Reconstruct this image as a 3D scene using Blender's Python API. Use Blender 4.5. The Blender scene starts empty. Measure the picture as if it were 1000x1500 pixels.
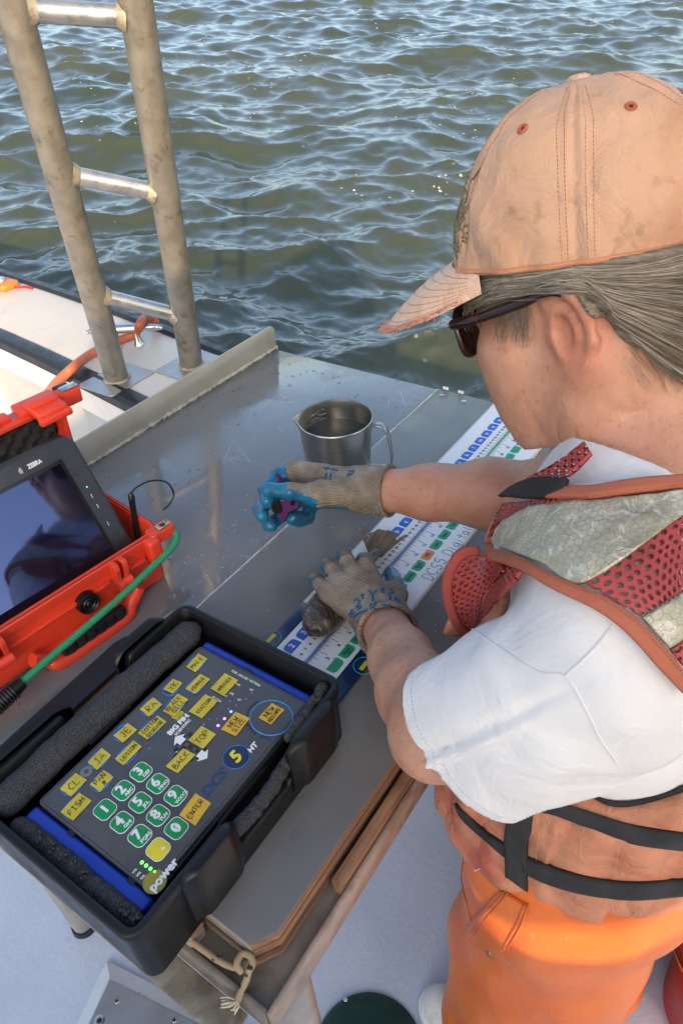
import bpy, bmesh, math, random
import numpy as np
from mathutils import Vector, Matrix, Euler
random.seed(7)
RNG = np.random.default_rng(7)
R_ = math.radians
scene = bpy.context.scene
COL = scene.collection

# ------------------------------------------------------------------ camera, sky, sun, exposure
# world: origin on the measuring board at the 3 inch mark, x along the board (away), y across the table, z up, metres
CAM = np.array([-0.46348555, -0.40579436, 0.69997995])
FPX = 1037.39
CR = np.array([[0.55823157, -0.82718137, -0.06440874], [-0.53874124, -0.30234555, -0.78634919], [0.63097971, 0.47366459, -0.61441555]])
DECK = -0.90
WATER = -1.55
cam_data = bpy.data.cameras.new('camera')
cam = bpy.data.objects.new('camera', cam_data)
COL.objects.link(cam)
cam.matrix_world = Matrix(((CR[0][0], -CR[1][0], -CR[2][0], CAM[0]), (CR[0][1], -CR[1][1], -CR[2][1], CAM[1]), (CR[0][2], -CR[1][2], -CR[2][2], CAM[2]), (0, 0, 0, 1)))
cam_data.sensor_fit = 'VERTICAL'
cam_data.sensor_height = 36.0
cam_data.lens = 36.0 * FPX / 1500.0
cam_data.clip_start = 0.02
cam_data.clip_end = 9000.0
scene.camera = cam

SUN_EL = R_(20.0)
SUN_TO = np.array([-0.75, -0.66])           # horizontal direction towards the sun
SUN_TO = SUN_TO / np.linalg.norm(SUN_TO)
world = bpy.data.worlds.new('World')
scene.world = world
world.use_nodes = True
wn = world.node_tree
wn.nodes.clear()
sky = wn.nodes.new('ShaderNodeTexSky')
sky.sky_type = 'NISHITA'
sky.sun_disc = False
sky.sun_elevation = SUN_EL
sky.sun_rotation = math.atan2(SUN_TO[0], SUN_TO[1])
sky.dust_density = 4.0
sky.ozone_density = 0.6
sky.air_density = 1.0
bg = wn.nodes.new('ShaderNodeBackground')
bg.inputs['Strength'].default_value = 0.15
wo = wn.nodes.new('ShaderNodeOutputWorld')
wn.links.new(sky.outputs[0], bg.inputs['Color'])
wn.links.new(bg.outputs[0], wo.inputs['Surface'])
sun_data = bpy.data.lights.new('sun', 'SUN')
sun_data.energy = 2.0
sun_data.angle = R_(0.5)
sun_data.color = (1.0, 0.67, 0.35)
sun = bpy.data.objects.new('sun', sun_data)
COL.objects.link(sun)
sd = Vector((SUN_TO[0] * math.cos(SUN_EL), SUN_TO[1] * math.cos(SUN_EL), math.sin(SUN_EL)))
sun.rotation_euler = sd.to_track_quat('Z', 'Y').to_euler()
sun.location = (-3, -6, 6)
scene.view_settings.view_transform = 'Standard'
scene.view_settings.look = 'None'
scene.view_settings.exposure = 1.35
scene.view_settings.gamma = 1.0
scene.view_settings.use_curve_mapping = False
scene.render.engine = 'CYCLES'
scene.cycles.max_bounces = 8
scene.cycles.transparent_max_bounces = 16
scene.cycles.use_denoising = True


# ------------------------------------------------------------------ anchors: where a sight line of the photograph meets a real surface
def ray(px, py):
    return CR.T @ np.array([(px - 500) / FPX, (py - 750) / FPX, 1.0])


def atz(px, py, z):
    d = ray(px, py)
    return CAM + d * (z - CAM[2]) / d[2]


def atd(px, py, s):
    return CAM + ray(px, py) * s


# ------------------------------------------------------------------ materials
MATS = {}


def new_mat(name):
    m = bpy.data.materials.new(name)
    m.use_nodes = True
    nt = m.node_tree
    p = nt.nodes['Principled BSDF']
    return m, nt, p


def N(nt, kind, **kw):
    n = nt.nodes.new(kind)
    for k, v in kw.items():
        if k in n.inputs:
            n.inputs[k].default_value = v
        else:
            setattr(n, k, v)
    return n


def coords(nt, kind='Object', scale=(1, 1, 1), rot=(0, 0, 0)):
    t = N(nt, 'ShaderNodeTexCoord')
    mp = N(nt, 'ShaderNodeMapping')
    mp.inputs['Scale'].default_value = scale
    mp.inputs['Rotation'].default_value = rot
    nt.links.new(t.outputs[kind], mp.inputs['Vector'])
    return mp.outputs[0]


def ramp(nt, fac, stops):
    r = N(nt, 'ShaderNodeValToRGB')
    el = r.color_ramp.elements
    while len(el) < len(stops):
        el.new(0.5)
    for e, (pos, c) in zip(el, stops):
        e.position = pos
        e.color = tuple(c) + (1,) if len(c) == 3 else c
    nt.links.new(fac, r.inputs['Fac'])
    return r.outputs['Color']


def mixc(nt, fac, a, b, mode='MIX'):
    m = N(nt, 'ShaderNodeMix', data_type='RGBA', blend_type=mode)
    for sock, v in ((m.inputs['Factor'], fac), (m.inputs['A'], a), (m.inputs['B'], b)):
        pass
    ins = [i for i in m.inputs if i.enabled]
    fs = m.inputs[0]
    A = m.inputs[6]
    B = m.inputs[7]
    for sock, v in ((fs, fac), (A, a), (B, b)):
        if isinstance(v, (int, float)):
            sock.default_value = v
        elif isinstance(v, (tuple, list)):
            sock.default_value = tuple(v) + (1,) if len(v) == 3 else v
        else:
            nt.links.new(v, sock)
    return m.outputs[2]


def noise(nt, vec, scale, detail=4, rough=0.55, dist=0.0):
    n = N(nt, 'ShaderNodeTexNoise')
    n.inputs['Scale'].default_value = scale
    n.inputs['Detail'].default_value = detail
    n.inputs['Roughness'].default_value = rough
    n.inputs['Distortion'].default_value = dist
    nt.links.new(vec, n.inputs['Vector'])
    return n.outputs['Fac']


def math_(nt, op, a, b=0.0, c=0.0):
    m = N(nt, 'ShaderNodeMath', operation=op)
    for i, v in enumerate((a, b, c)):
        if isinstance(v, (int, float)):
            m.inputs[i].default_value = v
        else:
            nt.links.new(v, m.inputs[i])
    return m.outputs[0]


def bump(nt, h, strength=0.3, dist=0.001, prev=None):
    b = N(nt, 'ShaderNodeBump')
    b.inputs['Strength'].default_value = strength
    b.inputs['Distance'].default_value = dist
    nt.links.new(h, b.inputs['Height'])
    if prev is not None:
        nt.links.new(prev, b.inputs['Normal'])
    return b.outputs['Normal']


def mat(name, col, rough=0.5, metal=0.0, var=0.14, vs=14.0, bs=160.0, bstr=0.25, bdist=0.0006, dirt=None, ds=6.0, dthr=0.6,
        coat=0.0, rvar=0.12, spec=0.5, sss=0.0, scratch=0.0, emit=None):
    if name in MATS:
        return MATS[name]
    m, nt, p = new_mat(name)
    v = coords(nt)
    c = np.array(col)
    lo = tuple(np.clip(c * (1 - var * 1.6), 0, 1))
    hi = tuple(np.clip(c * (1 + var), 0, 1))
    n1 = noise(nt, v, vs, 6, 0.6)
    colr = ramp(nt, n1, [(0.3, lo), (0.52, tuple(c)), (0.72, hi)])
    if dirt is not None:
        n2 = noise(nt, v, ds, 7, 0.68, 0.4)
        f = ramp(nt, n2, [(dthr, (0, 0, 0)), (min(1, dthr + 0.14), (0.85, 0.85, 0.85))])
        colr = mixc(nt, f, colr, dirt)
    h = noise(nt, v, bs, 5, 0.6)
    nm = bump(nt, h, bstr, bdist)
    r = N(nt, 'ShaderNodeMapRange')
    nt.links.new(n1, r.inputs[0])
    r.inputs[1].default_value = 0.3
    r.inputs[2].default_value = 0.7
    r.inputs[3].default_value = max(0.02, rough - rvar)
    r.inputs[4].default_value = min(1, rough + rvar)
    if scratch > 0:
        w = N(nt, 'ShaderNodeTexVoronoi', feature='DISTANCE_TO_EDGE')
        w.inputs['Scale'].default_value = 26
        vv = coords(nt, scale=(1, 0.22, 1), rot=(0, 0, 0.7))
        nn = N(nt, 'ShaderNodeMixRGB')
        nt.links.new(vv, w.inputs['Vector'])
        sc = ramp(nt, w.outputs['Distance'], [(0.0, (1, 1, 1)), (0.012, (0, 0, 0))])
        brk = ramp(nt, noise(nt, v, 9, 3), [(0.5, (0, 0, 0)), (0.62, (1, 1, 1))])
        f = math_(nt, 'MULTIPLY', math_(nt, 'MULTIPLY', sc, brk), scratch)
        colr = mixc(nt, f, colr, tuple(np.clip(c * 1.7 + 0.08, 0, 1)))
    nt.links.new(colr, p.inputs['Base Color'])
    nt.links.new(r.outputs[0], p.inputs['Roughness'])
    nt.links.new(nm, p.inputs['Normal'])
    p.inputs['Metallic'].default_value = metal
    p.inputs['Coat Weight'].default_value = coat
    p.inputs['Specular IOR Level'].default_value = spec
    if sss > 0:
        p.inputs['Subsurface Weight'].default_value = sss
        p.inputs['Subsurface Radius'].default_value = (0.012, 0.005, 0.003)
        p.inputs['Subsurface Scale'].default_value = 0.6
    if emit is not None:
        p.inputs['Emission Color'].default_value = tuple(emit[0]) + (1,)
        p.inputs['Emission Strength'].default_value = emit[1]
    MATS[name] = m
    return m


# ------------------------------------------------------------------ objects
def smooth(me, on=True):
    if len(me.polygons):
        me.polygons.foreach_set('use_smooth', [on] * len(me.polygons))


def link(name, me, m=None, parent=None, sm=False):
    o = bpy.data.objects.new(name, me)
    COL.objects.link(o)
    if m is not None:
        me.materials.append(m)
    if sm:
        smooth(me)
    if parent is not None:
        o.parent = parent
        loc = parent.location if parent.type == 'EMPTY' else Vector((0, 0, 0))
        o.matrix_parent_inverse = Matrix.Translation(-loc)
    return o


def pyd(name, verts, faces, m=None, parent=None, sm=False):
    me = bpy.data.meshes.new(name)
    me.from_pydata([tuple(map(float, v)) for v in verts], [], [tuple(f) for f in faces])
    me.validate()
    me.update()
    return link(name, me, m, parent, sm)


def quadmesh(name, V, F, m=None, parent=None, sm=True):
    """fast path: V (n,3), F (k,4) numpy"""
    me = bpy.data.meshes.new(name)
    V = np.asarray(V, np.float32)
    F = np.asarray(F, np.int32)
    k = F.shape[1]
    me.vertices.add(len(V))
    me.vertices.foreach_set('co', V.ravel())
    me.loops.add(F.size)
    me.loops.foreach_set('vertex_index', F.ravel())
    me.polygons.add(len(F))
    me.polygons.foreach_set('loop_start', np.arange(0, F.size, k, dtype=np.int32))
    me.update(calc_edges=True)
    me.validate()
    return link(name, me, m, parent, sm)


def fattr(o, name, vals):
    a = o.data.attributes.new(name, 'FLOAT', 'POINT')
    a.data.foreach_set('value', np.asarray(vals, np.float32))


def thing(name, label, cat, loc=(0, 0, 0), group=None):
    o = bpy.data.objects.new(name, None)
    o.empty_display_size = 0.05
    COL.objects.link(o)
    o.location = tuple(map(float, loc))
    tag(o, label, cat, group)
    return o


def tag(o, label=None, cat=None, group=None, kind=None):
    if label: o['label'] = label
    if cat: o['category'] = cat
    if group: o['group'] = group
    if kind: o['kind'] = kind
    return o


def bm_obj(name, bm, m=None, parent=None, sm=False, bevel=0.0, seg=2, sharp=None):
    if bevel > 0:
        es = [e for e in bm.edges if len(e.link_faces) == 2 and e.calc_face_angle(0) > 0.5]
        bmesh.ops.bevel(bm, geom=es, offset=bevel, segments=seg, profile=0.5, affect='EDGES', clamp_overlap=True)
    bm.normal_update()
    me = bpy.data.meshes.new(name)
    bm.to_mesh(me)
    bm.free()
    o = link(name, me, m, parent, sm)
    if sharp is not None:
        smooth(me)
        me.set_sharp_from_angle(angle=sharp)
    return o


def add_box(bm, lo, hi, M=None):
    lo = np.array(lo, float); hi = np.array(hi, float)
    vs = []
    for x in (0, 1):
        for y in (0, 1):
            for z in (0, 1):
                p = Vector((hi[0] if x else lo[0], hi[1] if y else lo[1], hi[2] if z else lo[2]))
                if M is not None: p = M @ p
                vs.append(bm.verts.new(p))
    for f in ((0, 1, 3, 2), (4, 6, 7, 5), (0, 4, 5, 1), (2, 3, 7, 6), (0, 2, 6, 4), (1, 5, 7, 3)):
        bm.faces.new([vs[i] for i in f])


def box(name, lo, hi, m, parent=None, bevel=0.0, seg=2, M=None):
    bm = bmesh.new()
    add_box(bm, lo, hi, M)
    bmesh.ops.recalc_face_normals(bm, faces=bm.faces)
    return bm_obj(name, bm, m, parent, bevel=bevel, seg=seg, sharp=0.6 if bevel > 0 else None)


def add_prism(bm, pts, z0, z1, M=None):
    """pts: 2D polygon (ccw), extruded z0..z1, optional matrix"""
    T = (lambda p: M @ Vector(p)) if M is not None else (lambda p: Vector(p))
    a = [bm.verts.new(T((float(x), float(y), z0))) for x, y in pts]
    b = [bm.verts.new(T((float(x), float(y), z1))) for x, y in pts]
    n = len(pts)
    bm.faces.new(a[::-1])
    bm.faces.new(b)
    for i in range(n):
        bm.faces.new((a[i], a[(i + 1) % n], b[(i + 1) % n], b[i]))


def prism(name, pts, z0, z1, m, parent=None, bevel=0.0, M=None, seg=2):
    bm = bmesh.new()
    add_prism(bm, pts, z0, z1, M)
    bmesh.ops.recalc_face_normals(bm, faces=bm.faces)
    return bm_obj(name, bm, m, parent, bevel=bevel, seg=seg, sharp=0.6)


def rrect(cx, cy, w, h, r, n=5):
    out = []
    for sx, sy, a0 in ((1, 1, 0), (-1, 1, 90), (-1, -1, 180), (1, -1, 270)):
        for k in range(n + 1):
            a = R_(a0 + 90 * k / n)
            out.append((cx + sx * (w / 2 - r) + r * math.cos(a), cy + sy * (h / 2 - r) + r * math.sin(a)))
    return out


def smooth_path(pts, n=8, closed=False):
    P = [np.array(p, float) for p in pts]
    out = []
    m = len(P)
    rng = range(m if closed else m - 1)
    for i in rng:
        p0 = P[(i - 1) % m] if (closed or i > 0) else 2 * P[0] - P[1]
        p1 = P[i]; p2 = P[(i + 1) % m]
        p3 = P[(i + 2) % m] if (closed or i + 2 < m) else 2 * P[-1] - P[-2]
        for k in range(n):
            t = k / n
            out.append(0.5 * ((2 * p1) + (-p0 + p2) * t + (2 * p0 - 5 * p1 + 4 * p2 - p3) * t * t + (-p0 + 3 * p1 - 3 * p2 + p3) * t ** 3))
    if not closed:
        out.append(P[-1])
    return out


def tube_arrays(path, rad, sides=12, closed=False, flat=1.0, up=None):
    P = [np.array(p, float) for p in path]
    n = len(P)
    rad = [rad] * n if np.isscalar(rad) else list(rad)
    T = []
    for i in range(n):
        a = P[i - 1] if (i > 0 or closed) else P[i]
        b = P[(i + 1) % n] if (i < n - 1 or closed) else P[i]
        t = b - a
        T.append(t / (np.linalg.norm(t) + 1e-12))
    u = np.array(up, float) if up is not None else (np.array([0, 0, 1.0]) if abs(T[0][2]) < 0.9 else np.array([1.0, 0, 0]))
    V = []; F = []
    for i in range(n):
        if up is not None: u = np.array(up, float)
        u = u - T[i] * (u @ T[i]); u /= np.linalg.norm(u) + 1e-12
        w = np.cross(T[i], u)
        for k in range(sides):
            a = 2 * math.pi * k / sides
            V.append(P[i] + rad[i] * (math.cos(a) * w + flat * math.sin(a) * u))
    m = n if closed else n - 1
    for i in range(m):
        j = (i + 1) % n
        for k in range(sides):
            k2 = (k + 1) % sides
            F.append((i * sides + k, i * sides + k2, j * sides + k2, j * sides + k))
    if not closed:
        F.append(tuple(range(sides))[::-1])
        F.append(tuple((n - 1) * sides + k for k in range(sides)))
    return V, F


def tube(name, path, rad, m, parent=None, sides=12, closed=False, flat=1.0, up=None):
    V, F = tube_arrays(path, rad, sides, closed, flat, up)
    o = pyd(name, V, F, m, parent, True)
    o.data.set_sharp_from_angle(angle=1.0)
    return o


class Soup:
    def __init__(s): s.V = []; s.F = []
    def add(s, V, F):
        k = len(s.V); s.V += [tuple(v) for v in V]; s.F += [tuple(i + k for i in f) for f in F]
    def tube(s, *a, **k): s.add(*tube_arrays(*a, **k))
    def obj(s, name, m, parent=None, sm=True): return pyd(name, s.V, s.F, m, parent, sm)


def lathe(name, prof, center, m, parent=None, sides=48, axis=(0, 0, 1), warp=None, closed_prof=False):
    """prof: (r,z) list"""
    q = Vector((0, 0, 1)).rotation_difference(Vector(axis))
    V = []; F = []
    n = len(prof)
    for k in range(sides):
        a = 2 * math.pi * k / sides
        for r, z in prof:
            p = np.array([r * math.cos(a), r * math.sin(a), z])
            if warp: p = np.array(warp(p, a))
            V.append(Vector(center) + q @ Vector(p))
    for k in range(sides):
        k2 = (k + 1) % sides
        for i in range(n - 1 if not closed_prof else n):
            j = (i + 1) % n
            F.append((k * n + i, k2 * n + i, k2 * n + j, k * n + j))
    me = bpy.data.meshes.new(name)
    bm = bmesh.new()
    vs = [bm.verts.new(v) for v in V]
    for f in F: bm.faces.new([vs[i] for i in f])
    bmesh.ops.remove_doubles(bm, verts=bm.verts, dist=1e-6)
    bmesh.ops.recalc_face_normals(bm, faces=bm.faces)
    return bm_obj(name, bm, m, parent, sharp=0.7)


def grid_faces(nu, nv, closed_u=False):
    F = []
    for i in range(nu - (0 if closed_u else 1)):
        for j in range(nv - 1):
            i2 = (i + 1) % nu
            F.append((i * nv + j, i2 * nv + j, i2 * nv + j + 1, i * nv + j + 1))
    return F


# ------------------------------------------------------------------ lettering
FONT_CACHE = {}


def text_mesh(txt, size, depth=0.0):
    key = (txt, size, depth)
    if key in FONT_CACHE: return FONT_CACHE[key]
    cu = bpy.data.curves.new('lettering', 'FONT')
    cu.body = txt; cu.size = size; cu.align_x = 'CENTER'; cu.align_y = 'CENTER'; cu.extrude = depth; cu.resolution_u = 3
    o = bpy.data.objects.new('lettering', cu)
    COL.objects.link(o)
    me = bpy.data.meshes.new_from_object(o)
    bpy.data.objects.remove(o)
    V = [tuple(v.co) for v in me.vertices]
    F = [tuple(p.vertices) for p in me.polygons]
    bpy.data.meshes.remove(me); bpy.data.curves.remove(cu)
    FONT_CACHE[key] = (V, F)
    return V, F


def text_soup(S, txt, size, M, bold=0.0, sx=1.0, shear=0.0):
    V, F = text_mesh(txt, size)
    W = [M @ Vector(((x * sx + y * shear), y, z)) for x, y, z in V]
    S.add(W, F)
    if bold > 0:
        for dx, dy in ((bold, 0), (-bold, 0), (0, bold), (0, -bold)):
            S.add([M @ Vector((x * sx + y * shear + dx, y + dy, z + 0.00001 * (1 + 3 * dx / bold + dy / bold))) for x, y, z in V], F)


# single-stroke capitals, unit box 0..0.7 x 0..1
ST = {
 'A': [[(0, 0), (.33, 1), (.68, 0)], [(.12, .38), (.56, .36)]], 'B': [[(.05, 0), (.05, 1), (.45, .95), (.5, .7), (.05, .53), (.55, .4), (.55, .08), (.05, 0)]],
 'C': [[(.6, .85), (.35, 1), (.08, .7), (.05, .3), (.3, 0), (.62, .12)]], 'D': [[(.05, 0), (.05, 1), (.5, .8), (.6, .4), (.4, .05), (.05, 0)]],
 'E': [[(.58, 1), (.05, .97), (.05, 0), (.6, .02)], [(.05, .52), (.48, .52)]], 'F': [[(.6, 1), (.05, .97), (.05, 0)], [(.05, .52), (.48, .5)]],
 'G': [[(.6, .85), (.35, 1), (.08, .7), (.05, .3), (.3, 0), (.6, .12), (.6, .45), (.38, .45)]], 'H': [[(.05, 0), (.05, 1)], [(.58, 1), (.58, 0)], [(.05, .5), (.58, .52)]],
 'I': [[(.3, 0), (.3, 1)], [(.1, 1), (.5, 1)], [(.1, 0), (.5, 0)]], 'J': [[(.1, 1), (.65, 1)], [(.45, 1), (.45, .2), (.3, 0), (.08, .15)]],
 'K': [[(.05, 0), (.05, 1)], [(.58, 1), (.08, .45), (.62, 0)]], 'L': [[(.08, 1), (.05, 0), (.58, .03)]], 'M': [[(.02, 0), (.1, 1), (.34, .4), (.6, 1), (.68, 0)]],
 'N': [[(.05, 0), (.05, 1), (.58, 0), (.6, 1)]], 'O': [[(.33, 1), (.05, .7), (.05, .3), (.33, 0), (.62, .3), (.62, .7), (.33, 1)]],
 'P': [[(.05, 0), (.05, 1), (.5, .95), (.58, .72), (.45, .5), (.05, .45)]], 'R': [[(.05, 0), (.05, 1), (.5, .95), (.55, .72), (.4, .53), (.05, .48), (.6, 0)]],
 'S': [[(.58, .88), (.33, 1), (.08, .82), (.15, .58), (.5, .42), (.58, .18), (.3, 0), (.05, .12)]], 'T': [[(.02, 1), (.66, 1)], [(.33, 1), (.33, 0)]],
 'U': [[(.05, 1), (.05, .25), (.3, 0), (.58, .25), (.6, 1)]], 'W': [[(.0, 1), (.15, 0), (.34, .6), (.52, 0), (.7, 1)]], 'X': [[(.05, 0), (.6, 1)], [(.05, 1), (.6, 0)]],
 'Y': [[(.02, 1), (.32, .5), (.64, 1)], [(.32, .5), (.3, 0)]], 'Z': [[(.05, 1), (.6, 1), (.05, 0), (.62, 0)]], '#': [[(.15, 0), (.28, 1)], [(.4, 0), (.52, 1)], [(.02, .35), (.62, .38)], [(.05, .65), (.66, .68)]],
 '5': [[(.58, 1), (.12, .97), (.08, .58), (.4, .62), (.6, .35), (.4, .02), (.05, .1)]], 'i': [[(.3, 0), (.3, .6)], [(.3, .8), (.3, .84)]], 'g': [[(.55, .6), (.2, .6), (.08, .3), (.3, .05), (.55, .3), (.55, .6), (.5, -.25), (.2, -.35)]],
 't': [[(.3, .95), (.28, .1), (.5, 0)], [(.08, .65), (.55, .65)]], 'a': [[(.55, .55), (.25, .6), (.08, .3), (.25, .03), (.52, .25), (.55, .55), (.6, 0)]], 'l': [[(.3, 1), (.3, 0)]], ' ': [],
}


def strokes(S, txt, h, M, w=None, jit=0.05, rnd=None, adv=0.86):
    rnd = rnd or random.Random(txt)
    w = w or h * 0.075
    width = len(txt) * adv * h - 0.18 * h
    x0 = -width / 2
    lay = 0
    for ch in txt:
        for st in ST.get(ch, []):
            P = [(x0 + (x + rnd.uniform(-jit, jit)) * h, (y - 0.5 + rnd.uniform(-jit, jit)) * h) for x, y in st]
            if len(P) > 3:
                P = [(a[0], a[1]) for a in smooth_path([(p[0], p[1], 0) for p in P], 4)]
            V = []; F = []
            lay += 1
            z = lay * 4e-6
            for i, p in enumerate(P):
                a = P[max(0, i - 1)]; b = P[min(len(P) - 1, i + 1)]
                t = np.array([b[0] - a[0], b[1] - a[1]]); t /= np.linalg.norm(t) + 1e-9
                nn = np.array([-t[1], t[0]]) * w * (0.5 + 0.12 * rnd.uniform(-1, 1))
                V += [M @ Vector((p[0] + nn[0], p[1] + nn[1], z)), M @ Vector((p[0] - nn[0], p[1] - nn[1], z))]
            for i in range(len(P) - 1): F.append((2 * i, 2 * i + 1, 2 * i + 3, 2 * i + 2))
            S.add(V, F)
        x0 += adv * h


def TM(x, y, z, ang=0.0):
    return Matrix.Translation((float(x), float(y), float(z))) @ Matrix.Rotation(ang, 4, 'Z')


# ------------------------------------------------------------------ signed distance modelling
def _n(v): return np.linalg.norm(v, axis=-1)


def s_cap(P, a, b, ra, rb=None, flat=None):
    rb = ra if rb is None else rb
    a = np.array(a, np.float32); b = np.array(b, np.float32)
    ab = b - a
    t = np.clip(((P - a) @ ab) / (ab @ ab + 1e-12), 0, 1)
    d = P - (a + t[:, None] * ab)
    return _n(d) - (ra + (rb - ra) * t)


def s_ell(P, c, r, M=None):
    d = P - np.array(c, np.float32)
    if M is not None: d = d @ np.array(M, np.float32)
    r = np.array(r, np.float32)
    k0 = _n(d / r); k1 = _n(d / (r * r))
    return k0 * (k0 - 1.0) / np.maximum(k1, 1e-6)


def s_box(P, c, h, rad=0.0, M=None):
    d = P - np.array(c, np.float32)
    if M is not None: d = d @ np.array(M, np.float32)
    q = np.abs(d) - (np.array(h, np.float32) - rad)
    return _n(np.maximum(q, 0)) + np.minimum(q.max(axis=1), 0) - rad


def s_chain(P, pts, rads, k=0.01):
    d = None
    for i in range(len(pts) - 1):
        e = s_cap(P, pts[i], pts[i + 1], rads[i], rads[i + 1])
        d = e if d is None else smin(d, e, k)
    return d


def smin(a, b, k):
    h = np.maximum(k - np.abs(a - b), 0) / k
    return np.minimum(a, b) - h * h * k * 0.25


def smax(a, b, k): return -smin(-a, -b, k)


_LAT = RNG.random((32, 32, 32)).astype(np.float32) * 2 - 1


def vnoise(P, f, off=0.0):
    q = (P * f + off).astype(np.float32)
    i = np.floor(q).astype(np.int32); t = q - i; t = t * t * (3 - 2 * t)
    i0 = i & 31; i1 = (i + 1) & 31
    def L(x, y, z): return _LAT[x, y, z]
    x, y, z = t[:, 0], t[:, 1], t[:, 2]
    c00 = L(i0[:, 0], i0[:, 1], i0[:, 2]) * (1 - x) + L(i1[:, 0], i0[:, 1], i0[:, 2]) * x
    c10 = L(i0[:, 0], i1[:, 1], i0[:, 2]) * (1 - x) + L(i1[:, 0], i1[:, 1], i0[:, 2]) * x
    c01 = L(i0[:, 0], i0[:, 1], i1[:, 2]) * (1 - x) + L(i1[:, 0], i0[:, 1], i1[:, 2]) * x
    c11 = L(i0[:, 0], i1[:, 1], i1[:, 2]) * (1 - x) + L(i1[:, 0], i1[:, 1], i1[:, 2]) * x
    return (c00 * (1 - y) + c10 * y) * (1 - z) + (c01 * (1 - y) + c11 * y) * z


def surfnet(f, lo, hi, h, B=4):
    """naive surface nets of f<0 in a box, evaluated coarse-to-fine"""
    lo = np.array(lo, float); hi = np.array(hi, float)
    nb = np.ceil((hi - lo) / (h * B)).astype(int)
    n = nb * B
    cc = [lo[i] + (np.arange(nb[i]) + 0.5) * B * h for i in range(3)]
    G = np.stack(np.meshgrid(*cc, indexing='ij'), -1).reshape(-1, 3).astype(np.float32)
    dc = f(G).reshape(nb)
    act = np.abs(dc) < B * h * 1.35 + 0.004
    V = np.repeat(np.repeat(np.repeat(np.where(dc < 0, -1.0, 1.0).astype(np.float32), B, 0), B, 1), B, 2)
    m = np.repeat(np.repeat(np.repeat(act, B, 0), B, 1), B, 2)
    idx = np.argwhere(m)
    val = np.empty(len(idx), np.float32)
    st = 400000
    for s in range(0, len(idx), st):
        P = (lo + idx[s:s + st] * h).astype(np.float32)
        val[s:s + st] = f(P)
    V[m] = val
    S = V < 0
    c = np.zeros(n - 1, np.int8)
    for dx in (0, 1):
        for dy in (0, 1):
            for dz in (0, 1):
                c += S[dx:n[0] - 1 + dx, dy:n[1] - 1 + dy, dz:n[2] - 1 + dz]
    cells = np.argwhere((c > 0) & (c < 8))
    cid = np.full(n - 1, -1, np.int32)
    cid[tuple(cells.T)] = np.arange(len(cells))
    corner = {}
    for dx in (0, 1):
        for dy in (0, 1):
            for dz in (0, 1):
                corner[(dx, dy, dz)] = V[cells[:, 0] + dx, cells[:, 1] + dy, cells[:, 2] + dz]
    acc = np.zeros((len(cells), 3)); cnt = np.zeros(len(cells))
    ks = list(corner)
    for a in ks:
        for b in ks:
            if sum(abs(a[i] - b[i]) for i in range(3)) == 1 and a < b:
                va, vb = corner[a], corner[b]
                x = (va < 0) != (vb < 0)
                t = np.where(x, va / (va - vb + 1e-20), 0)
                p = np.array(a) + t[:, None] * (np.array(b) - np.array(a))
                acc[x] += p[x]; cnt[x] += 1
    verts = lo + (cells + acc / np.maximum(cnt, 1)[:, None]) * h
    quads = []
    for ax in range(3):
        u, w = (ax + 1) % 3, (ax + 2) % 3
        sl0 = [slice(1, n[i] - 1) for i in range(3)]; sl1 = [slice(1, n[i] - 1) for i in range(3)]
        sl0[ax] = slice(0, n[ax] - 1); sl1[ax] = slice(1, n[ax])
        A = S[tuple(sl0)]; Bq = S[tuple(sl1)]
        e = np.argwhere(A != Bq)
        inside = A[tuple(e.T)]
        for i in range(3):
            if i != ax: e[:, i] += 1
        def cell(du, dw):
            q = e.copy(); q[:, u] -= du; q[:, w] -= dw
            return cid[tuple(q.T)]
        q = np.stack([cell(1, 1), cell(0, 1), cell(0, 0), cell(1, 0)], 1)
        q[~inside] = q[~inside][:, ::-1]
        quads.append(q)
    Q = np.concatenate(quads)
    Q = Q[(Q >= 0).all(1)]
    return verts, Q


def march(f, origins, dirs, tmin, tmax, it=70, relax=0.8):
    o = np.array(origins, np.float32); d = np.array(dirs, np.float32)
    d = d / _n(d)[:, None]
    t = np.full(len(o), tmin, np.float32)
    for _ in range(it):
        t = t + relax * f(o + t[:, None] * d)
        t = np.clip(t, tmin, tmax)
    return o + t[:, None] * d, t


def grad(f, P, e=0.001):
    P = np.array(P, np.float32)
    g = np.stack([f(P + np.array(v, np.float32) * e) - f(P - np.array(v, np.float32) * e) for v in ((1, 0, 0), (0, 1, 0), (0, 0, 1))], -1)
    return g / (_n(g)[:, None] + 1e-9)
# ================================================================== the water, the boat
def water_tile(n, L, wind, vel, cut, seed, amp):
    rg = np.random.default_rng(seed)
    k1 = 2 * np.pi * np.fft.fftfreq(n, L / n)
    kx, ky = np.meshgrid(k1, k1, indexing='ij')
    k = np.hypot(kx, ky); k[0, 0] = 1
    Lw = vel * vel / 9.81
    cosf = (kx * wind[0] + ky * wind[1]) / k
    ph = np.exp(-1 / (k * Lw) ** 2) / k ** 3.6 * (0.12 + np.abs(cosf) ** 3) * np.exp(-(k * cut) ** 2)
    ph[0, 0] = 0
    h = (rg.normal(size=(n, n)) + 1j * rg.normal(size=(n, n))) * np.sqrt(ph)
    z = np.fft.ifft2(h).real
    s = z.std()
    h *= amp / s
    z = np.fft.ifft2(h).real
    dx = np.fft.ifft2(-1j * kx / k * h).real
    dy = np.fft.ifft2(-1j * ky / k * h).real
    jxx = np.fft.ifft2(kx * kx / k * h).real
    jyy = np.fft.ifft2(ky * ky / k * h).real
    return z, dx, dy, jxx + jyy


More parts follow.
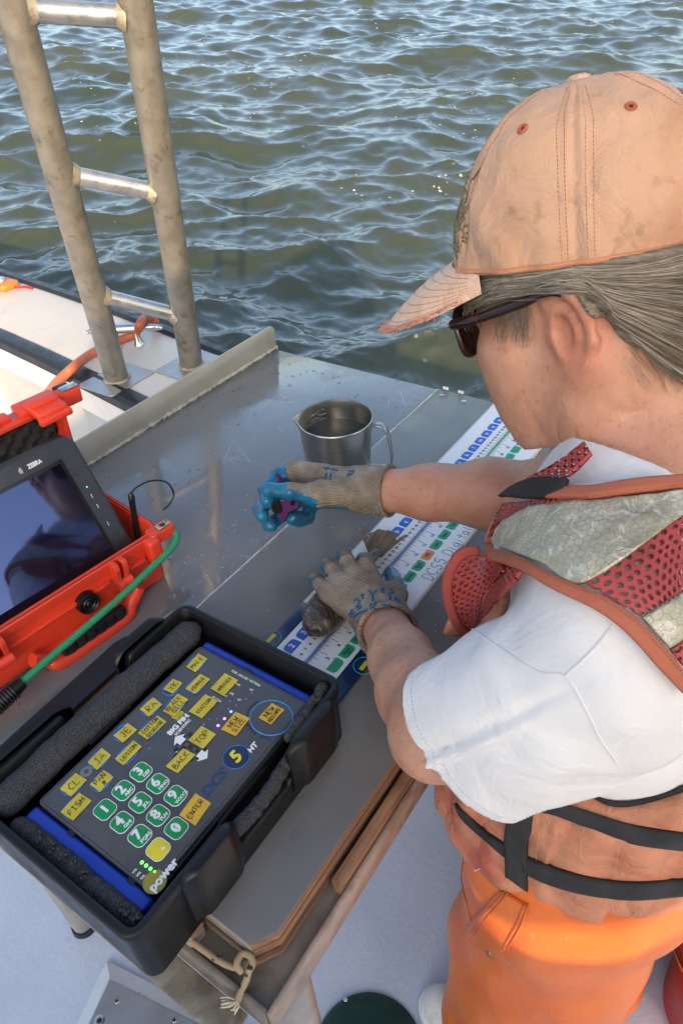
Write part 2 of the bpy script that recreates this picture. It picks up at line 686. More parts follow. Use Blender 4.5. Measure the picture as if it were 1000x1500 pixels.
def bil(T, u, v):
    n = T.shape[0]
    iu = np.floor(u).astype(int); iv = np.floor(v).astype(int)
    fu = u - iu; fv = v - iv
    a = T[iu % n, iv % n]; b = T[(iu + 1) % n, iv % n]; c = T[iu % n, (iv + 1) % n]; d = T[(iu + 1) % n, (iv + 1) % n]
    return (a * (1 - fu) + b * fu) * (1 - fv) + (c * (1 - fu) + d * fu) * fv


def build_water():
    ang = np.concatenate([np.linspace(R_(-45), R_(125), 1250), np.linspace(R_(125), R_(315), 80)[1:-1]])
    rad = np.concatenate([np.linspace(0.3, 1.6, 6)[:-1], 1.6 * 1.0062 ** np.arange(0, 560), 1.6 * 1.0062 ** 560 * 1.05 ** np.arange(1, 90)])
    A, Rr = np.meshgrid(ang, rad, indexing='ij')
    X = CAM[0] + np.cos(A) * Rr; Y = CAM[1] + np.sin(A) * Rr
    wd = np.array([-0.80, -0.60])
    Z = np.zeros_like(X); DX = np.zeros_like(X); DY = np.zeros_like(X); J = np.zeros_like(X)
    for (n, L, vel, cut, seed, amp, rot, ch) in ((512, 23.0, 2.35, 0.05, 3, 0.058, 0.0, 1.05), (512, 7.1, 1.15, 0.012, 5, 0.0085, 0.5, 0.8), (256, 2.3, 0.6, 0.004, 8, 0.0026, -0.4, 1.0)):
        z, dx, dy, j = water_tile(n, L, wd, vel, cut, seed, amp)
        c, s = math.cos(rot), math.sin(rot)
        u = (X * c + Y * s) / L * n; v = (-X * s + Y * c) / L * n
        fade = np.clip(1.0 - (Rr - 60) / 400, 0, 1)
        if L < 10: fade = np.clip(1.0 - (Rr - 12) / 45, 0.0, 1)
        if L < 3: fade = np.clip(1.0 - (Rr - 4) / 10, 0.0, 1)
        Z += fade * bil(z, u, v)
        a = bil(dx, u, v); b = bil(dy, u, v)
        DX -= fade * ch * (a * c - b * s); DY -= fade * ch * (a * s + b * c)
        J += fade * ch * bil(j, u, v)
    # the boat heels a little: the water lies tilted against the table (horizon level in the picture)
    ra, rb = ray(0, -150), ray(1000, -150)
    gxy = np.linalg.solve(np.array([ra[:2], rb[:2]]), np.array([ra[2], rb[2]]))
    T = gxy[0] * (X - CAM[0]) + gxy[1] * (Y - CAM[1])
    T = np.where(T < -0.25, -0.25 + (T + 0.25) * 0.02, T)
    V = np.stack([X + DX, Y + DY, WATER + Z + T], -1).reshape(-1, 3)
    na, nr = X.shape
    i, j = np.meshgrid(np.arange(na), np.arange(nr - 1), indexing='ij')
    i2 = (i + 1) % na
    F = np.stack([i * nr + j, i * nr + j + 1, i2 * nr + j + 1, i2 * nr + j], -1).reshape(-1, 4)
    m, nt, p = new_mat('river water')
    v = coords(nt)
    v2 = coords(nt, rot=(0, 0, -0.6435), scale=(1, 0.45, 1))
    f = N(nt, 'ShaderNodeAttribute', attribute_name='fold')
    fine = noise(nt, v, 22, 8, 0.75)
    big = noise(nt, v, 0.9, 4, 0.6)
    fac = math_(nt, 'ADD', math_(nt, 'MULTIPLY', f.outputs['Fac'], 1.0), math_(nt, 'MULTIPLY', math_(nt, 'SUBTRACT', fine, 0.5), 1.7))
    foam = ramp(nt, math_(nt, 'ADD', fac, math_(nt, 'MULTIPLY', math_(nt, 'SUBTRACT', big, 0.5), 1.2)), [(0.93, (0, 0, 0)), (1.0, (0.55, 0.55, 0.55))])
    vo = N(nt, 'ShaderNodeTexVoronoi')
    vo.inputs['Scale'].default_value = 8.0
    nt.links.new(v, vo.inputs['Vector'])
    patch = ramp(nt, noise(nt, v, 0.55, 3, 0.6), [(0.56, (0, 0, 0)), (0.66, (1, 1, 1))])
    bub = math_(nt, 'MULTIPLY', ramp(nt, math_(nt, 'ADD', vo.outputs['Distance'], math_(nt, 'MULTIPLY', fine, 0.55)), [(0.33, (1, 1, 1)), (0.42, (0, 0, 0))]), patch)
    ff = math_(nt, 'MAXIMUM', foam, bub)
    deep = ramp(nt, noise(nt, v, 0.35, 3), [(0.35, (0.030, 0.042, 0.025)), (0.65, (0.047, 0.059, 0.034))])
    nt.links.new(mixc(nt, ff, deep, (0.72, 0.74, 0.72)), p.inputs['Base Color'])
    r = N(nt, 'ShaderNodeMapRange')
    nt.links.new(ff, r.inputs[0])
    r.inputs[3].default_value = 0.05; r.inputs[4].default_value = 0.7
    nt.links.new(r.outputs[0], p.inputs['Roughness'])
    p.inputs['IOR'].default_value = 1.68
    h1 = noise(nt, v2, 9, 6, 0.62, 0.3)
    h2 = noise(nt, v2, 40, 4, 0.6)
    nt.links.new(bump(nt, h2, 0.10, 0.004, bump(nt, h1, 0.18, 0.02)), p.inputs['Normal'])
    o = quadmesh('water', V, F, m, None, True)
    fattr(o, 'fold', np.clip((J.reshape(-1) - 0.5) * 1.0, -1, 2))
    tag(o, kind='structure')
    o['label'] = 'choppy olive green river water with pale sky glints'
    return o


build_water()

M_deck = mat('deck paint', (0.57, 0.63, 0.74), 0.45, var=0.05, vs=5, bs=75, bstr=0.7, bdist=0.0028, dirt=(0.36, 0.36, 0.35), ds=5.5, dthr=0.64, rvar=0.1)
M_white = mat('white gelcoat', (0.80, 0.79, 0.75), 0.32, var=0.05, vs=4, bs=200, bstr=0.08, dirt=(0.50, 0.44, 0.34), ds=7, dthr=0.64)
M_rubber = mat('black rubber', (0.012, 0.013, 0.016), 0.42, var=0.3, vs=30, bs=240, bstr=0.2, dirt=(0.10, 0.10, 0.10), ds=16, dthr=0.66)
M_alu = mat('aluminium', (0.50, 0.49, 0.46), 0.38, metal=0.85, var=0.14, vs=22, bs=300, bstr=0.2, dirt=(0.22, 0.20, 0.15), ds=14, dthr=0.62)
M_pipe = mat('weathered pipe', (0.30, 0.283, 0.243), 0.42, metal=0.6, var=0.16, vs=30, bs=260, bstr=0.35, bdist=0.0012, dirt=(0.13, 0.10, 0.06), ds=22, dthr=0.56, rvar=0.1)
M_rung = mat('galvanised rung', (0.50, 0.52, 0.53), 0.30, metal=0.8, var=0.18, vs=26, bs=200, bstr=0.3, dirt=(0.18, 0.17, 0.15), ds=18, dthr=0.62)
M_wood = None

# deck: a sheet with the boat's sole, and the boat side up to the gunwale
GY = [-2.5, -1.0, 0.0, 0.6, 1.0, 1.3, 1.6, 2.2, 3.0, 4.2, 6.0]
GX = [0.14, 0.27, 0.37, 0.445, 0.497, 0.545, 0.577, 0.635, 0.70, 0.77, 0.82]
GW = 0.312
GZ = -0.12
ys = np.linspace(-2.5, 6.0, 60)
gx = np.interp(ys, GY, GX)
for _ in range(3): gx[1:-1] = (gx[:-2] + gx[1:-1] * 2 + gx[2:]) / 4
V = []; F = []
for y, x in zip(ys, gx): V += [(-3.6, y, DECK), (x + 0.07, y, DECK)]
for i in range(len(ys) - 1): F.append((2 * i, 2 * i + 1, 2 * i + 3, 2 * i + 2))
tag(pyd('deck', V, F, M_deck), kind='structure')


def strip(name, prof, m, parent, sm=True, mod=None):
    """profile (dx from the inner gunwale line, z) swept along the gunwale"""
    V = []; F = []
    n = len(prof)
    for i, (y, x) in enumerate(zip(ys, gx)):
        for dx, z in prof: V.append((x + dx, y, z))
    for i in range(len(ys) - 1):
        for k in range(n):
            k2 = (k + 1) % n
            F.append((i * n + k, i * n + k2, (i + 1) * n + k2, (i + 1) * n + k))
    o = pyd(name, V, F, m, parent, sm)
    o.data.set_sharp_from_angle(angle=0.6)
    return o


gun = thing('gunwale', 'cream white boat gunwale with black rubber edging, sunlit at its far end', 'gunwale', (0.9, 1.8, DECK))
strip('cap_rail', [(0.03, GZ), (0.06, GZ + 0.004), (GW - 0.03, GZ + 0.004), (GW - 0.012, GZ), (GW - 0.012, GZ - 0.03), (0.03, GZ - 0.03)], mat('cream gelcoat', (0.60, 0.57, 0.505), 0.35, var=0.06, vs=5, bs=200, bstr=0.1, dirt=(0.40, 0.35, 0.27), ds=8, dthr=0.64), gun)
strip('rubber_edge', [(-0.012, GZ - 0.004), (-0.004, GZ + 0.006), (0.022, GZ + 0.009), (0.036, GZ + 0.005), (0.036, GZ - 0.004), (0.0, GZ - 0.03), (-0.012, GZ - 0.028)], M_rubber, gun)
strip('rubber_edge', [(GW - 0.016, GZ + 0.004), (GW - 0.008, GZ + 0.012), (GW + 0.018, GZ + 0.010), (GW + 0.028, GZ - 0.004), (GW + 0.028, GZ - 0.04), (GW - 0.010, GZ - 0.04)], M_rubber, gun)
M_speck = mat('flaking white paint', (0.74, 0.73, 0.70), 0.5, var=0.06, vs=9, bs=160, dirt=(0.05, 0.05, 0.05), ds=38, dthr=0.63)
strip('inner_fascia', [(0.004, GZ - 0.031), (0.02, GZ - 0.031), (0.02, GZ - 0.115), (0.004, GZ - 0.115)], M_speck, gun)
strip('side_wall', [(0.05, GZ - 0.112), (0.065, GZ - 0.112), (0.066, DECK - 0.02), (0.052, DECK - 0.02)], mat('grey side paint', (0.42, 0.44, 0.46), 0.5, var=0.08, vs=5), gun)
strip('hull_plate', [(GW - 0.03, GZ - 0.03), (GW + 0.005, GZ - 0.04), (GW - 0.08, WATER - 0.4), (GW - 0.12, WATER - 0.4)], M_white, gun)
for yy in (2.55, 1.86, 0.9):
    xx = float(np.interp(yy, ys, gx))
    bm = bmesh.new()
    add_prism(bm, [(xx + 0.052, GZ - 0.118), (xx + 0.006, GZ - 0.118), (xx + 0.006, GZ - 0.15), (xx + 0.05, -0.62)], 0, 0.012, Matrix.Translation((0, yy, 0)) @ Matrix.Rotation(R_(90), 4, 'X'))
    bmesh.ops.recalc_face_normals(bm, faces=bm.faces)
    bm_obj('bracket', bm, M_white, gun)

# mooring cleat, hose, small orange fitting on the gunwale
zc = GZ + 0.004
cb = atz(203, 492, zc)
cl = thing('mooring_cleat', 'polished metal horn cleat on the sunlit gunwale beside the ladder', 'cleat', cb)
h0 = atz(128, 487, zc + 0.045); h1 = atz(238, 480, zc + 0.045)
hm = (h0 + h1) / 2
M_chrome = mat('polished steel', (0.62, 0.62, 0.60), 0.16, metal=1.0, var=0.1, vs=20, bs=200, bstr=0.06)
tube('horn', smooth_path([h0, (h0 * 3 + hm) / 4 + [0, 0, .003], hm + [0, 0, .004], (h1 * 3 + hm) / 4 + [0, 0, .003], h1], 6), [0.006] * 3 + [0.009] * 6 + [0.012] * 7 + [0.009] * 6 + [0.006] * 3, M_chrome, cl)
dv = (h1 - h0) / np.linalg.norm(h1 - h0)
for s in (-1, 1):
    q = hm + dv * 0.03 * s
    tube('foot', [q + [0, 0, -0.002], [q[0], q[1], zc + 0.012], [q[0], q[1], zc + 0.001]], [0.008, 0.010, 0.016], M_chrome, cl)

hp = [atz(62, 590, -0.30), atz(78, 566, -0.18), atz(100, 545, GZ + 0.022), atz(130, 521, GZ + 0.025), atz(165, 503, GZ + 0.024), atz(196, 490, GZ + 0.03), atz(206, 474, GZ + 0.07), atz(213, 466, GZ + 0.055), atz(224, 468, GZ + 0.03), atz(229, 476, GZ + 0.018)]
tag(tube('hose', smooth_path(hp, 8), 0.0125, mat('orange hose', (0.50, 0.135, 0.062), 0.45, var=0.2, vs=20, dirt=(0.30, 0.17, 0.10), ds=15, dthr=0.6), None, 14), 'faded orange hose looped over the gunwale round the cleat', 'hose')
ob = atz(6, 421, zc)
of = thing('deck_fitting', 'small orange plastic fitting with a red cord on the sunlit gunwale', 'fitting', ob)
prism('base', rrect(ob[0], ob[1], 0.07, 0.10, 0.012), zc + 0.001, zc + 0.022, mat('orange plastic', (0.75, 0.20, 0.03), 0.4), of, bevel=0.004)
lathe('button', [(0, 0.012), (0.012, 0.011), (0.016, 0.004), (0.016, 0)], (ob[0], ob[1], zc + 0.022), M_chrome, of, 20)
tube('cord', smooth_path([ob + [0.02, -0.04, 0.006], atz(22, 421, zc + .004), atz(36, 420, zc + .004), atz(48, 422, zc + .004)], 6), 0.004, mat('red cord', (0.45, 0.02, 0.03), 0.6), of, 8)

# boarding ladder: two leaning pipes, three rungs
ld = -ray(422, 1451); ld /= np.linalg.norm(ld)
LF = atz(172, 556, GZ + 0.004); RF = atz(281, 536, GZ + 0.004)
lad = thing('boarding_ladder', 'weathered metal ladder of two leaning pipes standing on the gunwale', 'ladder', LF)


def along(p0, py):
    # point p0 + s*ld that sits on image row py
    a = CR @ (p0 - CAM); b = CR @ ld; t = (py - 750) / FPX
    return p0 + ld * ((t * a[2] - a[1]) / (b[1] - t * b[2]))


for P0 in (LF, RF):
    r = tube('rail', [P0 + ld * s for s in np.linspace(0, 1.75, 20)], 0.0295, M_pipe, lad, 28)
    lathe('weld_collar', [(0.029, 0.012), (0.033, 0.010), (0.037, 0.003), (0.042, 0.0), (0.027, 0.0)], tuple(P0), mat('weld', (0.36, 0.34, 0.28), 0.6, metal=0.5, var=0.3, vs=60, bs=120, bstr=0.8, bdist=0.002), r, 28, warp=lambda p, a: (p[0] * (1 + 0.05 * math.sin(5 * a)), p[1] * (1 + 0.04 * math.cos(7 * a)), p[2]))
for a, b in ((13, 26), (253, 284), (430, 464)):
    A = along(LF, a); B = along(RF, b)
    u = (B - A) / np.linalg.norm(B - A)
    rg = tube('rung', [A + u * 0.02, B - u * 0.02], 0.0175, M_rung, lad, 20)
    for q, sg in ((A, 1), (B, -1)):
        tube('weld_bead', [q + u * sg * 0.022, q + u * sg * 0.029, q + u * sg * 0.037], [0.0255, 0.0225, 0.018], MATS['weld'], rg, 18)
bm = bmesh.new()
add_prism(bm, rrect(0, 0, 0.15, 0.13, 0.012), 0.0035, 0.008, TM(LF[0], LF[1], GZ))
bmesh.ops.recalc_face_normals(bm, faces=bm.faces)
bm_obj('foot_plate', bm, M_alu, lad, bevel=0.001)
bm = bmesh.new()
add_prism(bm, rrect(0, 0, 0.15, 0.13, 0.012), 0.0035, 0.008, TM(RF[0], RF[1], GZ))
bmesh.ops.recalc_face_normals(bm, faces=bm.faces)
bm_obj('foot_plate', bm, M_alu, lad, bevel=0.001)

# added unseen panel behind the camera, keeps the low sun off the table
blocker = thing('sun_blocker', 'added unseen white panel that blocks the sun, slotted for a sun patch', 'sun_blocker', (-0.6, -2.0, DECK))
WY = -1.9
def hit_wall(p):
    p = np.array(p, float); t = (WY - p[1]) / SUN_TO[1]
    return p[0] + SUN_TO[0] * t, p[2] + math.tan(SUN_EL) * t
wcx, wcz = -1.83, 0.745  # opening placed to throw a sun patch on the trousers
HW, HH = 0.21, 0.042
top = 1.66
CX0 = -2.95
wx0, wx1 = wcx - HW, wcx + HW; wz0, wz1 = wcz - HH, wcz + HH
bm = bmesh.new()
for lo, hi in (((CX0, WY - 0.05, DECK), (wx0, WY, top)), ((-7.0, WY - 0.05, DECK), (CX0 - 0.001, WY, 1.45)), ((wx1, WY - 0.05, DECK), (-1.05, WY, top)), ((wx0, WY - 0.05, DECK), (wx1, WY, wz0)), ((wx0, WY - 0.05, wz1), (wx1, WY, top))):
    add_box(bm, lo, hi)
bmesh.ops.recalc_face_normals(bm, faces=bm.faces)
bm_obj('blocker_panel', bm, M_white, blocker)
# ================================================================== work table and the things on it
PT = -0.008      # top of the plywood
M_plate = None


def wet_metal():
    m, nt, p = new_mat('wet grey sheet')
    v = coords(nt)
    n1 = noise(nt, v, 5, 6, 0.6)
    n2 = noise(nt, v, 60, 5, 0.6)
    wet = ramp(nt, noise(nt, v, 7.5, 5, 0.55, 0.6), [(0.44, (0, 0, 0)), (0.50, (1, 1, 1))])
    c = ramp(nt, n1, [(0.3, (0.155, 0.165, 0.175)), (0.7, (0.205, 0.213, 0.222))])
    # fine scratches
    w = N(nt, 'ShaderNodeTexVoronoi', feature='DISTANCE_TO_EDGE')
    w.inputs['Scale'].default_value = 16
    nt.links.new(coords(nt, scale=(1, 0.18, 1), rot=(0, 0, 0.9)), w.inputs['Vector'])
    w2 = N(nt, 'ShaderNodeTexVoronoi', feature='DISTANCE_TO_EDGE')
    w2.inputs['Scale'].default_value = 13
    nt.links.new(coords(nt, scale=(0.2, 1, 1), rot=(0, 0, 0.5)), w2.inputs['Vector'])
    sc = math_(nt, 'MAXIMUM', ramp(nt, w.outputs['Distance'], [(0, (1, 1, 1)), (0.006, (0, 0, 0))]), ramp(nt, w2.outputs['Distance'], [(0, (1, 1, 1)), (0.005, (0, 0, 0))]))
    brk = ramp(nt, noise(nt, v, 11, 3), [(0.5, (0, 0, 0)), (0.6, (1, 1, 1))])
    f = math_(nt, 'MULTIPLY', math_(nt, 'MULTIPLY', sc, brk), 0.55)
    c = mixc(nt, f, c, (0.42, 0.43, 0.44))
    # drops
    dr = N(nt, 'ShaderNodeTexVoronoi')
    dr.inputs['Scale'].default_value = 60
    nt.links.new(v, dr.inputs['Vector'])
    sp = ramp(nt, noise(nt, v, 28, 2), [(0.565, (0, 0, 0)), (0.62, (1, 1, 1))])
    drop = math_(nt, 'MULTIPLY', ramp(nt, dr.outputs['Distance'], [(0.1, (1, 1, 1)), (0.28, (0, 0, 0))]), sp)
    nt.links.new(c, p.inputs['Base Color'])
    r = N(nt, 'ShaderNodeMapRange')
    nt.links.new(wet, r.inputs[0])
    r.inputs[3].default_value = 0.26; r.inputs[4].default_value = 0.10
    nt.links.new(r.outputs[0], p.inputs['Roughness'])
    p.inputs['Metallic'].default_value = 0.25
    p.inputs['Specular IOR Level'].default_value = 0.75
    b = bump(nt, n2, 0.10, 0.0005)
    b = bump(nt, noise(nt, v, 14, 3), 0.10, 0.003, b)
    b = bump(nt, wet, 0.25, 0.0004, b)
    b = bump(nt, drop, 0.9, 0.0016, b)
    nt.links.new(b, p.inputs['Normal'])
    return m


def wood_mat(name, c0, c1, c2, axis='X', sc=1.0):
    m, nt, p = new_mat(name)
    s = (3, 60, 60) if axis == 'X' else (60, 3, 60)
    v = coords(nt, scale=tuple(x * sc for x in s))
    n = noise(nt, v, 2.2, 6, 0.6, 0.8)
    n2 = noise(nt, coords(nt), 18, 4)
    c = ramp(nt, n, [(0.28, c0), (0.5, c1), (0.75, c2)])
    c = mixc(nt, ramp(nt, n2, [(0.5, (0, 0, 0)), (0.75, (0.6, 0.6, 0.6))]), c, tuple(np.array(c0) * 0.5))
    nt.links.new(c, p.inputs['Base Color'])
    p.inputs['Roughness'].default_value = 0.6
    nt.links.new(bump(nt, n, 0.6, 0.001), p.inputs['Normal'])
    return m


M_plate = wet_metal()
M_ply = mat('grey painted board', (0.135, 0.138, 0.140), 0.34, var=0.12, vs=7, bs=120, bstr=0.12, bdist=0.0008, dirt=(0.175, 0.175, 0.172), ds=34, dthr=0.68, rvar=0.14, spec=0.6)
M_plyedge = wood_mat('plywood edge', (0.14, 0.068, 0.036), (0.25, 0.13, 0.072), (0.36, 0.215, 0.125))
M_plyend = wood_mat('plywood end', (0.13, 0.11, 0.085), (0.22, 0.19, 0.15), (0.34, 0.30, 0.24), 'Y')
M_plydark = wood_mat('plywood dark layer', (0.06, 0.03, 0.018), (0.11, 0.06, 0.035), (0.17, 0.10, 0.06))
def ply_mat(name, side, end):
    m, nt, p = new_mat(name)
    g = N(nt, 'ShaderNodeNewGeometry'); sx = N(nt, 'ShaderNodeSeparateXYZ'); nt.links.new(g.outputs['True Normal'], sx.inputs[0])
    f = math_(nt, 'GREATER_THAN', math_(nt, 'MULTIPLY', sx.outputs[0], -1.0), 0.6)
    n = noise(nt, coords(nt, scale=(3, 60, 60)), 2.2, 6, 0.6, 0.8)
    n2 = noise(nt, coords(nt, scale=(60, 14, 60)), 2.2, 6, 0.7, 0.5)
    a = ramp(nt, n, [(0.28, tuple(np.array(side) * 0.6)), (0.5, side), (0.75, tuple(np.array(side) * 1.45))])
    b = ramp(nt, n2, [(0.28, tuple(np.array(end) * 0.55)), (0.5, end), (0.75, tuple(np.array(end) * 1.4))])
    nt.links.new(mixc(nt, f, a, b), p.inputs['Base Color'])
    p.inputs['Roughness'].default_value = 0.65
    nt.links.new(bump(nt, math_(nt, 'ADD', n, n2), 0.7, 0.0012), p.inputs['Normal'])
    return m


M_pl1 = ply_mat('plywood light layer', (0.24, 0.125, 0.070), (0.30, 0.27, 0.215))
M_pl2 = ply_mat('plywood dark layer', (0.12, 0.062, 0.036), (0.15, 0.13, 0.10))
M_frame = mat('dull brown aluminium', (0.235, 0.205, 0.17), 0.5, metal=0.35, var=0.2, vs=20, bs=180, bstr=0.3, dirt=(0.09, 0.075, 0.055), ds=13, dthr=0.52)

tb = thing('work_table', 'grey aluminium work table with an upright plate along its edge', 'table', (0.2, 0.2, DECK))
YS, YB, XF, XN = 0.1985, 0.617, 0.703, -0.325
box('table_plate', (XN, YS, PT - 0.010), (XF, YB + 0.06, PT - 0.002), M_plate, tb, bevel=0.0015)
# upright plate and its weld
b0 = atz(404, 508, PT); b1 = atz(133.3, 677.5, PT)
ub = (b1 - b0) / np.linalg.norm(b1 - b0)
L = 0.86
MB = Matrix(((ub[0], 0, -ub[1], b0[0]), (ub[1], 0, ub[0], b0[1]), (0, 1, 0, PT - 0.001), (0, 0, 0, 1)))
hh = 0.056
pts = [(0, 0.0), (L, 0.0), (L, hh)] + [(0.014 - 0.014 * math.sin(a), hh - 0.014 + 0.014 * math.cos(a)) for a in np.linspace(0, math.pi / 2, 7)]
prism('splash_plate', pts, -0.0025, 0.0025, mat('raw aluminium plate', (0.50, 0.475, 0.40), 0.46, metal=0.55, var=0.08, vs=18, bs=300, bstr=0.3, dirt=(0.60, 0.58, 0.52), ds=30, dthr=0.66), tb, bevel=0.0006, M=MB)
for side in (-1, 1):
    S = Soup()
    P = [Vector((t, 0.0018, side * 0.0035)) for t in np.linspace(0.0, L, 170)]
    rr = [0.0042 + 0.0012 * math.sin(i * 2.1) + 0.0008 * RNG.normal() for i in range(170)]
    S.tube([MB @ p for p in P], rr, 8)
    S.obj('weld_bead', mat('rough weld', (0.40, 0.375, 0.31), 0.6, metal=0.4, var=0.3, vs=70, bs=200, bstr=0.9, bdist=0.0015), tb)
# angle iron rim and legs
FT = -0.062
NX, RY = -0.340, -0.183
box('table_tray', (NX + 0.004, RY + 0.004, FT - 0.012), (0.66, YS - 0.02, FT - 0.006), M_frame, tb)
o = box('rim', (NX, RY - 0.003, FT - 0.035), (0.68, RY + 0.004, FT + 0.004), mat('worn rim', (0.40, 0.31, 0.25), 0.42, metal=0.4, var=0.2, vs=22, bs=180, dirt=(0.20, 0.12, 0.08), ds=12, dthr=0.55), tb, bevel=0.002)
box('rim', (NX - 0.003, RY + 0.004, FT - 0.035), (NX + 0.004, YB + 0.05, FT + 0.004), M_frame, tb, bevel=0.002)
box('ledge', (NX - 0.034, RY + 0.03, FT - 0.042), (NX - 0.003, YB + 0.05, FT - 0.036), mat('grimy ledge', (0.30, 0.28, 0.22), 0.55, metal=0.3, var=0.25, vs=16, dirt=(0.12, 0.10, 0.07), ds=10, dthr=0.5), tb, bevel=0.0015)
box('rim', (XF - 0.03, RY, PT - 0.05), (XF - 0.024, YB + 0.05, PT - 0.0105), M_frame, tb)
M_leg = mat('scuffed leg', (0.42, 0.40, 0.36), 0.42, metal=0.5, var=0.2, vs=18, dirt=(0.33, 0.17, 0.11), ds=9, dthr=0.58)
for x, y in ((-0.284, -0.150), (-0.288, 0.503), (0.36, -0.150), (0.36, 0.50)):
    lg = tube('leg', [(x, y, FT - 0.012), (x, y, DECK + 0.012)], 0.0225, M_leg, tb, 24)
    lathe('foot', [(0, 0.016), (0.026, 0.014), (0.028, 0.0), (0, 0)], (x, y, DECK), M_rubber, lg, 24)

# plywood board lying on the frame, grey painted, with its layers showing
pb = thing('plywood_board', 'grey painted plywood board with bare layered edges, lying on the table', 'board', (0.2, 0, PT - 0.03))
PX0, PX1, PY0, PY1 = -0.313, XF, -0.1635, YS - 0.0035
def cham(px0, py0, c=0.0, w=None):
    rn = random.Random(int((px0 + 9) * 1000))
    pts = [(px0 + c, PY1), (px0 + 0.004 + c, 0.14), (px0 + c - 0.001, 0.05), (px0 + c, -0.06), (px0 + c - 0.001, py0 + 0.016), (px0 + c + 0.010, py0 + 0.009), (px0 + c + 0.022, py0 + 0.001)]
    for x in np.linspace(px0 + 0.06, PX1, 14): pts.append((x, py0 + rn.uniform(0, 0.0012)))
    pts.append((PX1, PY1))
    return pts
prism('painted_face', cham(PX0, PY0), PT - 0.0025, PT, M_ply, pb, bevel=0.0007)
z = PT - 0.0025
for i in range(5):
    t = 0.0120 if i % 2 == 0 else 0.0085
    mm = (M_pl1, M_pl2)[i % 2]
    prism('ply_layer', [(x + 0.0012 * ((i * 7) % 3), y + (0.0011 * ((i * 5) % 3) if y < -0.1 else 0)) for x, y in cham(PX0, PY0)], z - t, z, mm, pb)
    z -= t
# lower batten blocks under the board
box('batten', (-0.215, -0.1785, FT - 0.0055), (0.42, -0.1675, -0.040), M_plyedge, pb, bevel=0.002)
box('batten', (-0.335, -0.085, -0.046), (-0.3165, 0.12, -0.034), M_pl1, pb, bevel=0.002)
box('batten', (-0.337, -0.083, FT - 0.0055), (-0.3165, 0.12, -0.0465), mat('grey batten', (0.30, 0.29, 0.27), 0.6, var=0.2, vs=20), pb, bevel=0.002)
# pale joint line between plate and board
tube('joint_line', [(x, YS - 0.0015 + 0.0003 * RNG.normal(), PT - 0.0012) for x in np.linspace(-0.3, XF - 0.002, 40)], 0.0017, mat('pale sealant', (0.55, 0.54, 0.50), 0.5, var=0.2, vs=60), pb, 8)
for px, py in ((647, 579), (679, 588)):
    q = atz(px, py, PT)
    sc_ = lathe('screw', [(0, 0.0006), (0.0045, 0.0005), (0.005, 0.0001)], tuple(q), M_chrome, pb, 18)
for px, py in ((653, 569.5), (675, 575)):
    q = atz(px, py, PT)
    prism('clip', rrect(q[0] - 0.002, q[1], 0.005, 0.012, 0.001), PT + 0.0002, PT + 0.004, M_white, pb)

# wood plank and black bar left of the foam tray
tag(box('wood_plank', (-0.40, 0.139, PT + 0.0005), (-0.12, 0.198, PT + 0.012), M_plyedge, None, bevel=0.002), 'narrow brown wood plank between the foam tray and the black bar', 'plank')
bm = bmesh.new()
add_prism(bm, [(-0.42, 0.190), (-0.150, 0.192), (-0.128, 0.2005), (-0.112, 0.214), (-0.118, 0.226), (-0.135, 0.2305), (-0.42, 0.222)], PT + 0.0125, PT + 0.021)
bmesh.ops.recalc_face_normals(bm, faces=bm.faces)
tag(bm_obj('black_bar', bm, mat('black bar', (0.014, 0.014, 0.016), 0.35, var=0.25), None, bevel=0.003), 'flat black bar with a bent end lying beside the red case', 'bar')

# bungee cord knotted at the table corner
M_bung = None
def bungee():
    m, nt, p = new_mat('beige flecked cord')
    v = coords(nt)
    vo = N(nt, 'ShaderNodeTexVoronoi')
    vo.inputs['Scale'].default_value = 130
    nt.links.new(v, vo.inputs['Vector'])
    c = mixc(nt, ramp(nt, vo.outputs['Distance'], [(0.24, (1, 1, 1)), (0.30, (0, 0, 0))]), (0.33, 0.25, 0.155), (0.02, 0.018, 0.02))
    nt.links.new(c, p.inputs['Base Color'])
    p.inputs['Roughness'].default_value = 0.8
    nt.links.new(bump(nt, noise(nt, v, 700, 2), 0.5, 0.0008), p.inputs['Normal'])
    return m
M_bung = bungee()
bc = thing('bungee_cord', 'beige cord with black flecks knotted at the table corner', 'cord', atz(356, 1412, FT))
g = lambda x, y, z: atz(240 + x / 3.846, 1200 + y / 3.846, z)
tube('strand', smooth_path([g(90, 640, -.048), g(160, 690, -.050), g(230, 740, -.052), g(300, 790, -.052), g(370, 825, -.052), g(430, 838, -.048), g(470, 810, -.046), g(530, 780, -.05), g(570, 760, -.052)], 8), 0.0034, M_bung, bc, 10)
tube('strand', smooth_path([g(440, 860, -.042), g(410, 820, -.036), g(440, 760, -.036), g(485, 770, -.036), g(500, 815, -.038), g(480, 850, -.040), g(468, 900, -.048), g(440, 960, -.053), g(415, 1025, -.056)], 8), 0.0034, M_bung, bc, 10)
S = Soup()
for k in range(26):
    e = g(415, 1025, -.056); a = RNG.uniform(-1, 1); b_ = RNG.uniform(-1, 1)
    end = g(340 + 26 * a, 1035 + 30 * b_, -.058) if k % 2 else g(395 + 30 * a, 1075 + 30 * b_, -.06)
    S.tube(smooth_path([e, (e + end) / 2 + RNG.normal(size=3) * 0.0015, end], 3), [0.0009] * 6 + [0.0004], 5)
S.obj('frayed_end', mat('frayed fibre', (0.55, 0.48, 0.37), 0.9), bc)['kind'] = 'stuff'

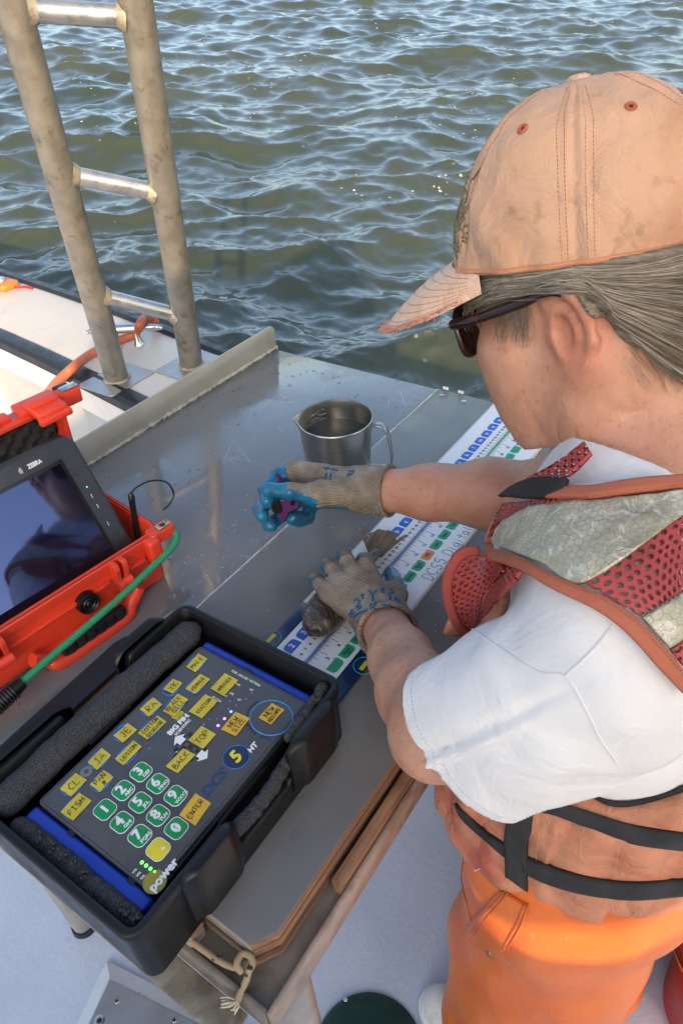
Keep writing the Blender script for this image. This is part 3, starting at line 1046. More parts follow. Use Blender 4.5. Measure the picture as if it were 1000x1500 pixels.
# ---------------------------------------------------------------- measuring board
mb = thing('measuring_board', 'long white fish measuring board with blue and green keys', 'measuring board', (0.3, 0, PT))
M_paper = mat('white board laminate', (0.76, 0.775, 0.79), 0.22, var=0.03, vs=6, bs=200, bstr=0.04, dirt=(0.60, 0.61, 0.60), ds=9, dthr=0.7)
M_navy = mat('navy plastic', (0.010, 0.030, 0.095), 0.22, var=0.3, vs=16, bs=120, bstr=0.2, bdist=0.001)
M_inkb = mat('black ink', (0.015, 0.016, 0.02), 0.4)
M_kblue = mat('blue key print', (0.016, 0.115, 0.52), 0.3, var=0.08)
M_kgreen = mat('green key print', (0.015, 0.33, 0.155), 0.3, var=0.08)
M_korange = mat('orange key print', (0.75, 0.24, 0.05), 0.3, var=0.08)
M_pale = mat('pale edge strip', (0.62, 0.60, 0.52), 0.4, var=0.08)
M_ink = mat('ink blue', (0.02, 0.05, 0.33), 0.5)
M_inkg = mat('ink green', (0.01, 0.25, 0.07), 0.5)
XE = 0.735
BL, BR = 0.068, -0.069
box('base', (-0.16, BR, PT + 0.0002), (0.062, BL, -0.0012), M_navy, mb, bevel=0.0015)
prism('base', [(0.0625, BR), (XE, BR), (XE, BL), (0.0625, BL)], PT + 0.0002, -0.0011, M_pale, mb)
prism('white_sheet', [(-0.030, -0.0475), (0.058, -0.0475), (0.064, BR + 0.002), (XE - 0.003, BR + 0.002), (XE - 0.003, BL - 0.003), (0.064, BL - 0.004), (0.058, 0.047), (-0.030, 0.047)], -0.00105, 0.0, M_paper, mb)
T1 = 0.00012


def sheet(S, pts, z):
    S.add([(float(x), float(y), z) for x, y in pts], [tuple(range(len(pts)))])


def dome(name, pts, z0, h, m, parent):
    bm = bmesh.new()
    add_prism(bm, pts, z0, z0 + h)
    bmesh.ops.recalc_face_normals(bm, faces=bm.faces)
    return bm_obj(name, bm, m, parent)


IN = 0.0254
S = Soup()
for k in range(0, 29 * 16):
    x = (k / 16.0 - 1) * IN
    if x > XE - 0.11 or x < -0.028: continue
    ln = 0.0155 if k % 16 == 0 else 0.009 if k % 8 == 0 else 0.0058 if k % 4 == 0 else 0.0036
    if k % 2: continue
    w = 0.00042
    sheet(S, [(x - w, -0.0012), (x - w, -0.0012 - ln), (x + w, -0.0012 - ln), (x + w, -0.0012)], T1)
for k in range(100, 1600):
    x = k * 0.001 - 3 * IN - 0.0
    if x > XE - 0.09: break
    if x < -0.028: continue
    if k % 5: continue
    ln = 0.0085 if k % 10 == 0 else 0.005
    w = 0.00034
    sheet(S, [(x - w, 0.0012 + ln), (x - w, 0.0012), (x + w, 0.0012), (x + w, 0.0012 + ln)], T1)
for i in range(2, 32):
    x = (i - 3) * IN
    if x > XE - 0.12 or x < -0.02: continue
    text_soup(S, str(i), 0.0075, TM(x - 0.0045, -0.0205, T1), bold=0.0003)
    sheet(S, [(x - .0005, -0.0262), (x - .0005, -0.029), (x + .0005, -0.029), (x + .0005, -0.0262)], T1)
for i in range(6, 95):
    x = i * 0.01 - 3 * IN
    if x > XE - 0.09 or x < -0.022: continue
    text_soup(S, str(i), 0.0062, TM(x, 0.0128, T1), bold=0.00028)
S.obj('scale_marks', M_inkb, mb, False)
S = Soup(); sheet(S, [(-0.029, -0.0007), (0.36, -0.0007), (0.36, 0.0007), (-0.029, 0.0007)], T1 * 1.5); S.obj('centre_line', M_inkb, mb, False)
S = Soup(); sheet(S, [(0.361, -0.0011), (0.63, -0.0011), (0.63, 0.0011), (0.361, 0.0011)], T1 * 1.5); S.obj('centre_line', M_inkg, mb, False)
for x0, x1, m_, c_ in ((-0.029, 0.36, 'smudge blue', (0.36, 0.40, 0.68)), (0.361, 0.63, 'smudge green', (0.45, 0.66, 0.50))):
    S = Soup(); sheet(S, [(x0, -0.0034), (x1, -0.0034), (x1, 0.0034), (x0, 0.0034)], T1 * 0.4); S.obj('colour_band', mat(m_, c_, 0.35, var=0.2, vs=60), mb, False)
keyn = ['2', '3', '4', '5', '6', '7', '8', '9', '0', 'a', 'b', 'c', 'd', 'e', 'f', 'g', 'h', 'i', 'j', 'k', 'l', 'm', 'n', 'o', 'p', 'q', 'r', 's']
PITCH = 0.0268
for i, t in enumerate(keyn):
    x = -0.0115 + i * PITCH
    if x > XE - 0.06: break
    r = 0.006
    pts = [(x - 0.0115, 0.024), (x + 0.0115, 0.024)] + [(x + 0.0115 - r + r * math.cos(a), 0.0395 - r + r * math.sin(a)) for a in np.linspace(0, math.pi / 2, 6)] + [(x - 0.0115 + r - r * math.sin(a), 0.0395 - r + r * math.cos(a)) for a in np.linspace(0, math.pi / 2, 6)]
    k = dome('blue_key', pts, T1, 0.0002, M_kblue, mb)
    S = Soup(); text_soup(S, t, 0.0115, TM(x, 0.0315, 0.00045), bold=0.0004); S.obj('lettering', M_paper, k, False)
gk = ['', 'View', 'View', 'Edit', 'Sum', 'Next', '', 'Summ', 'Back', 'DEL', 'Size', 'Spec', 'Tag', '', '', '', '', '', '', '', '', '', '', '', '']
for i in range(25):
    x = 0.2055 + (i - 8) * PITCH
    if x > XE - 0.15: break
    r = 0.0055
    y1, y0 = -0.0285, -0.0425
    pts = [(x + 0.0115, y1), (x - 0.0115, y1)] + [(x - 0.0115 + r - r * math.cos(a), y0 + r - r * math.sin(a)) for a in np.linspace(0, math.pi / 2, 6)] + [(x + 0.0115 - r + r * math.sin(a), y0 + r - r * math.cos(a)) for a in np.linspace(0, math.pi / 2, 6)]
    if x - 0.0115 < -0.0299: pts = [(max(a, -0.0295), b) for a, b in pts]
    k = dome('orange_key' if i == 9 else 'green_key', pts, T1, 0.0002, M_korange if i == 9 else M_kgreen, mb)
    S = Soup()
    if gk[i]:
        text_soup(S, gk[i], 0.0068, TM(x, -0.0345 if gk[i] in ('View', 'Back', 'DEL') else -0.0355, 0.00045), bold=0.0002)
    else:
        strokes(S, 'EIA', 0.0035, TM(x, -0.0355, 0.00045), adv=1.3)
    if gk[i] in ('View', 'Back'):
        q = -0.0393
        sg = 1 if i != 2 else -1
        sheet(S, [(x - 0.004 * sg, q), (x - 0.001 * sg, q - 0.0022), (x - 0.001 * sg, q + 0.0022)][::sg], 0.00045)
        sheet(S, [(x - 0.001, q - 0.0006), (x + 0.004, q - 0.0006), (x + 0.004, q + 0.0006), (x - 0.001, q + 0.0006)], 0.00045)
    if gk[i] == 'DEL':
        for a0, a1 in (((x - .003, -.0408), (x + .003, -.0404)), ((x - .003, -.0380), (x + .003, -.0376))): sheet(S, [a0, (a1[0], a0[1]), a1, (a0[0], a1[1])], 0.00045)
    S.obj('lettering', M_inkb, k, False)
S = Soup()
strokes(S, 'DCS5 ', 0.0165, TM(0.217, -0.0575, T1), w=0.0012, adv=0.78)
strokes(S, 'Digital', 0.0160, TM(0.283, -0.0585, T1), w=0.0011, adv=0.66)
S.obj('handwriting', M_inkb, mb, False)
# round badges on the navy end piece
for px, py in ((397, 935), (533, 975)):
    q = atz(px, py, -0.001)
    S = Soup()
    P = [(q[0] + 0.0135 * math.cos(a), q[1] + 0.0135 * math.sin(a), -0.0009) for a in np.linspace(0, 2 * math.pi, 40, endpoint=False)]
    S.tube(P, 0.0005, 6, True); bd = S.obj('badge_ring', mat('cyan print', (0.05, 0.42, 0.55), 0.3), mb)
    S = Soup(); sheet(S, [(q[0] - .008, q[1] - .003), (q[0] + .008, q[1] - .003), (q[0] + .008, q[1] + .003), (q[0] - .008, q[1] + .003)], -0.0008)
    S.obj('badge_mark', mat('yellow print', (0.55, 0.52, 0.05), 0.35), bd, False)

# ---------------------------------------------------------------- black tray with foam
M_black = mat('black sealed plastic', (0.0065, 0.007, 0.008), 0.40, var=0.25, vs=18, bs=110, bstr=0.25, bdist=0.0012, dirt=(0.15, 0.155, 0.165), ds=24, dthr=0.68, rvar=0.12, spec=0.35)
M_foam = None
def foam_mat():
    m, nt, p = new_mat('grey foam')
    v = coords(nt)
    vo = N(nt, 'ShaderNodeTexVoronoi'); vo.inputs['Scale'].default_value = 560
    nt.links.new(v, vo.inputs['Vector'])
    c = ramp(nt, vo.outputs['Distance'], [(0.1, (0.020, 0.021, 0.024)), (0.6, (0.062, 0.065, 0.071))])
    c = mixc(nt, ramp(nt, noise(nt, v, 24, 5), [(0.6, (0, 0, 0)), (0.8, (0.5, 0.5, 0.5))]), c, (0.11, 0.11, 0.11))
    nt.links.new(c, p.inputs['Base Color'])
    p.inputs['Roughness'].default_value = 0.95
    p.inputs['Specular IOR Level'].default_value = 0.15
    nt.links.new(bump(nt, noise(nt, v, 30, 4), 0.5, 0.004, bump(nt, vo.outputs['Distance'], 0.8, 0.0015)), p.inputs['Normal'])
    return m
M_foam = foam_mat()
tr = thing('foam_tray', 'black plastic tray lined with grey foam, holding the keypad terminal', 'tray', (-0.23, 0.02, PT))
TX0, TX1, TY0, TY1 = -0.384, -0.079, -0.0985, 0.137


def tray_shell():
    out = rrect((TX0 + TX1) / 2, (TY0 + TY1) / 2, TX1 - TX0, TY1 - TY0, 0.014, 6)
    # resample the loop
    P = np.array(out + [out[0]]); d = np.r_[0, np.cumsum(np.hypot(*np.diff(P, axis=0).T))]
    s = np.linspace(0, d[-1], 420, endpoint=False)
    X = np.interp(s, d, P[:, 0]); Y = np.interp(s, d, P[:, 1])
    n = len(s)
    def hgt(x, y):
        h = 0.085
        sm = lambda a, b, t: np.clip((t - a) / (b - a), 0, 1) ** 2 * (3 - 2 * np.clip((t - a) / (b - a), 0, 1))
        if y < TY0 + 0.004: h -= 0.050 * sm(-0.272, -0.255, x) * (1 - sm(-0.185, -0.160, x))
        if y > TY1 - 0.004: h -= 0.072 * sm(-0.272, -0.255, x) * (1 - sm(-0.198, -0.172, x))
        return h
    V = []
    cx, cy = (TX0 + TX1) / 2, (TY0 + TY1) / 2
    def inset(i, dd):
        a = (X[(i + 1) % n] - X[i - 1], Y[(i + 1) % n] - Y[i - 1]); l = math.hypot(*a)
        return X[i] - dd * a[1] / l, Y[i] + dd * a[0] / l
    prof = [(0.004, 0, 0), (0.0, 0, 0.004), (-0.0, 1, -0.010), (-0.0025, 1, -0.0085), (-0.0025, 1, -0.0015), (-0.001, 1, 0.0), (0.0045, 1, 0.0), (0.006, 1, -0.0015), (0.0065, 0, 0.010), (0.008, 0, 0.008)]
    for i in range(n):
        h = hgt(X[i], Y[i])
        for dd, top_, dz in prof:
            x, y = inset(i, dd)
            V.append((x, y, (h if top_ else PT) + dz))
    m = len(prof)
    F = grid_faces(n, m, True)
    F.append(tuple(i * m + m - 1 for i in range(n)))
    F.append(tuple(i * m for i in range(n))[::-1])
    o = pyd('shell', V, F, M_black, tr, True)
    o.data.set_sharp_from_angle(angle=0.9)


tray_shell()


def tab(x0, x1, y, sgn, zt):
    # a bowed clip flange standing on the long side
    V = []; n = 12
    for i in range(n + 1):
        t = i / n; x = x0 + (x1 - x0) * t
        e = min(t, 1 - t) * n
        b = 0.0085 * min(1, e / 2.2)
        zz = zt - 0.010 * max(0, 1 - e / 1.6)
        for yy, z in ((y, PT + 0.02), (y + sgn * (b + 0.004), PT + 0.028), (y + sgn * (b + 0.004), zz - 0.003), (y + sgn * (b + 0.002), zz), (y + sgn * b * 0.3, zz + 0.001), (y - sgn * 0.002, zz - 0.002)):
            V.append((x, yy, z))
    F = grid_faces(n + 1, 6)
    F += [tuple(range(6)), tuple(n * 6 + k for k in range(6))[::-1]]
    bm = bmesh.new(); vs = [bm.verts.new(v) for v in V]
    for f in F: bm.faces.new([vs[i] for i in f])
    bmesh.ops.recalc_face_normals(bm, faces=bm.faces)
    return bm_obj('clip_flange', bm, M_black, tr, True, sharp=0.8)


tab(-0.330, -0.262, TY0 - 0.0015, -1, 0.093)
tab(-0.180, -0.100, TY0 - 0.0015, -1, 0.090)
tab(-0.372, -0.256, TY1 + 0.0015, 1, 0.093)
tab(-0.190, -0.110, TY1 + 0.0015, 1, 0.093)
foam_rng = random.Random(4)
def foam(path, r, flat=1.0, jit=0.0012):
    P = smooth_path(path, 10)
    P = [p + np.array([foam_rng.gauss(0, jit * 0.4), foam_rng.gauss(0, jit * 0.4), foam_rng.gauss(0, jit * 0.5)]) for p in P]
    rr = [r * (1 + foam_rng.gauss(0, 0.03)) for _ in P]
    rr[0] = rr[-1] = r * 0.55
    return tube('foam_strip', P, rr, M_foam, tr, 18, flat=flat)
foam([(-0.374, 0.1120, 0.067), (-0.30, 0.1130, 0.069), (-0.20, 0.1125, 0.068), (-0.090, 0.1105, 0.067)], 0.0168, 0.9)
foam([(-0.3685, 0.088, 0.060), (-0.368, 0.03, 0.062), (-0.3685, -0.04, 0.062), (-0.3685, -0.084, 0.060)], 0.0100, 1.25, 0.002)
foam([(-0.345, -0.0880, 0.050), (-0.29, -0.0895, 0.056), (-0.25, -0.0965, 0.056), (-0.215, -0.0990, 0.056), (-0.18, -0.0945, 0.057), (-0.14, -0.0900, 0.056)], 0.0068, 1.5)
foam([(-0.165, -0.0870, 0.076), (-0.130, -0.0865, 0.081), (-0.100, -0.085, 0.082), (-0.090, -0.080, 0.078)], 0.0052, 1.0, 0.002)
S = Soup()
for k in range(60):
    c = np.array([foam_rng.uniform(-0.372, -0.364), foam_rng.choice([foam_rng.uniform(-0.088, -0.066), foam_rng.uniform(-0.02, 0.05)]), 0.0735 + foam_rng.uniform(0, 0.003)])
    S.tube([c, c + [0, 0.001, 0.002], c + [0.001, foam_rng.uniform(-.002, .003), 0.003]], [0.0015, 0.002, 0.0008], 6)
S.obj('torn_foam', M_foam, tr)['kind'] = 'stuff'

# scales and flecks of debris lying on the wet table
S = Soup(); rf = random.Random(21)
for k in range(220):
    if k < 130: x, y = rf.uniform(-0.05, 0.68), rf.uniform(0.2, 0.58)
    else: x, y = rf.uniform(-0.02, 0.66), rf.uniform(-0.155, -0.075) if k % 2 else rf.uniform(0.075, 0.19)
    if rf.random() < 0.5: x, y = (0.08 + rf.gauss(0, 0.06), 0.255 + rf.gauss(0, 0.03)) if k < 130 else (x, y)
    r = rf.uniform(0.0004, 0.0015); a = rf.uniform(0, 6.28); z = PT + (0.0002 if y < YS else -0.0018)
    S.add([(x + r * math.cos(a + q) * (1 if q_ % 2 else 0.6), y + r * math.sin(a + q), z + rf.uniform(0.0001, 0.0004)) for q_, q in enumerate((0, 1.2, 2.5, 3.6, 5.0))], [(0, 1, 2, 3, 4)])
o = S.obj('fish_scales', mat('dried flecks', (0.52, 0.52, 0.49), 0.5, var=0.3, vs=90), None, False)
tag(o, 'small pale flecks and fish scales scattered over the wet table', None, None, 'stuff')
# ================================================================== keypad terminal in the tray
FZ = 0.070
M_face = mat('dark grey keypad film', (0.062, 0.064, 0.070), 0.26, var=0.08, vs=12, bs=260, bstr=0.07, dirt=(0.085, 0.088, 0.092), ds=8, dthr=0.55, rvar=0.07)
M_case = mat('blue plastic', (0.006, 0.045, 0.40), 0.34, var=0.1, vs=12, bs=180, bstr=0.1, rvar=0.08)
M_gloss = mat('glossy black plastic', (0.010, 0.010, 0.012), 0.15, var=0.2)
M_green = mat('key green', (0.004, 0.245, 0.068), 0.32, var=0.06)
M_yelk = mat('key yellow', (0.70, 0.60, 0.020), 0.33, var=0.08)
M_print = mat('white print', (0.72, 0.74, 0.73), 0.4, var=0.05)
M_ring = mat('blue ring print', (0.02, 0.16, 0.62), 0.35)
M_tape = mat('yellow tape', (0.53, 0.435, 0.035), 0.34, var=0.1, vs=45, bs=60, bstr=0.3, bdist=0.0012, dirt=(0.37, 0.29, 0.02), ds=40, dthr=0.58)
M_tapeo = mat('orange yellow tape', (0.60, 0.36, 0.025), 0.34, var=0.1, vs=45, bs=60, bstr=0.3, bdist=0.0012)
kt = thing('keypad_terminal', 'dark grey keypad terminal in a blue case, covered with hand lettered yellow labels', 'keypad', (-0.23, 0.0, PT))
KX0, KX1, KY0, KY1 = -0.3455, -0.1115, -0.0785, 0.084
prism('housing', rrect((KX0 + KX1) / 2, (KY0 + KY1) / 2, KX1 - KX0, KY1 - KY0, 0.005), 0.0, FZ - 0.006, M_gloss, kt, bevel=0.002)
prism('face_panel', rrect((KX0 + KX1) / 2, (KY0 + KY1) / 2 + 0.0006, KX1 - KX0 - 0.001, KY1 - KY0 - 0.003, 0.005), FZ - 0.0058, FZ, M_face, kt, bevel=0.0014)
S = Soup()
S.tube([(a, b, FZ - 0.0003) for a, b in rrect((KX0 + KX1) / 2, (KY0 + KY1) / 2 + 0.0006, KX1 - KX0 - 0.006, KY1 - KY0 - 0.008, 0.004)], 0.0005, 6, True)
S.obj('panel_groove', M_gloss, kt)
for x0, x1 in ((KX0 - 0.0165, KX0 - 0.0004), (KX1 + 0.0004, KX1 + 0.0125)):
    far_ = x0 > -0.2
    c = box('end_cap', (x0, KY0 - 0.001, 0.004), (x1, KY1 + 0.001, FZ - 0.0035), M_case, kt, bevel=0.0045, seg=3)
    for yy in ((0.012,) if far_ else (0.030, -0.052)):
        xx = x0 + 0.0012 if far_ else x1 - 0.0012
        box('notch', (xx - 0.0022, yy - 0.004, FZ - 0.0038), (xx + 0.0022, yy + 0.004, FZ - 0.0028), M_gloss, c)
S = Soup()
for k in range(26):
    y = -0.070 + k * 0.0028
    w = 0.0004 + 0.0009 * RNG.random()
    S.add([(KX0 - 0.0167, y - w, 0.030), (KX0 - 0.0167, y + w, 0.030), (KX0 - 0.0167, y + w, 0.042), (KX0 - 0.0167, y - w, 0.042)], [(0, 1, 2, 3)])
st = box('barcode_label', (KX0 - 0.01665, -0.074, 0.028), (KX0 - 0.01655, 0.004, 0.046), M_print, kt)
S.obj('bars', M_inkb, st, False)

GX_ = [-0.3145, -0.291, -0.2675]
GY_ = [0.0185, -0.0055, -0.030, -0.054]
keys = [['1', '2', '3'], ['4', '5', '6'], ['7', '8', '9'], ['.', '0', None]]
subs = {'2': 'ABC', '3': 'DEF', '4': 'GHI', '5': 'JKL', '6': 'MNO', '7': 'PQRS', '8': 'TUV', '9': 'WXYZ'}
for r, row in enumerate(keys):
    for c, t in enumerate(row):
        if t is None: continue
        x, y = GX_[c], GY_[r]
        dot = t == '.'
        k = prism('number_key', rrect(x, y, 0.0178, 0.0188, 0.0052), FZ + 0.0002, FZ + 0.0011, M_yelk if dot else M_green, kt, bevel=0.0005)
        S = Soup()
        P = [(a, b, FZ + 0.0006) for a, b in rrect(x, y, 0.0186, 0.0196, 0.0056)]
        S.tube(P, 0.00045, 6, True)
        S.obj('outline', M_print, k)
        S = Soup()
        z = FZ + 0.00125
        if dot:
            S.add(*[[tuple(np.array((x + 0.003, y - 0.0035, z)) + 0.0016 * np.array((math.cos(a), math.sin(a), 0))) for a in np.linspace(0, 2 * math.pi, 16, endpoint=False)], [tuple(range(16))]])
        else:
            up = 0.0022 if t in subs else 0.0
            text_soup(S, t, 0.0148, TM(x - (0.001 if t in subs else 0), y + up, z), bold=0.0007, sx=0.95)
            if t == '0': sheet(S, [(x - .0022, y - .0022), (x - .0012, y - .0030), (x + .0022, y + .0022), (x + .0012, y + .0030)], z + 2e-5)
            if t in subs: text_soup(S, subs[t], 0.0050, TM(x + 0.0018, y - 0.0062, z), bold=0.00025)
        S.obj('lettering', M_print, k, False)
labels = [('FISH', -.3275, .0452, .0235, .0180, 0), ('PAN|#', -.2955, .0450, .0185, .0150, 1), ('CL', -.3135, .0665, .0205, .0165, 0), ('JA', -.2800, .0665, .0195, .0155, 0), ('LESION', -.2590, .0460, .0255, .0135, 0),
          ('JE', -.2440, .0672, .0190, .0155, 0), ('COTTON|DISEASE', -.2240, .0472, .0270, .0150, 0), ('RA', -.2060, .0680, .0190, .0160, 0), ('YK', -.1730, .0672, .0165, .0140, 0), ('BLACK|GILL', -.1900, .0462, .0255, .0160, 0),
          ('FEMALE', -.1560, .0452, .0240, .0150, 0), ('MALE', -.1340, .0672, .0220, .0150, 0), ('SPECIES', -.1410, .0188, .0250, .0200, 1), ('STATION', -.1750, .0188, .0265, .0185, 1), ('NEW|SIZE', -.1740, -.0262, .0250, .0190, 2),
          ('NEW|RECORD', -.1440, -.0510, .0225, .0170, 2), ('TOP', -.2050, -.0070, .0205, .0205, 1), ('BACK', -.2370, -.0070, .0250, .0160, 1), ('ENTER', -.2675, -.0562, .0250, .0205, 2)]
rl = random.Random(11)
ringed = {'FISH', 'PAN|#', 'CL', 'JA', 'LESION', 'JE', 'COTTON|DISEASE', 'RA', 'YK', 'BLACK|GILL', 'FEMALE', 'MALE'}
for t, x, y, w, h, kind in labels:
    if t in ringed:
        S = Soup()
        ox, oy = rl.uniform(-.003, .0), rl.uniform(-.001, .0025)
        P = [(a, b, FZ + 0.0002) for a, b in rrect(x + ox, y + oy, 0.0205, 0.0175, 0.0075)]
        S.tube(P, 0.0006, 6, True)
        S.tube([((a - x) * .86 + x + ox * .14, (b - y) * .86 + y, FZ + 0.0002) for a, b in rrect(x + ox, y + oy, 0.0205, 0.0175, 0.0075)], 0.0003, 6, True)
        S.obj('key_ring', M_ring, kt)
    else:
        dome('soft_key', rrect(x, y, w * 0.72, h * 0.78, 0.005), FZ + 0.0001, 0.0006, M_yelk if kind == 1 else mat('orange key', (0.72, 0.36, 0.02), 0.3), kt)
    a = rl.uniform(-0.05, 0.05)
    c, s = math.cos(a), math.sin(a)
    n = 7
    V = []; F = []
    hx = [rl.uniform(-.0008, .0008) for _ in range(4)]
    ph = rl.uniform(0, 6)
    for i in range(n):
        for j in range(n):
            u = i / (n - 1) - .5; v = j / (n - 1) - .5
            lx = u * w + hx[0] * v * 2; ly = v * h + hx[1] * u * 2
            lift = 0.0009 + 0.00018 * math.sin(5 * u + ph) + 0.0006 * max(0, abs(u) + abs(v) - 0.82) * rl.random()
            V.append((x + lx * c - ly * s, y + lx * s + ly * c, FZ + lift))
    F = grid_faces(n, n)
    lb = pyd('tape_label', V, F, M_tapeo if kind == 2 else M_tape, kt, True)
    rows = t.split('|')
    S = Soup()
    for q, rw in enumerate(rows):
        hh_ = min(0.0078 if len(rows) == 1 else 0.0058, (w * 0.90) / (len(rw) * 0.86))
        off = 0.0 if len(rows) == 1 else (0.0036 if q == 0 else -0.0038)
        strokes(S, rw, hh_, TM(x - off * s, y + off * c, FZ + 0.0014, a + rl.uniform(-.03, .06)), w=0.00075, adv=0.80)
    S.obj('handwriting', mat('marker ink', (0.045, 0.036, 0.012), 0.6, var=0.4, vs=90), lb, False)
# big blue ring round NEW RECORD with tiny print
S = Soup()
rc = (-0.1475, -0.0535)
S.tube([(rc[0] + 0.0212 * math.cos(a), rc[1] + 0.0238 * math.sin(a), FZ + 0.0001) for a in np.linspace(0, 2 * math.pi, 64, endpoint=False)], 0.0007, 6, True)
S.obj('antenna_ring', mat('sky blue print', (0.03, 0.25, 0.62), 0.35), kt)
S = Soup()
for i, ch in enumerate('PIT TAG READ ANTENNA'):
    a = R_(248 - i * 9.2)
    if ch != ' ': text_soup(S, ch, 0.0040, TM(rc[0] + 0.0245 * math.cos(a), rc[1] + 0.0272 * math.sin(a), FZ + 0.0002, a - math.pi / 2), bold=0.0002)
S.obj('lettering', M_inkb, kt, False)
S = Soup()
text_soup(S, 'FUEL GAUGE / ACTION', 0.0040, TM(-0.1215, 0.004, FZ + 0.0002, -math.pi / 2), bold=0.00015)
for t, x, y in (('PIT PWR', -.133, .008), ('PIT', -.131, -.013), ('USB', -.146, .003), ('BT STAT', -.152, .011), ('BT CON', -.1605, .012), ('SYNC', -.169, .013), ('SD', -.148, -.010)):
    text_soup(S, t, 0.0034, TM(x, y + 0.001, FZ + 0.0002, -math.pi / 2), bold=0.00012)
text_soup(S, 'BIG FIN', 0.0082, TM(-0.2065, 0.0262, FZ + 0.0002), bold=0.0006, sx=1.05)
text_soup(S, 'SCIENTIFIC', 0.0046, TM(-0.2065, 0.0196, FZ + 0.0002), bold=0.0002)
text_soup(S, 'power', 0.0118, TM(-0.3285, -0.0755, FZ + 0.0016), bold=0.0006)
text_soup(S, 'HT', 0.0085, TM(-0.1865, -0.0605, FZ + 0.0009), bold=0.0005, shear=0.2)
for i, t in enumerate(('25%', '50%', '75%', '100%')): text_soup(S, t, 0.0030, TM(-0.340 + 0.0, -0.050 - 0.0052 * i, FZ + 0.0002), bold=0.0001)
for i in range(14): 
    x, y = (-0.222 + rl.uniform(-.03, .06), 0.012 + rl.uniform(-.02, .02))
    r_ = rl.uniform(.0003, .0008)
    S.add([(x + r_ * math.cos(a), y + r_ * math.sin(a), FZ + 0.0002) for a in np.linspace(0, 6.28, 8, endpoint=False)], [tuple(range(8))])
S.obj('lettering', M_print, kt, False)['kind'] = 'stuff'
S = Soup()
text_soup(S, 'DCS', 0.0150, TM(-0.2365, -0.0530, FZ + 0.0002), bold=0.0006, sx=1.1, shear=0.25)
S.obj('logo_lettering', mat('dark blue print', (0.012, 0.05, 0.16), 0.35), kt, False)
dsc = dome('logo_disc', [(-0.2035 + 0.0128 * math.cos(a), -0.0525 + 0.0128 * math.sin(a)) for a in np.linspace(0, 2 * math.pi, 40, endpoint=False)], FZ + 0.0001, 0.0002, mat('navy print', (0.008, 0.022, 0.075), 0.35), kt)
S = Soup(); S.tube([(-0.2035 + 0.0134 * math.cos(a), -0.0525 + 0.0134 * math.sin(a), FZ + 0.0001) for a in np.linspace(0, 2 * math.pi, 48, endpoint=False)], 0.0004, 6, True); S.obj('outline', M_ring, dsc)
S = Soup(); text_soup(S, '5', 0.0190, TM(-0.2035, -0.0525, FZ + 0.0006), bold=0.0009, sx=1.0, shear=0.2); S.obj('lettering', M_yelk, dsc, False)
# arrow pad: black checks with two white arrows
S = Soup()
cxa, cya = -0.2195, -0.004
for i in range(-3, 4):
    for j in range(-3, 4):
        if (i + j) % 2 == 0 and abs(i) + abs(j) < 6: sheet(S, [(cxa + i * .0052 - .0026, cya + j * .0052 - .0026), (cxa + i * .0052 + .0026, cya + j * .0052 - .0026), (cxa + i * .0052 + .0026, cya + j * .0052 + .0026), (cxa + i * .0052 - .0026, cya + j * .0052 + .0026)], FZ + 0.0001)
ap = S.obj('arrow_pad', M_inkb, kt, False)
for (x, y, ang) in ((-0.2195, 0.0115, 0), (-0.2205, -0.0215, math.pi)):
    S = Soup()
    T = TM(x, y, FZ + 0.0003, ang)
    S.add([T @ Vector((a * .0086, b * .0062, 0)) for a, b in ((-.5, -.8), (.5, -.8), (.5, 0), (1, 0), (0, 1.1), (-1, 0), (-.5, 0))], [(0, 1, 2, 6), (3, 4, 5), (2, 3, 5, 6)][:2] + [(2, 3, 5, 6)])
    S.obj('arrow', M_print, ap, False)
S = Soup()
for i in range(9):
    x = -0.2035 + i * 0.0013
    S.tube(smooth_path([(x, 0.0305 - 0.0, FZ + .0003), (x + 0.0008, 0.034, FZ + .0003), (x - 0.0002, 0.0375, FZ + .0003), (x + 0.001, 0.041, FZ + .0003)], 4), 0.0003, 4)
S.obj('logo_fin', M_yelk, kt, False)
M_ledoff = mat('led off', (0.10, 0.10, 0.24), 0.2)
M_ledb = mat('led blue', (0.05, 0.10, 0.6), 0.3, emit=((0.10, 0.25, 1.0), 1.6))
M_ledp = mat('led violet', (0.2, 0.08, 0.6), 0.3, emit=((0.45, 0.18, 1.0), 1.6))
M_ledg = mat('led green', (0.05, 0.5, 0.08), 0.3, emit=((0.15, 1.0, 0.12), 0.9))
for (cx_, cy_), m_ in zip(((452, 510), (412, 553), (373, 595), (487, 470), (447, 445), (545, 430), (580, 392)), (M_ledb, M_ledp, M_ledp, M_ledoff, M_ledoff, M_ledoff, M_ledoff)):
    q = atz(230 + cx_ / 4.1667, 920 + cy_ / 4.1667, FZ)
    lathe('indicator_light', [(0, 0.0009), (0.0011, 0.0007), (0.0016, 0.0001)], tuple(q), m_, kt, 14)
for k in range(4):
    q = atz(140 + (262 + 24 * k) / 3.846, 1080 + (705 + 18 * k) / 3.846, FZ)
    lathe('indicator_light', [(0, 0.0009), (0.0012, 0.0007), (0.0018, 0.0001)], tuple(q), M_ledg, kt, 14)
q = atz(140 + 335 / 3.846, 1080 + 815 / 3.846, FZ)
dome('power_key', [(q[0] + 0.0105 * math.cos(a), q[1] + 0.0105 * math.sin(a)) for a in np.linspace(0, 2 * math.pi, 32, endpoint=False)], FZ + 0.0001, 0.0006, mat('olive tape', (0.27, 0.235, 0.03), 0.35, var=0.15, vs=50), kt)
q = atz(40 + 395 / 4.545, 1040 + 410 / 4.545, FZ)
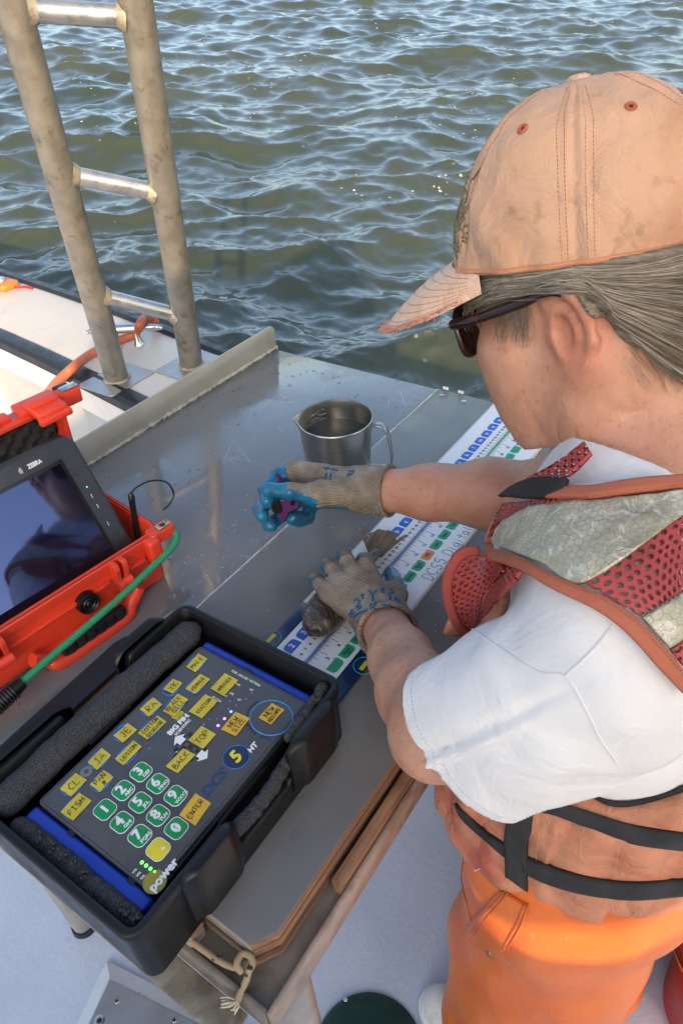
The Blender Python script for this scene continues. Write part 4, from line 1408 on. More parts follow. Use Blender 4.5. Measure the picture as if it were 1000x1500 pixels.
lathe('button_ring', [(0.0026, 0.0003), (0.0045, 0.0006), (0.0062, 0.0002)], tuple(q), mat('grey print', (0.16, 0.165, 0.17), 0.4), kt, 24)

# ================================================================== red protective case with a tablet in it
CE = np.array([0.9915, -0.1300, 0]); CN = np.array([0.1300, 0.9915, 0])
CO = np.array([0.016, 0.2700, PT])
CM = Matrix(((CE[0], CN[0], 0, CO[0]), (CE[1], CN[1], 0, CO[1]), (0, 0, 1, CO[2]), (0, 0, 0, 1)))
M_red = mat('red case plastic', (0.68, 0.052, 0.022), 0.42, var=0.08, vs=12, bs=150, bstr=0.15, bdist=0.0007, dirt=(0.24, 0.035, 0.02), ds=10, dthr=0.62, rvar=0.1)
pc = thing('protective_case', 'bright red hard case standing open with a tablet inside', 'case', tuple(CO))
CW, CD, CH = 0.335, 0.175, 0.093


def loft(name, loops, m, parent, M, cap0=True, cap1=True, sharp=0.7):
    n = len(loops[0]); V = []; F = []
    for lp in loops:
        for p in lp: V.append(M @ Vector(p))
    for i in range(len(loops) - 1):
        for k in range(n):
            k2 = (k + 1) % n
            F.append((i * n + k, i * n + k2, (i + 1) * n + k2, (i + 1) * n + k))
    if cap0: F.append(tuple(range(n))[::-1])
    if cap1: F.append(tuple((len(loops) - 1) * n + k for k in range(n)))
    bm = bmesh.new(); vs = [bm.verts.new(v) for v in V]
    for f in F: bm.faces.new([vs[i] for i in f])
    bmesh.ops.recalc_face_normals(bm, faces=bm.faces)
    return bm_obj(name, bm, m, parent, sharp=sharp)


def rl_(w, d, r, z, ins=0.0, y0=0.0, n=6):
    return [(x, y, z) for x, y in rrect(-w / 2, y0 + d / 2, w - 2 * ins, d - 2 * ins, max(0.004, r - ins), n)]


M_deep = mat('dark foam lining', (0.022, 0.022, 0.024), 0.9, var=0.3, vs=60, bs=80, bstr=0.8, bdist=0.004)
base_l = [rl_(CW, CD, 0.022, 0.0, 0.014), rl_(CW, CD, 0.022, 0.004, 0.009), rl_(CW, CD, 0.022, CH - 0.016, 0.005), rl_(CW, CD, 0.024, CH - 0.0155, 0.0015), rl_(CW, CD, 0.024, CH - 0.004, 0.0), rl_(CW, CD, 0.024, CH - 0.0025, 0.0012), rl_(CW, CD, 0.024, CH - 0.0025, 0.0036),
          rl_(CW, CD, 0.024, CH, 0.0042), rl_(CW, CD, 0.024, CH, 0.0062), rl_(CW, CD, 0.024, CH - 0.004, 0.0066), rl_(CW, CD, 0.024, CH - 0.004, 0.0085), rl_(CW, CD, 0.024, 0.012, 0.012)]
loft('base_shell', base_l, M_red, pc, CM)
box('lining', (-CW + 0.016, 0.016, 0.0125), (-0.016, CD - 0.016, 0.040), M_deep, pc, bevel=0.004, M=CM)
# gasket line on the rim
S = Soup()
S.tube([CM @ Vector(p) for p in rl_(CW, CD, 0.024, CH - 0.0022, 0.0024)], 0.0009, 6, True); S.obj('gasket', mat('dark red gasket', (0.22, 0.02, 0.015), 0.5), pc)


def cbox(name, lo, hi, m, parent, bevel=0.002, M=None, seg=2):
    return box(name, lo, hi, m, parent, bevel=bevel, seg=seg, M=M or CM)


# ribs on the front face: pairs of latch posts
for xc in (-0.084, -0.262):
    for dx in (-0.0085, 0.0045):
        pts = [(0.004, CH - 0.002), (-0.013, CH - 0.003), (-0.015, CH - 0.010), (-0.010, CH - 0.034), (-0.0005, CH - 0.044), (0.006, CH - 0.044)]
        bm = bmesh.new()
        T = CM @ Matrix.Translation((xc + dx, 0, 0)) @ Matrix(((0, 0, 1, 0), (1, 0, 0, 0), (0, 1, 0, 0), (0, 0, 0, 1)))
        add_prism(bm, pts, 0, 0.0075, T)
        bmesh.ops.recalc_face_normals(bm, faces=bm.faces)
        bm_obj('latch_post', bm, M_red, pc, bevel=0.0015)
    tube('latch_pin', [CM @ Vector((xc - 0.0088, -0.0085, CH - 0.040)), CM @ Vector((xc + 0.0125, -0.0085, CH - 0.040))], 0.0075, M_red, pc, 18)
# corner ear with a steel plate and hole
cbox('corner_ear', (-0.036, -0.015, CH - 0.043), (-0.016, 0.006, CH - 0.002), M_red, pc, 0.005, seg=3)
ear_pts = rrect(-0.004, 0.004, 0.040, 0.022, 0.006)
bm = bmesh.new(); add_prism(bm, ear_pts, CH - 0.018, CH - 0.0005, CM); bmesh.ops.recalc_face_normals(bm, faces=bm.faces)
ear = bm_obj('padlock_lug', bm, M_red, pc, bevel=0.002)
bm = bmesh.new(); add_prism(bm, rrect(0.0015, 0.003, 0.022, 0.013, 0.003), CH, CH + 0.0018, CM); bmesh.ops.recalc_face_normals(bm, faces=bm.faces)
bm_obj('steel_plate', bm, M_chrome, ear, bevel=0.0005)
lathe('padlock_hole', [(0, 0.0003), (0.0042, 0.0003), (0.0046, 0.0)], tuple(CM @ Vector((0.001, 0.003, CH + 0.0020))), mat('dark red hole', (0.06, 0.006, 0.005), 0.6), ear, 20)
# raised panels, valve, handle frame and handle
cbox('panel_rib', (-0.248, -0.0005, 0.056), (-0.098, 0.008, 0.0605), M_red, pc, 0.0015)
cbox('panel_rib', (-0.066, -0.0005, 0.056), (-0.038, 0.008, 0.0605), M_red, pc, 0.0015)
Mf = CM @ Matrix(((1, 0, 0, 0), (0, 0, -1, 0), (0, 1, 0, 0), (0, 0, 0, 1)))
vp = [(0, 0.0075), (0.003, 0.0085), (0.0045, 0.0065), (0.0065, 0.0065), (0.0080, 0.0085), (0.0095, 0.0065), (0.0115, 0.0065), (0.0130, 0.0085), (0.0150, 0.0080), (0.0158, 0.005), (0.0158, -0.004)]
lathe('pressure_valve', vp, tuple(CM @ Vector((-0.137, 0.0015, 0.052))), M_black, pc, 36, axis=tuple(-CN))
hf = []
for x, z in ((-0.232, 0.030), (-0.222, 0.022), (-0.212, 0.012), (-0.200, 0.004), (-0.105, 0.004), (-0.088, 0.012), (-0.074, 0.024), (-0.066, 0.034)):
    hf.append(CM @ Vector((x, -0.017 if -0.21 < x < -0.09 else -0.010, z)))
tube('handle_frame', smooth_path(hf, 5), 0.0095, M_red, pc, 14, flat=1.0)
cbox('handle_web', (-0.222, -0.014, 0.004), (-0.080, 0.010, 0.017), M_red, pc, 0.004)
hd = thing_part = None
gr = cbox('handle_grip', (-0.198, -0.0255, 0.013), (-0.100, -0.013, 0.031), M_black, pc, 0.004, seg=3)
for k in range(6):
    cbox('grip_rib', (-0.192 + k * 0.0150, -0.0272, 0.0150), (-0.181 + k * 0.0150, -0.0245, 0.0290), M_rubber, gr, 0.0012)
# lid standing open at the back
LA = R_(97)
LM = CM @ Matrix.Translation((-0.010, CD + 0.004, CH + 0.002)) @ Matrix(((1, 0, 0, 0), (0, math.cos(LA), -math.sin(LA), 0), (0, math.sin(LA), math.cos(LA), 0), (0, 0, 0, 1)))
LD, LH = 0.152, 0.045
def ll(ins, z, r=0.024): return [(x, y, z) for x, y in rrect(-CW / 2, LD / 2, CW - 2 * ins, LD - 2 * ins, max(0.004, r - ins), 6)]
loft('lid_shell', [ll(0.014, -LH), ll(0.009, -LH + 0.004), ll(0.006, -0.016), ll(0.0015, -0.0155), ll(0.0, -0.004), ll(0.0012, 0.0), ll(0.0050, 0.0), ll(0.0055, -0.003), ll(0.008, -0.003), ll(0.011, -LH + 0.008)], M_red, pc, LM)
# egg-crate foam in the lid
n1, n2 = 60, 32
V = []
for i in range(n1):
    for j in range(n2):
        x = -0.014 - (CW - 0.028) * i / (n1 - 1); y = 0.014 + (LD - 0.028) * j / (n2 - 1)
        V.append(LM @ Vector((x, y, -0.018 + 0.006 * math.sin(x * 250) * math.sin(y * 250))))
pyd('lid_foam', V, grid_faces(n1, n2), M_deep, pc, True)
# latches on the lid's free edge
for xc in (-0.030, -0.200):
    w = 0.060
    cbox('latch_mount', (xc - w / 2, LD - 0.004, -0.034), (xc + w / 2, LD + 0.008, -0.004), M_red, pc, 0.003, M=LM)
    lt = cbox('latch', (xc - w / 2 + 0.008, LD + 0.004, -0.012), (xc + w / 2 - 0.008, LD + 0.017, 0.030), M_red, pc, 0.004, M=LM, seg=3)
    cbox('latch_step', (xc - w / 2 + 0.010, LD + 0.0155, -0.004), (xc + w / 2 - 0.010, LD + 0.0225, 0.014), M_red, lt, 0.003, M=LM)
    cbox('latch_lip', (xc - w / 2 + 0.006, LD + 0.001, 0.026), (xc + w / 2 - 0.006, LD + 0.011, 0.037), M_red, lt, 0.003, M=LM)
for xc in (-0.105, -0.150):
    cbox('lid_rib', (xc - 0.006, LD - 0.004, -0.036), (xc + 0.006, LD + 0.014, 0.004), M_red, pc, 0.003, M=LM)
cbox('lid_handle', (-0.178, LD - 0.006, -0.030), (-0.070, LD + 0.006, -0.012), M_red, pc, 0.004, M=LM)
cbox('padlock_lug', (-0.012, LD - 0.012, -0.018), (0.030, LD + 0.012, 0.001), M_red, pc, 0.003, M=LM)
sp = cbox('steel_plate', (0.004, LD + 0.0125, -0.015), (0.029, LD + 0.0145, -0.002), M_chrome, pc, 0.0006, M=LM)
cbox('keeper', (0.002, LD - 0.003, -0.030), (0.024, LD + 0.010, -0.019), M_rubber, pc, 0.002, M=LM)

# tablet leaning in the case
TA = R_(61)
TBM = CM @ Matrix.Translation((-0.034, 0.022, 0.056)) @ Matrix(((1, 0, 0, 0), (0, math.cos(TA), -math.sin(TA), 0), (0, math.sin(TA), math.cos(TA), 0), (0, 0, 0, 1)))
TW, TH = 0.285, 0.196
tab_ = thing('rugged_tablet', 'black rugged tablet leaning in the red case, its dark screen reflecting sky', 'tablet', tuple(TBM @ Vector((-TW / 2, 0, 0))))
M_tab = mat('tablet rubber', (0.020, 0.021, 0.023), 0.42, var=0.15, vs=14, bs=220, bstr=0.15)
M_bez = mat('tablet bezel', (0.030, 0.031, 0.034), 0.30, var=0.15, vs=18, dirt=(0.06, 0.06, 0.06), ds=20, dthr=0.62)
def tl(ins, z, r): return [(x, y, z) for x, y in rrect(-TW / 2, TH / 2, TW - 2 * ins, TH - 2 * ins, max(0.003, r - ins), 7)]
loft('body', [tl(0.004, -0.020, 0.018), tl(0.0, -0.016, 0.018), tl(0.0, -0.004, 0.018), tl(0.003, -0.0008, 0.018)], M_tab, tab_, TBM)
loft('bezel', [tl(0.004, -0.0007, 0.016), tl(0.004, 0.0, 0.016), tl(0.0055, 0.0008, 0.016)], M_bez, tab_, TBM)
SX0, SX1, SY0, SY1 = -TW + 0.030, -0.034, 0.022, TH - 0.034
m, nt, p = new_mat('screen glass')
v = coords(nt)
p.inputs['Base Color'].default_value = (0.004, 0.005, 0.012, 1)
sm_ = noise(nt, v, 16, 6, 0.65)
rr_ = N(nt, 'ShaderNodeMapRange'); nt.links.new(sm_, rr_.inputs[0]); rr_.inputs[1].default_value = .35; rr_.inputs[2].default_value = .75; rr_.inputs[3].default_value = 0.02; rr_.inputs[4].default_value = 0.09
nt.links.new(rr_.outputs[0], p.inputs['Roughness'])
p.inputs['IOR'].default_value = 2.7
p.inputs['Specular Tint'].default_value = (0.42, 0.52, 1.0, 1)
M_screen = m
bm = bmesh.new(); add_prism(bm, [(SX0 - .005, SY0 - .005), (SX1 + .005, SY0 - .005), (SX1 + .005, SY1 + .005), (SX0 - .005, SY1 + .005)], 0.0008, 0.0011, TBM); bmesh.ops.recalc_face_normals(bm, faces=bm.faces)
bm_obj('screen_border', bm, M_gloss, tab_)
bm = bmesh.new(); add_prism(bm, [(SX0, SY0), (SX1, SY0), (SX1, SY1), (SX0, SY1)], 0.0011, 0.0014, TBM); bmesh.ops.recalc_face_normals(bm, faces=bm.faces)
bm_obj('screen', bm, M_screen, tab_)
S = Soup()
text_soup(S, 'ZEBRA', 0.0082, TBM @ TM(-0.063, TH - 0.0195, 0.0010), bold=0.0004, sx=0.8)
for k in range(6):
    wk_ = (0.0012, 0.0022, 0.0027, 0.0026, 0.0022, 0.0014)[k]; cx0 = -0.0835 + (0.0006, 0.0001, 0, 0, 0.0003, 0.0008)[k]; y0 = TH - 0.0235 + k * 0.0014
    S.add([TBM @ Vector(q) for q in ((cx0 - wk_, y0, .0010), (cx0 + wk_, y0 + .0004, .0010), (cx0 + wk_ * .9, y0 + .0012, .0010), (cx0 - wk_ * .8, y0 + .0008, .0010))], [(0, 1, 2, 3)])
S.obj('lettering', mat('pale grey print', (0.55, 0.56, 0.56), 0.4), tab_, False)
for y in (0.060, 0.088, 0.104):
    q = TBM @ Vector((-0.0185, y, 0.0009))
    S = Soup(); S.add([TBM @ Vector((-0.0195, y - .003, .0011)), TBM @ Vector((-0.0185, y - .003, .0011)), TBM @ Vector((-0.0185, y + .003, .0011)), TBM @ Vector((-0.0195, y + .003, .0011))], [(0, 1, 2, 3)])
    S.obj('button_mark', MATS['pale grey print'], tab_, False)
lathe('status_light', [(0, 0.0004), (0.0008, 0.0002), (0.001, 0)], tuple(TBM @ Vector((-0.0185, 0.118, 0.0010))), M_ledg, tab_, 10, axis=tuple((TBM.to_3x3() @ Vector((0, 0, 1)))))

# stylus standing in the case corner, with its tether
sb = CM @ Vector((-0.0185, 0.050, 0.05)); stp = np.array(sb) + CE * 0.014 + CN * 0.006 + np.array([0, 0, 0.080])
for _ in range(3): pass
sty = thing('stylus', 'black stylus standing in the case corner with a looped tether', 'stylus', tuple(sb))
tube('pen', [np.array(sb) + (stp - np.array(sb)) * t for t in (0, 0.1, 0.85, 0.93, 1.0)], [0.0035, 0.0045, 0.0045, 0.0048, 0.0030], M_gloss, sty, 16)
e = stp
tp = [e, e + CE * 0.012 + [0, 0, .004], e + CE * 0.034 + [0, 0, .004] - CN * .004, e + CE * 0.054 + [0, 0, -.008] - CN * .010, e + CE * 0.058 + [0, 0, -.030] - CN * .014, e + CE * 0.046 + [0, 0, -.040] - CN * .016, e + CE * 0.032 + [0, 0, -.040] - CN * .020]
tube('tether', smooth_path(tp, 8), 0.0014, M_rubber, sty, 8)

# green braided cord lying across the front of the case, with a black connector
def braid():
    m, nt, p = new_mat('green braid')
    v = coords(nt, scale=(1, 1, 1), rot=(0, 0, 0.13))
    w = N(nt, 'ShaderNodeTexWave', wave_type='BANDS', bands_direction='X'); w.inputs['Scale'].default_value = 140; w.inputs['Distortion'].default_value = 2.0
    nt.links.new(v, w.inputs['Vector'])
    c = ramp(nt, w.outputs['Fac'], [(0.2, (0.006, 0.17, 0.075)), (0.8, (0.035, 0.36, 0.17))])
    nt.links.new(mixc(nt, ramp(nt, noise(nt, v, 40, 4), [(0.55, (0, 0, 0)), (0.8, (0.6, 0.6, 0.6))]), c, (0.10, 0.16, 0.07)), p.inputs['Base Color'])
    p.inputs['Roughness'].default_value = 0.75
    nt.links.new(bump(nt, w.outputs['Fac'], 0.6, 0.001), p.inputs['Normal'])
    return m
gc = thing('green_cord', 'green braided cord slung across the front of the red case', 'cord', tuple(CM @ Vector((-0.14, -0.03, 0.03))))
gp = [CM @ Vector(q) for q in ((0.002, 0.020, 0.080), (0.0125, 0.006, 0.080), (0.0115, -0.010, 0.075), (-0.006, -0.019, 0.068), (-0.045, -0.0215, 0.060), (-0.10, -0.027, 0.052), (-0.17, -0.031, 0.044), (-0.235, -0.034, 0.036), (-0.262, -0.036, 0.032))]
tube('cord', smooth_path(gp, 10), 0.0050, braid(), gc, 14)
cp_ = [CM @ Vector(q) for q in ((-0.258, -0.036, 0.0325), (-0.272, -0.0365, 0.030), (-0.30, -0.038, 0.026), (-0.36, -0.040, 0.018))]
tube('connector', cp_, [0.0075, 0.0095, 0.011, 0.011], M_black, gc, 18)
S = Soup()
for k in range(7):
    t = k / 7
    q = np.array(cp_[1]) * (1 - t) + np.array(cp_[2]) * t; d = (np.array(cp_[2]) - np.array(cp_[1])); d /= np.linalg.norm(d)
    S.tube([q, q + d * 0.002], [0.0118, 0.0118], 16)
S.obj('connector_ribs', M_rubber, gc)

# ================================================================== steel measuring jug
jc = np.array([0.358, 0.208, PT])
jug = thing('steel_jug', 'brushed steel measuring jug half full of water on the table', 'jug', tuple(jc))
def steel():
    m, nt, p = new_mat('brushed steel')
    v = coords(nt, scale=(1, 1, 60))
    n = noise(nt, v, 14, 4)
    n2 = noise(nt, coords(nt), 34, 6)
    c = ramp(nt, n, [(0.35, (0.36, 0.35, 0.32)), (0.65, (0.50, 0.49, 0.455))])
    c = mixc(nt, ramp(nt, n2, [(0.62, (0, 0, 0)), (0.70, (0.5, 0.5, 0.5))]), c, (0.62, 0.62, 0.60))
    nt.links.new(c, p.inputs['Base Color'])
    p.inputs['Metallic'].default_value = 1.0
    p.inputs['Roughness'].default_value = 0.30
    nt.links.new(bump(nt, n, 0.12, 0.0004), p.inputs['Normal'])
    return m
M_steel = steel()
SPA = math.atan2(0.121, -0.058)
JH = 0.108
def jw(p, a):
    x, y, z = p
    d = abs((a - SPA + math.pi) % (2 * math.pi) - math.pi)
    k = math.exp(-(d / 0.20) ** 2) * max(0, (z - 0.060) / (JH - 0.060)) ** 2.2
    return (x * (1 + 0.17 * k), y * (1 + 0.17 * k), z - 0.002 * k)
lathe('cup', [(0, 0.001), (0.050, 0.0005), (0.0535, 0.003), (0.0555, 0.02), (0.0600, 0.09), (0.0613, JH - 0.002), (0.0628, JH - 0.0015), (0.0634, JH), (0.0628, JH + 0.0014), (0.0612, JH + 0.001), (0.0602, JH - 0.003), (0.0590, 0.09), (0.0546, 0.02), (0.0520, 0.004), (0, 0.003)], tuple(jc), M_steel, jug, 72, warp=jw)
wz = 0.073
S = Soup()
rw_ = 0.0579
S.add([(jc[0] + rw_ * math.cos(a), jc[1] + rw_ * math.sin(a), jc[2] + wz) for a in np.linspace(0, 2 * math.pi, 64, endpoint=False)], [tuple(range(64))])
m, nt, p = new_mat('jug water')
p.inputs['Base Color'].default_value = (0.030, 0.030, 0.026, 1)
p.inputs['Roughness'].default_value = 0.04
p.inputs['IOR'].default_value = 1.333
nt.links.new(bump(nt, noise(nt, coords(nt), 24, 2), 0.08, 0.004), p.inputs['Normal'])
S.obj('water_surface', m, jug, False)
ha = math.atan2(-0.121, 0.058) - 0.10
hd_ = np.array([math.cos(ha), math.sin(ha), 0])
hp_ = [jc + hd_ * r + [0, 0, z] for r, z in ((0.0605, 0.098), (0.070, 0.1015), (0.080, 0.0995), (0.087, 0.090), (0.092, 0.066), (0.0945, 0.040), (0.0935, 0.028), (0.086, 0.0195), (0.074, 0.0175), (0.0565, 0.0165))]
hpp = smooth_path(hp_, 6)
side = np.array([-hd_[1], hd_[0], 0])
V = []; F = []
for i, q in enumerate(hpp):
    a = hpp[max(0, i - 1)]; b = hpp[min(len(hpp) - 1, i + 1)]
    t = (b - a) / np.linalg.norm(b - a); nn = np.cross(t, side)
    for sx, sn in ((-1, -1), (1, -1), (1.15, 0), (1, 1), (-1, 1), (-1.15, 0)): V.append(q + side * sx * 0.0068 + nn * sn * 0.0011)
F = [(i * 6 + k, i * 6 + (k + 1) % 6, (i + 1) * 6 + (k + 1) % 6, (i + 1) * 6 + k) for i in range(len(hpp) - 1) for k in range(6)]
pyd('handle', V, F, M_steel, jug, True)
# stamped graduation dots inside
S = Soup()
for k in range(5):
    for j in range(6):
        if RNG.random() < 0.75:
            a = math.radians(52 + j * 2.6 + (14 if k % 2 else 0)); r = 0.0578 + 0.0002 * k
            q = jc + np.array([r * math.cos(a), r * math.sin(a), 0.076 + 0.0045 * k])
            S.tube([q, q + [0, 0, 0.0012]], 0.0006, 6)
S.obj('graduation_marks', mat('dull steel', (0.55, 0.55, 0.53), 0.4, metal=0.8), jug)

# ================================================================== deck: hatch plate, round lid, red bucket
hc = atz(155, 1405, DECK + 0.02); h1_ = atz(110, 1500, DECK + 0.02); h2_ = atz(345, 1500, DECK + 0.02)
a1 = (h1_ - hc) / np.linalg.norm(h1_ - hc); a2 = (h2_ - hc) / np.linalg.norm(h2_ - hc)
HM = Matrix(((a1[0], a2[0], 0, hc[0]), (a1[1], a2[1], 0, hc[1]), (0, 0, 1, DECK), (0, 0, 0, 1)))
hat = thing('deck_hatch', 'sloped edge aluminium hatch plate screwed to the deck under the tray', 'hatch plate', (hc[0], hc[1], DECK))
M_ha = mat('bright aluminium', (0.70, 0.71, 0.72), 0.36, metal=0.45, var=0.08, vs=20, bs=260, bstr=0.25, dirt=(0.5, 0.5, 0.5), ds=30)
M_hp = mat('dull plate', (0.30, 0.31, 0.32), 0.42, metal=0.35, var=0.1, vs=16, bs=240, bstr=0.25, dirt=(0.22, 0.22, 0.22), ds=10)
W1, W2 = 0.60, 0.62
bm = bmesh.new()
lp = [[(0, 0, 0.003), (W1, 0, 0.003), (W1, W2, 0.003), (0, W2, 0.003)], [(0, 0, 0.012), (W1, 0, 0.012), (W1, W2, 0.012), (0, W2, 0.012)], [(0.026, 0.030, 0.032), (W1 - .026, 0.030, 0.032), (W1 - .026, W2 - .03, 0.032), (0.026, W2 - .03, 0.032)]]
loft('bevelled_frame', lp, M_ha, hat, HM, sharp=0.2)
bm = bmesh.new(); add_prism(bm, [(0.030, 0.034), (W1 - 0.03, 0.034), (W1 - .03, W2 - .034), (0.030, W2 - .034)], 0.0325, 0.0355, HM); bmesh.ops.recalc_face_normals(bm, faces=bm.faces)
bm_obj('plate', bm, M_hp, hat, bevel=0.0008)
for px, py, r in ((172, 1466, .0042), (146, 1495, .0085), (256, 1494, .0042)):
    q = atz(px, py, DECK + 0.0356)
    s = lathe('screw', [(0, -0.0), (r * .55, 0.0002), (r * .6, 0.0007), (r, 0.0009), (r * 1.15, 0.0002)], tuple(q), M_chrome, hat, 24)
    lathe('screw_socket', [(0, 0.0009), (r * .5, 0.0009), (r * .55, 0.0006)], tuple(q), M_inkb, s, 12)
gl = atz(525, 1500, DECK)
g0 = atz(528, 1455, DECK)
rr0 = 0.105
gcn = g0 - np.array([0.58, 0.80, 0]) * 0  # far rim point
view = np.array([ray(528, 1455)[0], ray(528, 1455)[1]]); view /= np.linalg.norm(view)
gc_ = np.array([g0[0] - view[0] * rr0 * 1.0, g0[1] - view[1] * rr0 * 1.0, DECK])
gl_ = thing('round_hatch', 'round dark green hatch cover in the deck between the table leg and the white boot', 'lid', tuple(gc_))
M_dg = mat('dark green plastic', (0.010, 0.040, 0.032), 0.42, var=0.2, vs=14, bs=180, bstr=0.2, dirt=(0.03, 0.055, 0.05), ds=12, dthr=0.58)
lathe('cover', [(0, 0.012), (rr0 - 0.02, 0.012), (rr0 - 0.016, 0.0105), (rr0 - 0.006, 0.0105), (rr0 - 0.001, 0.007), (rr0, 0.001)], tuple(gc_), M_dg, gl_, 64)
q = atz(506, 1464, DECK + 0.012)
lathe('screw', [(0, 0.001), (0.003, 0.001), (0.0042, 0.0002)], tuple(q), M_ha, gl_, 16)
rb = atz(1004, 1425, DECK + 0.28)
rbc = rb + np.array([0.10, -0.11, 0]); rbc[2] = DECK
bk = thing('red_bucket', 'dark red plastic bucket on the deck behind the orange trousers', 'bucket', tuple(rbc))
M_rb = mat('dark red plastic', (0.30, 0.022, 0.024), 0.42, var=0.15, vs=10)
lathe('pail', [(0, 0.0), (0.105, 0.0), (0.112, 0.006), (0.132, 0.262), (0.140, 0.264), (0.142, 0.276), (0.138, 0.280), (0.132, 0.278), (0.109, 0.010), (0, 0.008)], tuple(rbc), M_rb, bk, 56)
tube('bail', smooth_path([rbc + [0.138, 0, 0.262], rbc + [0.10, 0.085, 0.235], rbc + [0, 0.146, 0.215], rbc + [-0.10, 0.085, 0.235], rbc + [-0.138, 0, 0.262]], 8), 0.0025, M_chrome, bk, 8)
pb_ = atz(4, 592, DECK + 0.12)
bw = thing('white_bowl', 'pale plastic bowl on the deck beyond the red case lid', 'bowl', (pb_[0], pb_[1], DECK))
lathe('bowl', [(0, 0.0), (0.07, 0.0), (0.075, 0.006), (0.105, 0.115), (0.113, 0.118), (0.112, 0.122), (0.102, 0.120), (0.072, 0.010), (0, 0.008)], (pb_[0], pb_[1], DECK), mat('pale plastic', (0.62, 0.66, 0.68), 0.4, var=0.04), bw, 48)
# ================================================================== the person working at the board
def rotm(p, y, r):
    Rx = np.array([[1, 0, 0], [0, math.cos(p), -math.sin(p)], [0, math.sin(p), math.cos(p)]])
    Rz = np.array([[math.cos(y), -math.sin(y), 0], [math.sin(y), math.cos(y), 0], [0, 0, 1]])
    Ry = np.array([[math.cos(r), 0, math.sin(r)], [0, 1, 0], [-math.sin(r), 0, math.cos(r)]])
    return Rz @ Rx @ Ry


HM_ = rotm(-0.41, -0.03, 0.05); HT = np.array([0.1150, -0.2500, 0.4610])       # head frame (ear line, looking +y and down)
KM_ = rotm(-0.20, 0.22, 0.15); KT = np.array([0.123, -0.2330, 0.5030])        # cap frame
loc_h = lambda P: ((P - HT.astype(np.float32)) @ HM_.astype(np.float32)).astype(np.float32)
loc_k = lambda P: ((P - KT.astype(np.float32)) @ KM_.astype(np.float32)).astype(np.float32)
wh = lambda *p: HM_ @ np.array(p, float) + HT
wk = lambda *p: KM_ @ np.array(p, float) + KT

MX = 0.075                                   # the body's middle plane
SL = np.array([-0.104, -0.348, 0.318]); EL = atd(640, 1072, 0.612); WL = np.array([0.039, -0.080, 0.055])
SR = np.array([0.245, -0.335, 0.338]); WR = atz(550, 718, 0.110); ER = atd(800, 727, 0.885)
NB = np.array([0.085, -0.335, 0.345])


KA, KB, KH = 0.088, 0.107, 0.118


def f_crown(P):
    L = loc_k(P)
    x, y, z = L[:, 0] / KA, L[:, 1] / KB, L[:, 2] / KH
    az = np.arctan2(-L[:, 0], L[:, 1])
    zz = np.clip(L[:, 2], -0.02, None)
    r = np.sqrt((np.abs(L[:, 0]) / KA) ** 2.25 + (np.abs(L[:, 1]) / KB) ** 2.25 + (np.clip(np.abs(zz) / KH, 0, 3)) ** 2.25) ** (2 / 2.25) ** 0.5
    r = (np.abs(x) ** 2.2 + np.abs(y) ** 2.2 + np.abs(zz / KH) ** 2.2) ** (1 / 2.2)
    d = (r - 1) * 0.092
    # six panels: soft valley at each seam with a padded tape each side, long wrinkles near the front
    g = np.abs((((az + 0.47) / (math.pi / 3)) % 1.0) - 0.5)      # 0.5 at seams
    seam = np.clip(1 - (0.5 - g) * 16, 0, 1)
    d = d + 0.0012 * seam ** 2 - 0.0010 * np.exp(-((0.5 - g) * 14 - 1.0) ** 2 * 3)
    hgt = np.clip(1 - L[:, 2] / KH, 0, 1)
    d = d + 0.0022 * np.sin(az * 13 + 3 * vnoise(L, 16)) * np.clip(hgt - 0.2, 0, 1) * np.clip(1.6 - np.abs(az - 0.9), 0, 1)
    d = d + 0.0034 * vnoise(L * np.array([1, 1, 0.45], np.float32), 24, 3) + 0.0010 * vnoise(L, 75)
    return d


def under_cap(P):
    zk = loc_k(P)[:, 2]
    return np.minimum(f_crown(P) + 0.0095, zk - 0.004)


def f_torso(P):
    d = s_ell(P, (MX, -0.338, 0.215), (0.150, 0.112, 0.185))
    d = smin(d, s_ell(P, (MX, -0.352, 0.02), (0.142, 0.116, 0.19)), 0.06)
    d = smin(d, s_ell(P, (MX, -0.362, -0.12), (0.160, 0.130, 0.15)), 0.06)
    d = smin(d, s_cap(P, SL + [0.035, 0, -0.004], SR + [-0.035, 0, -0.004], 0.058), 0.06)
    d = smin(d, s_cap(P, NB + [0, -0.008, -0.03], NB + [0, 0, 0.02], 0.075, 0.055), 0.05)
    return d


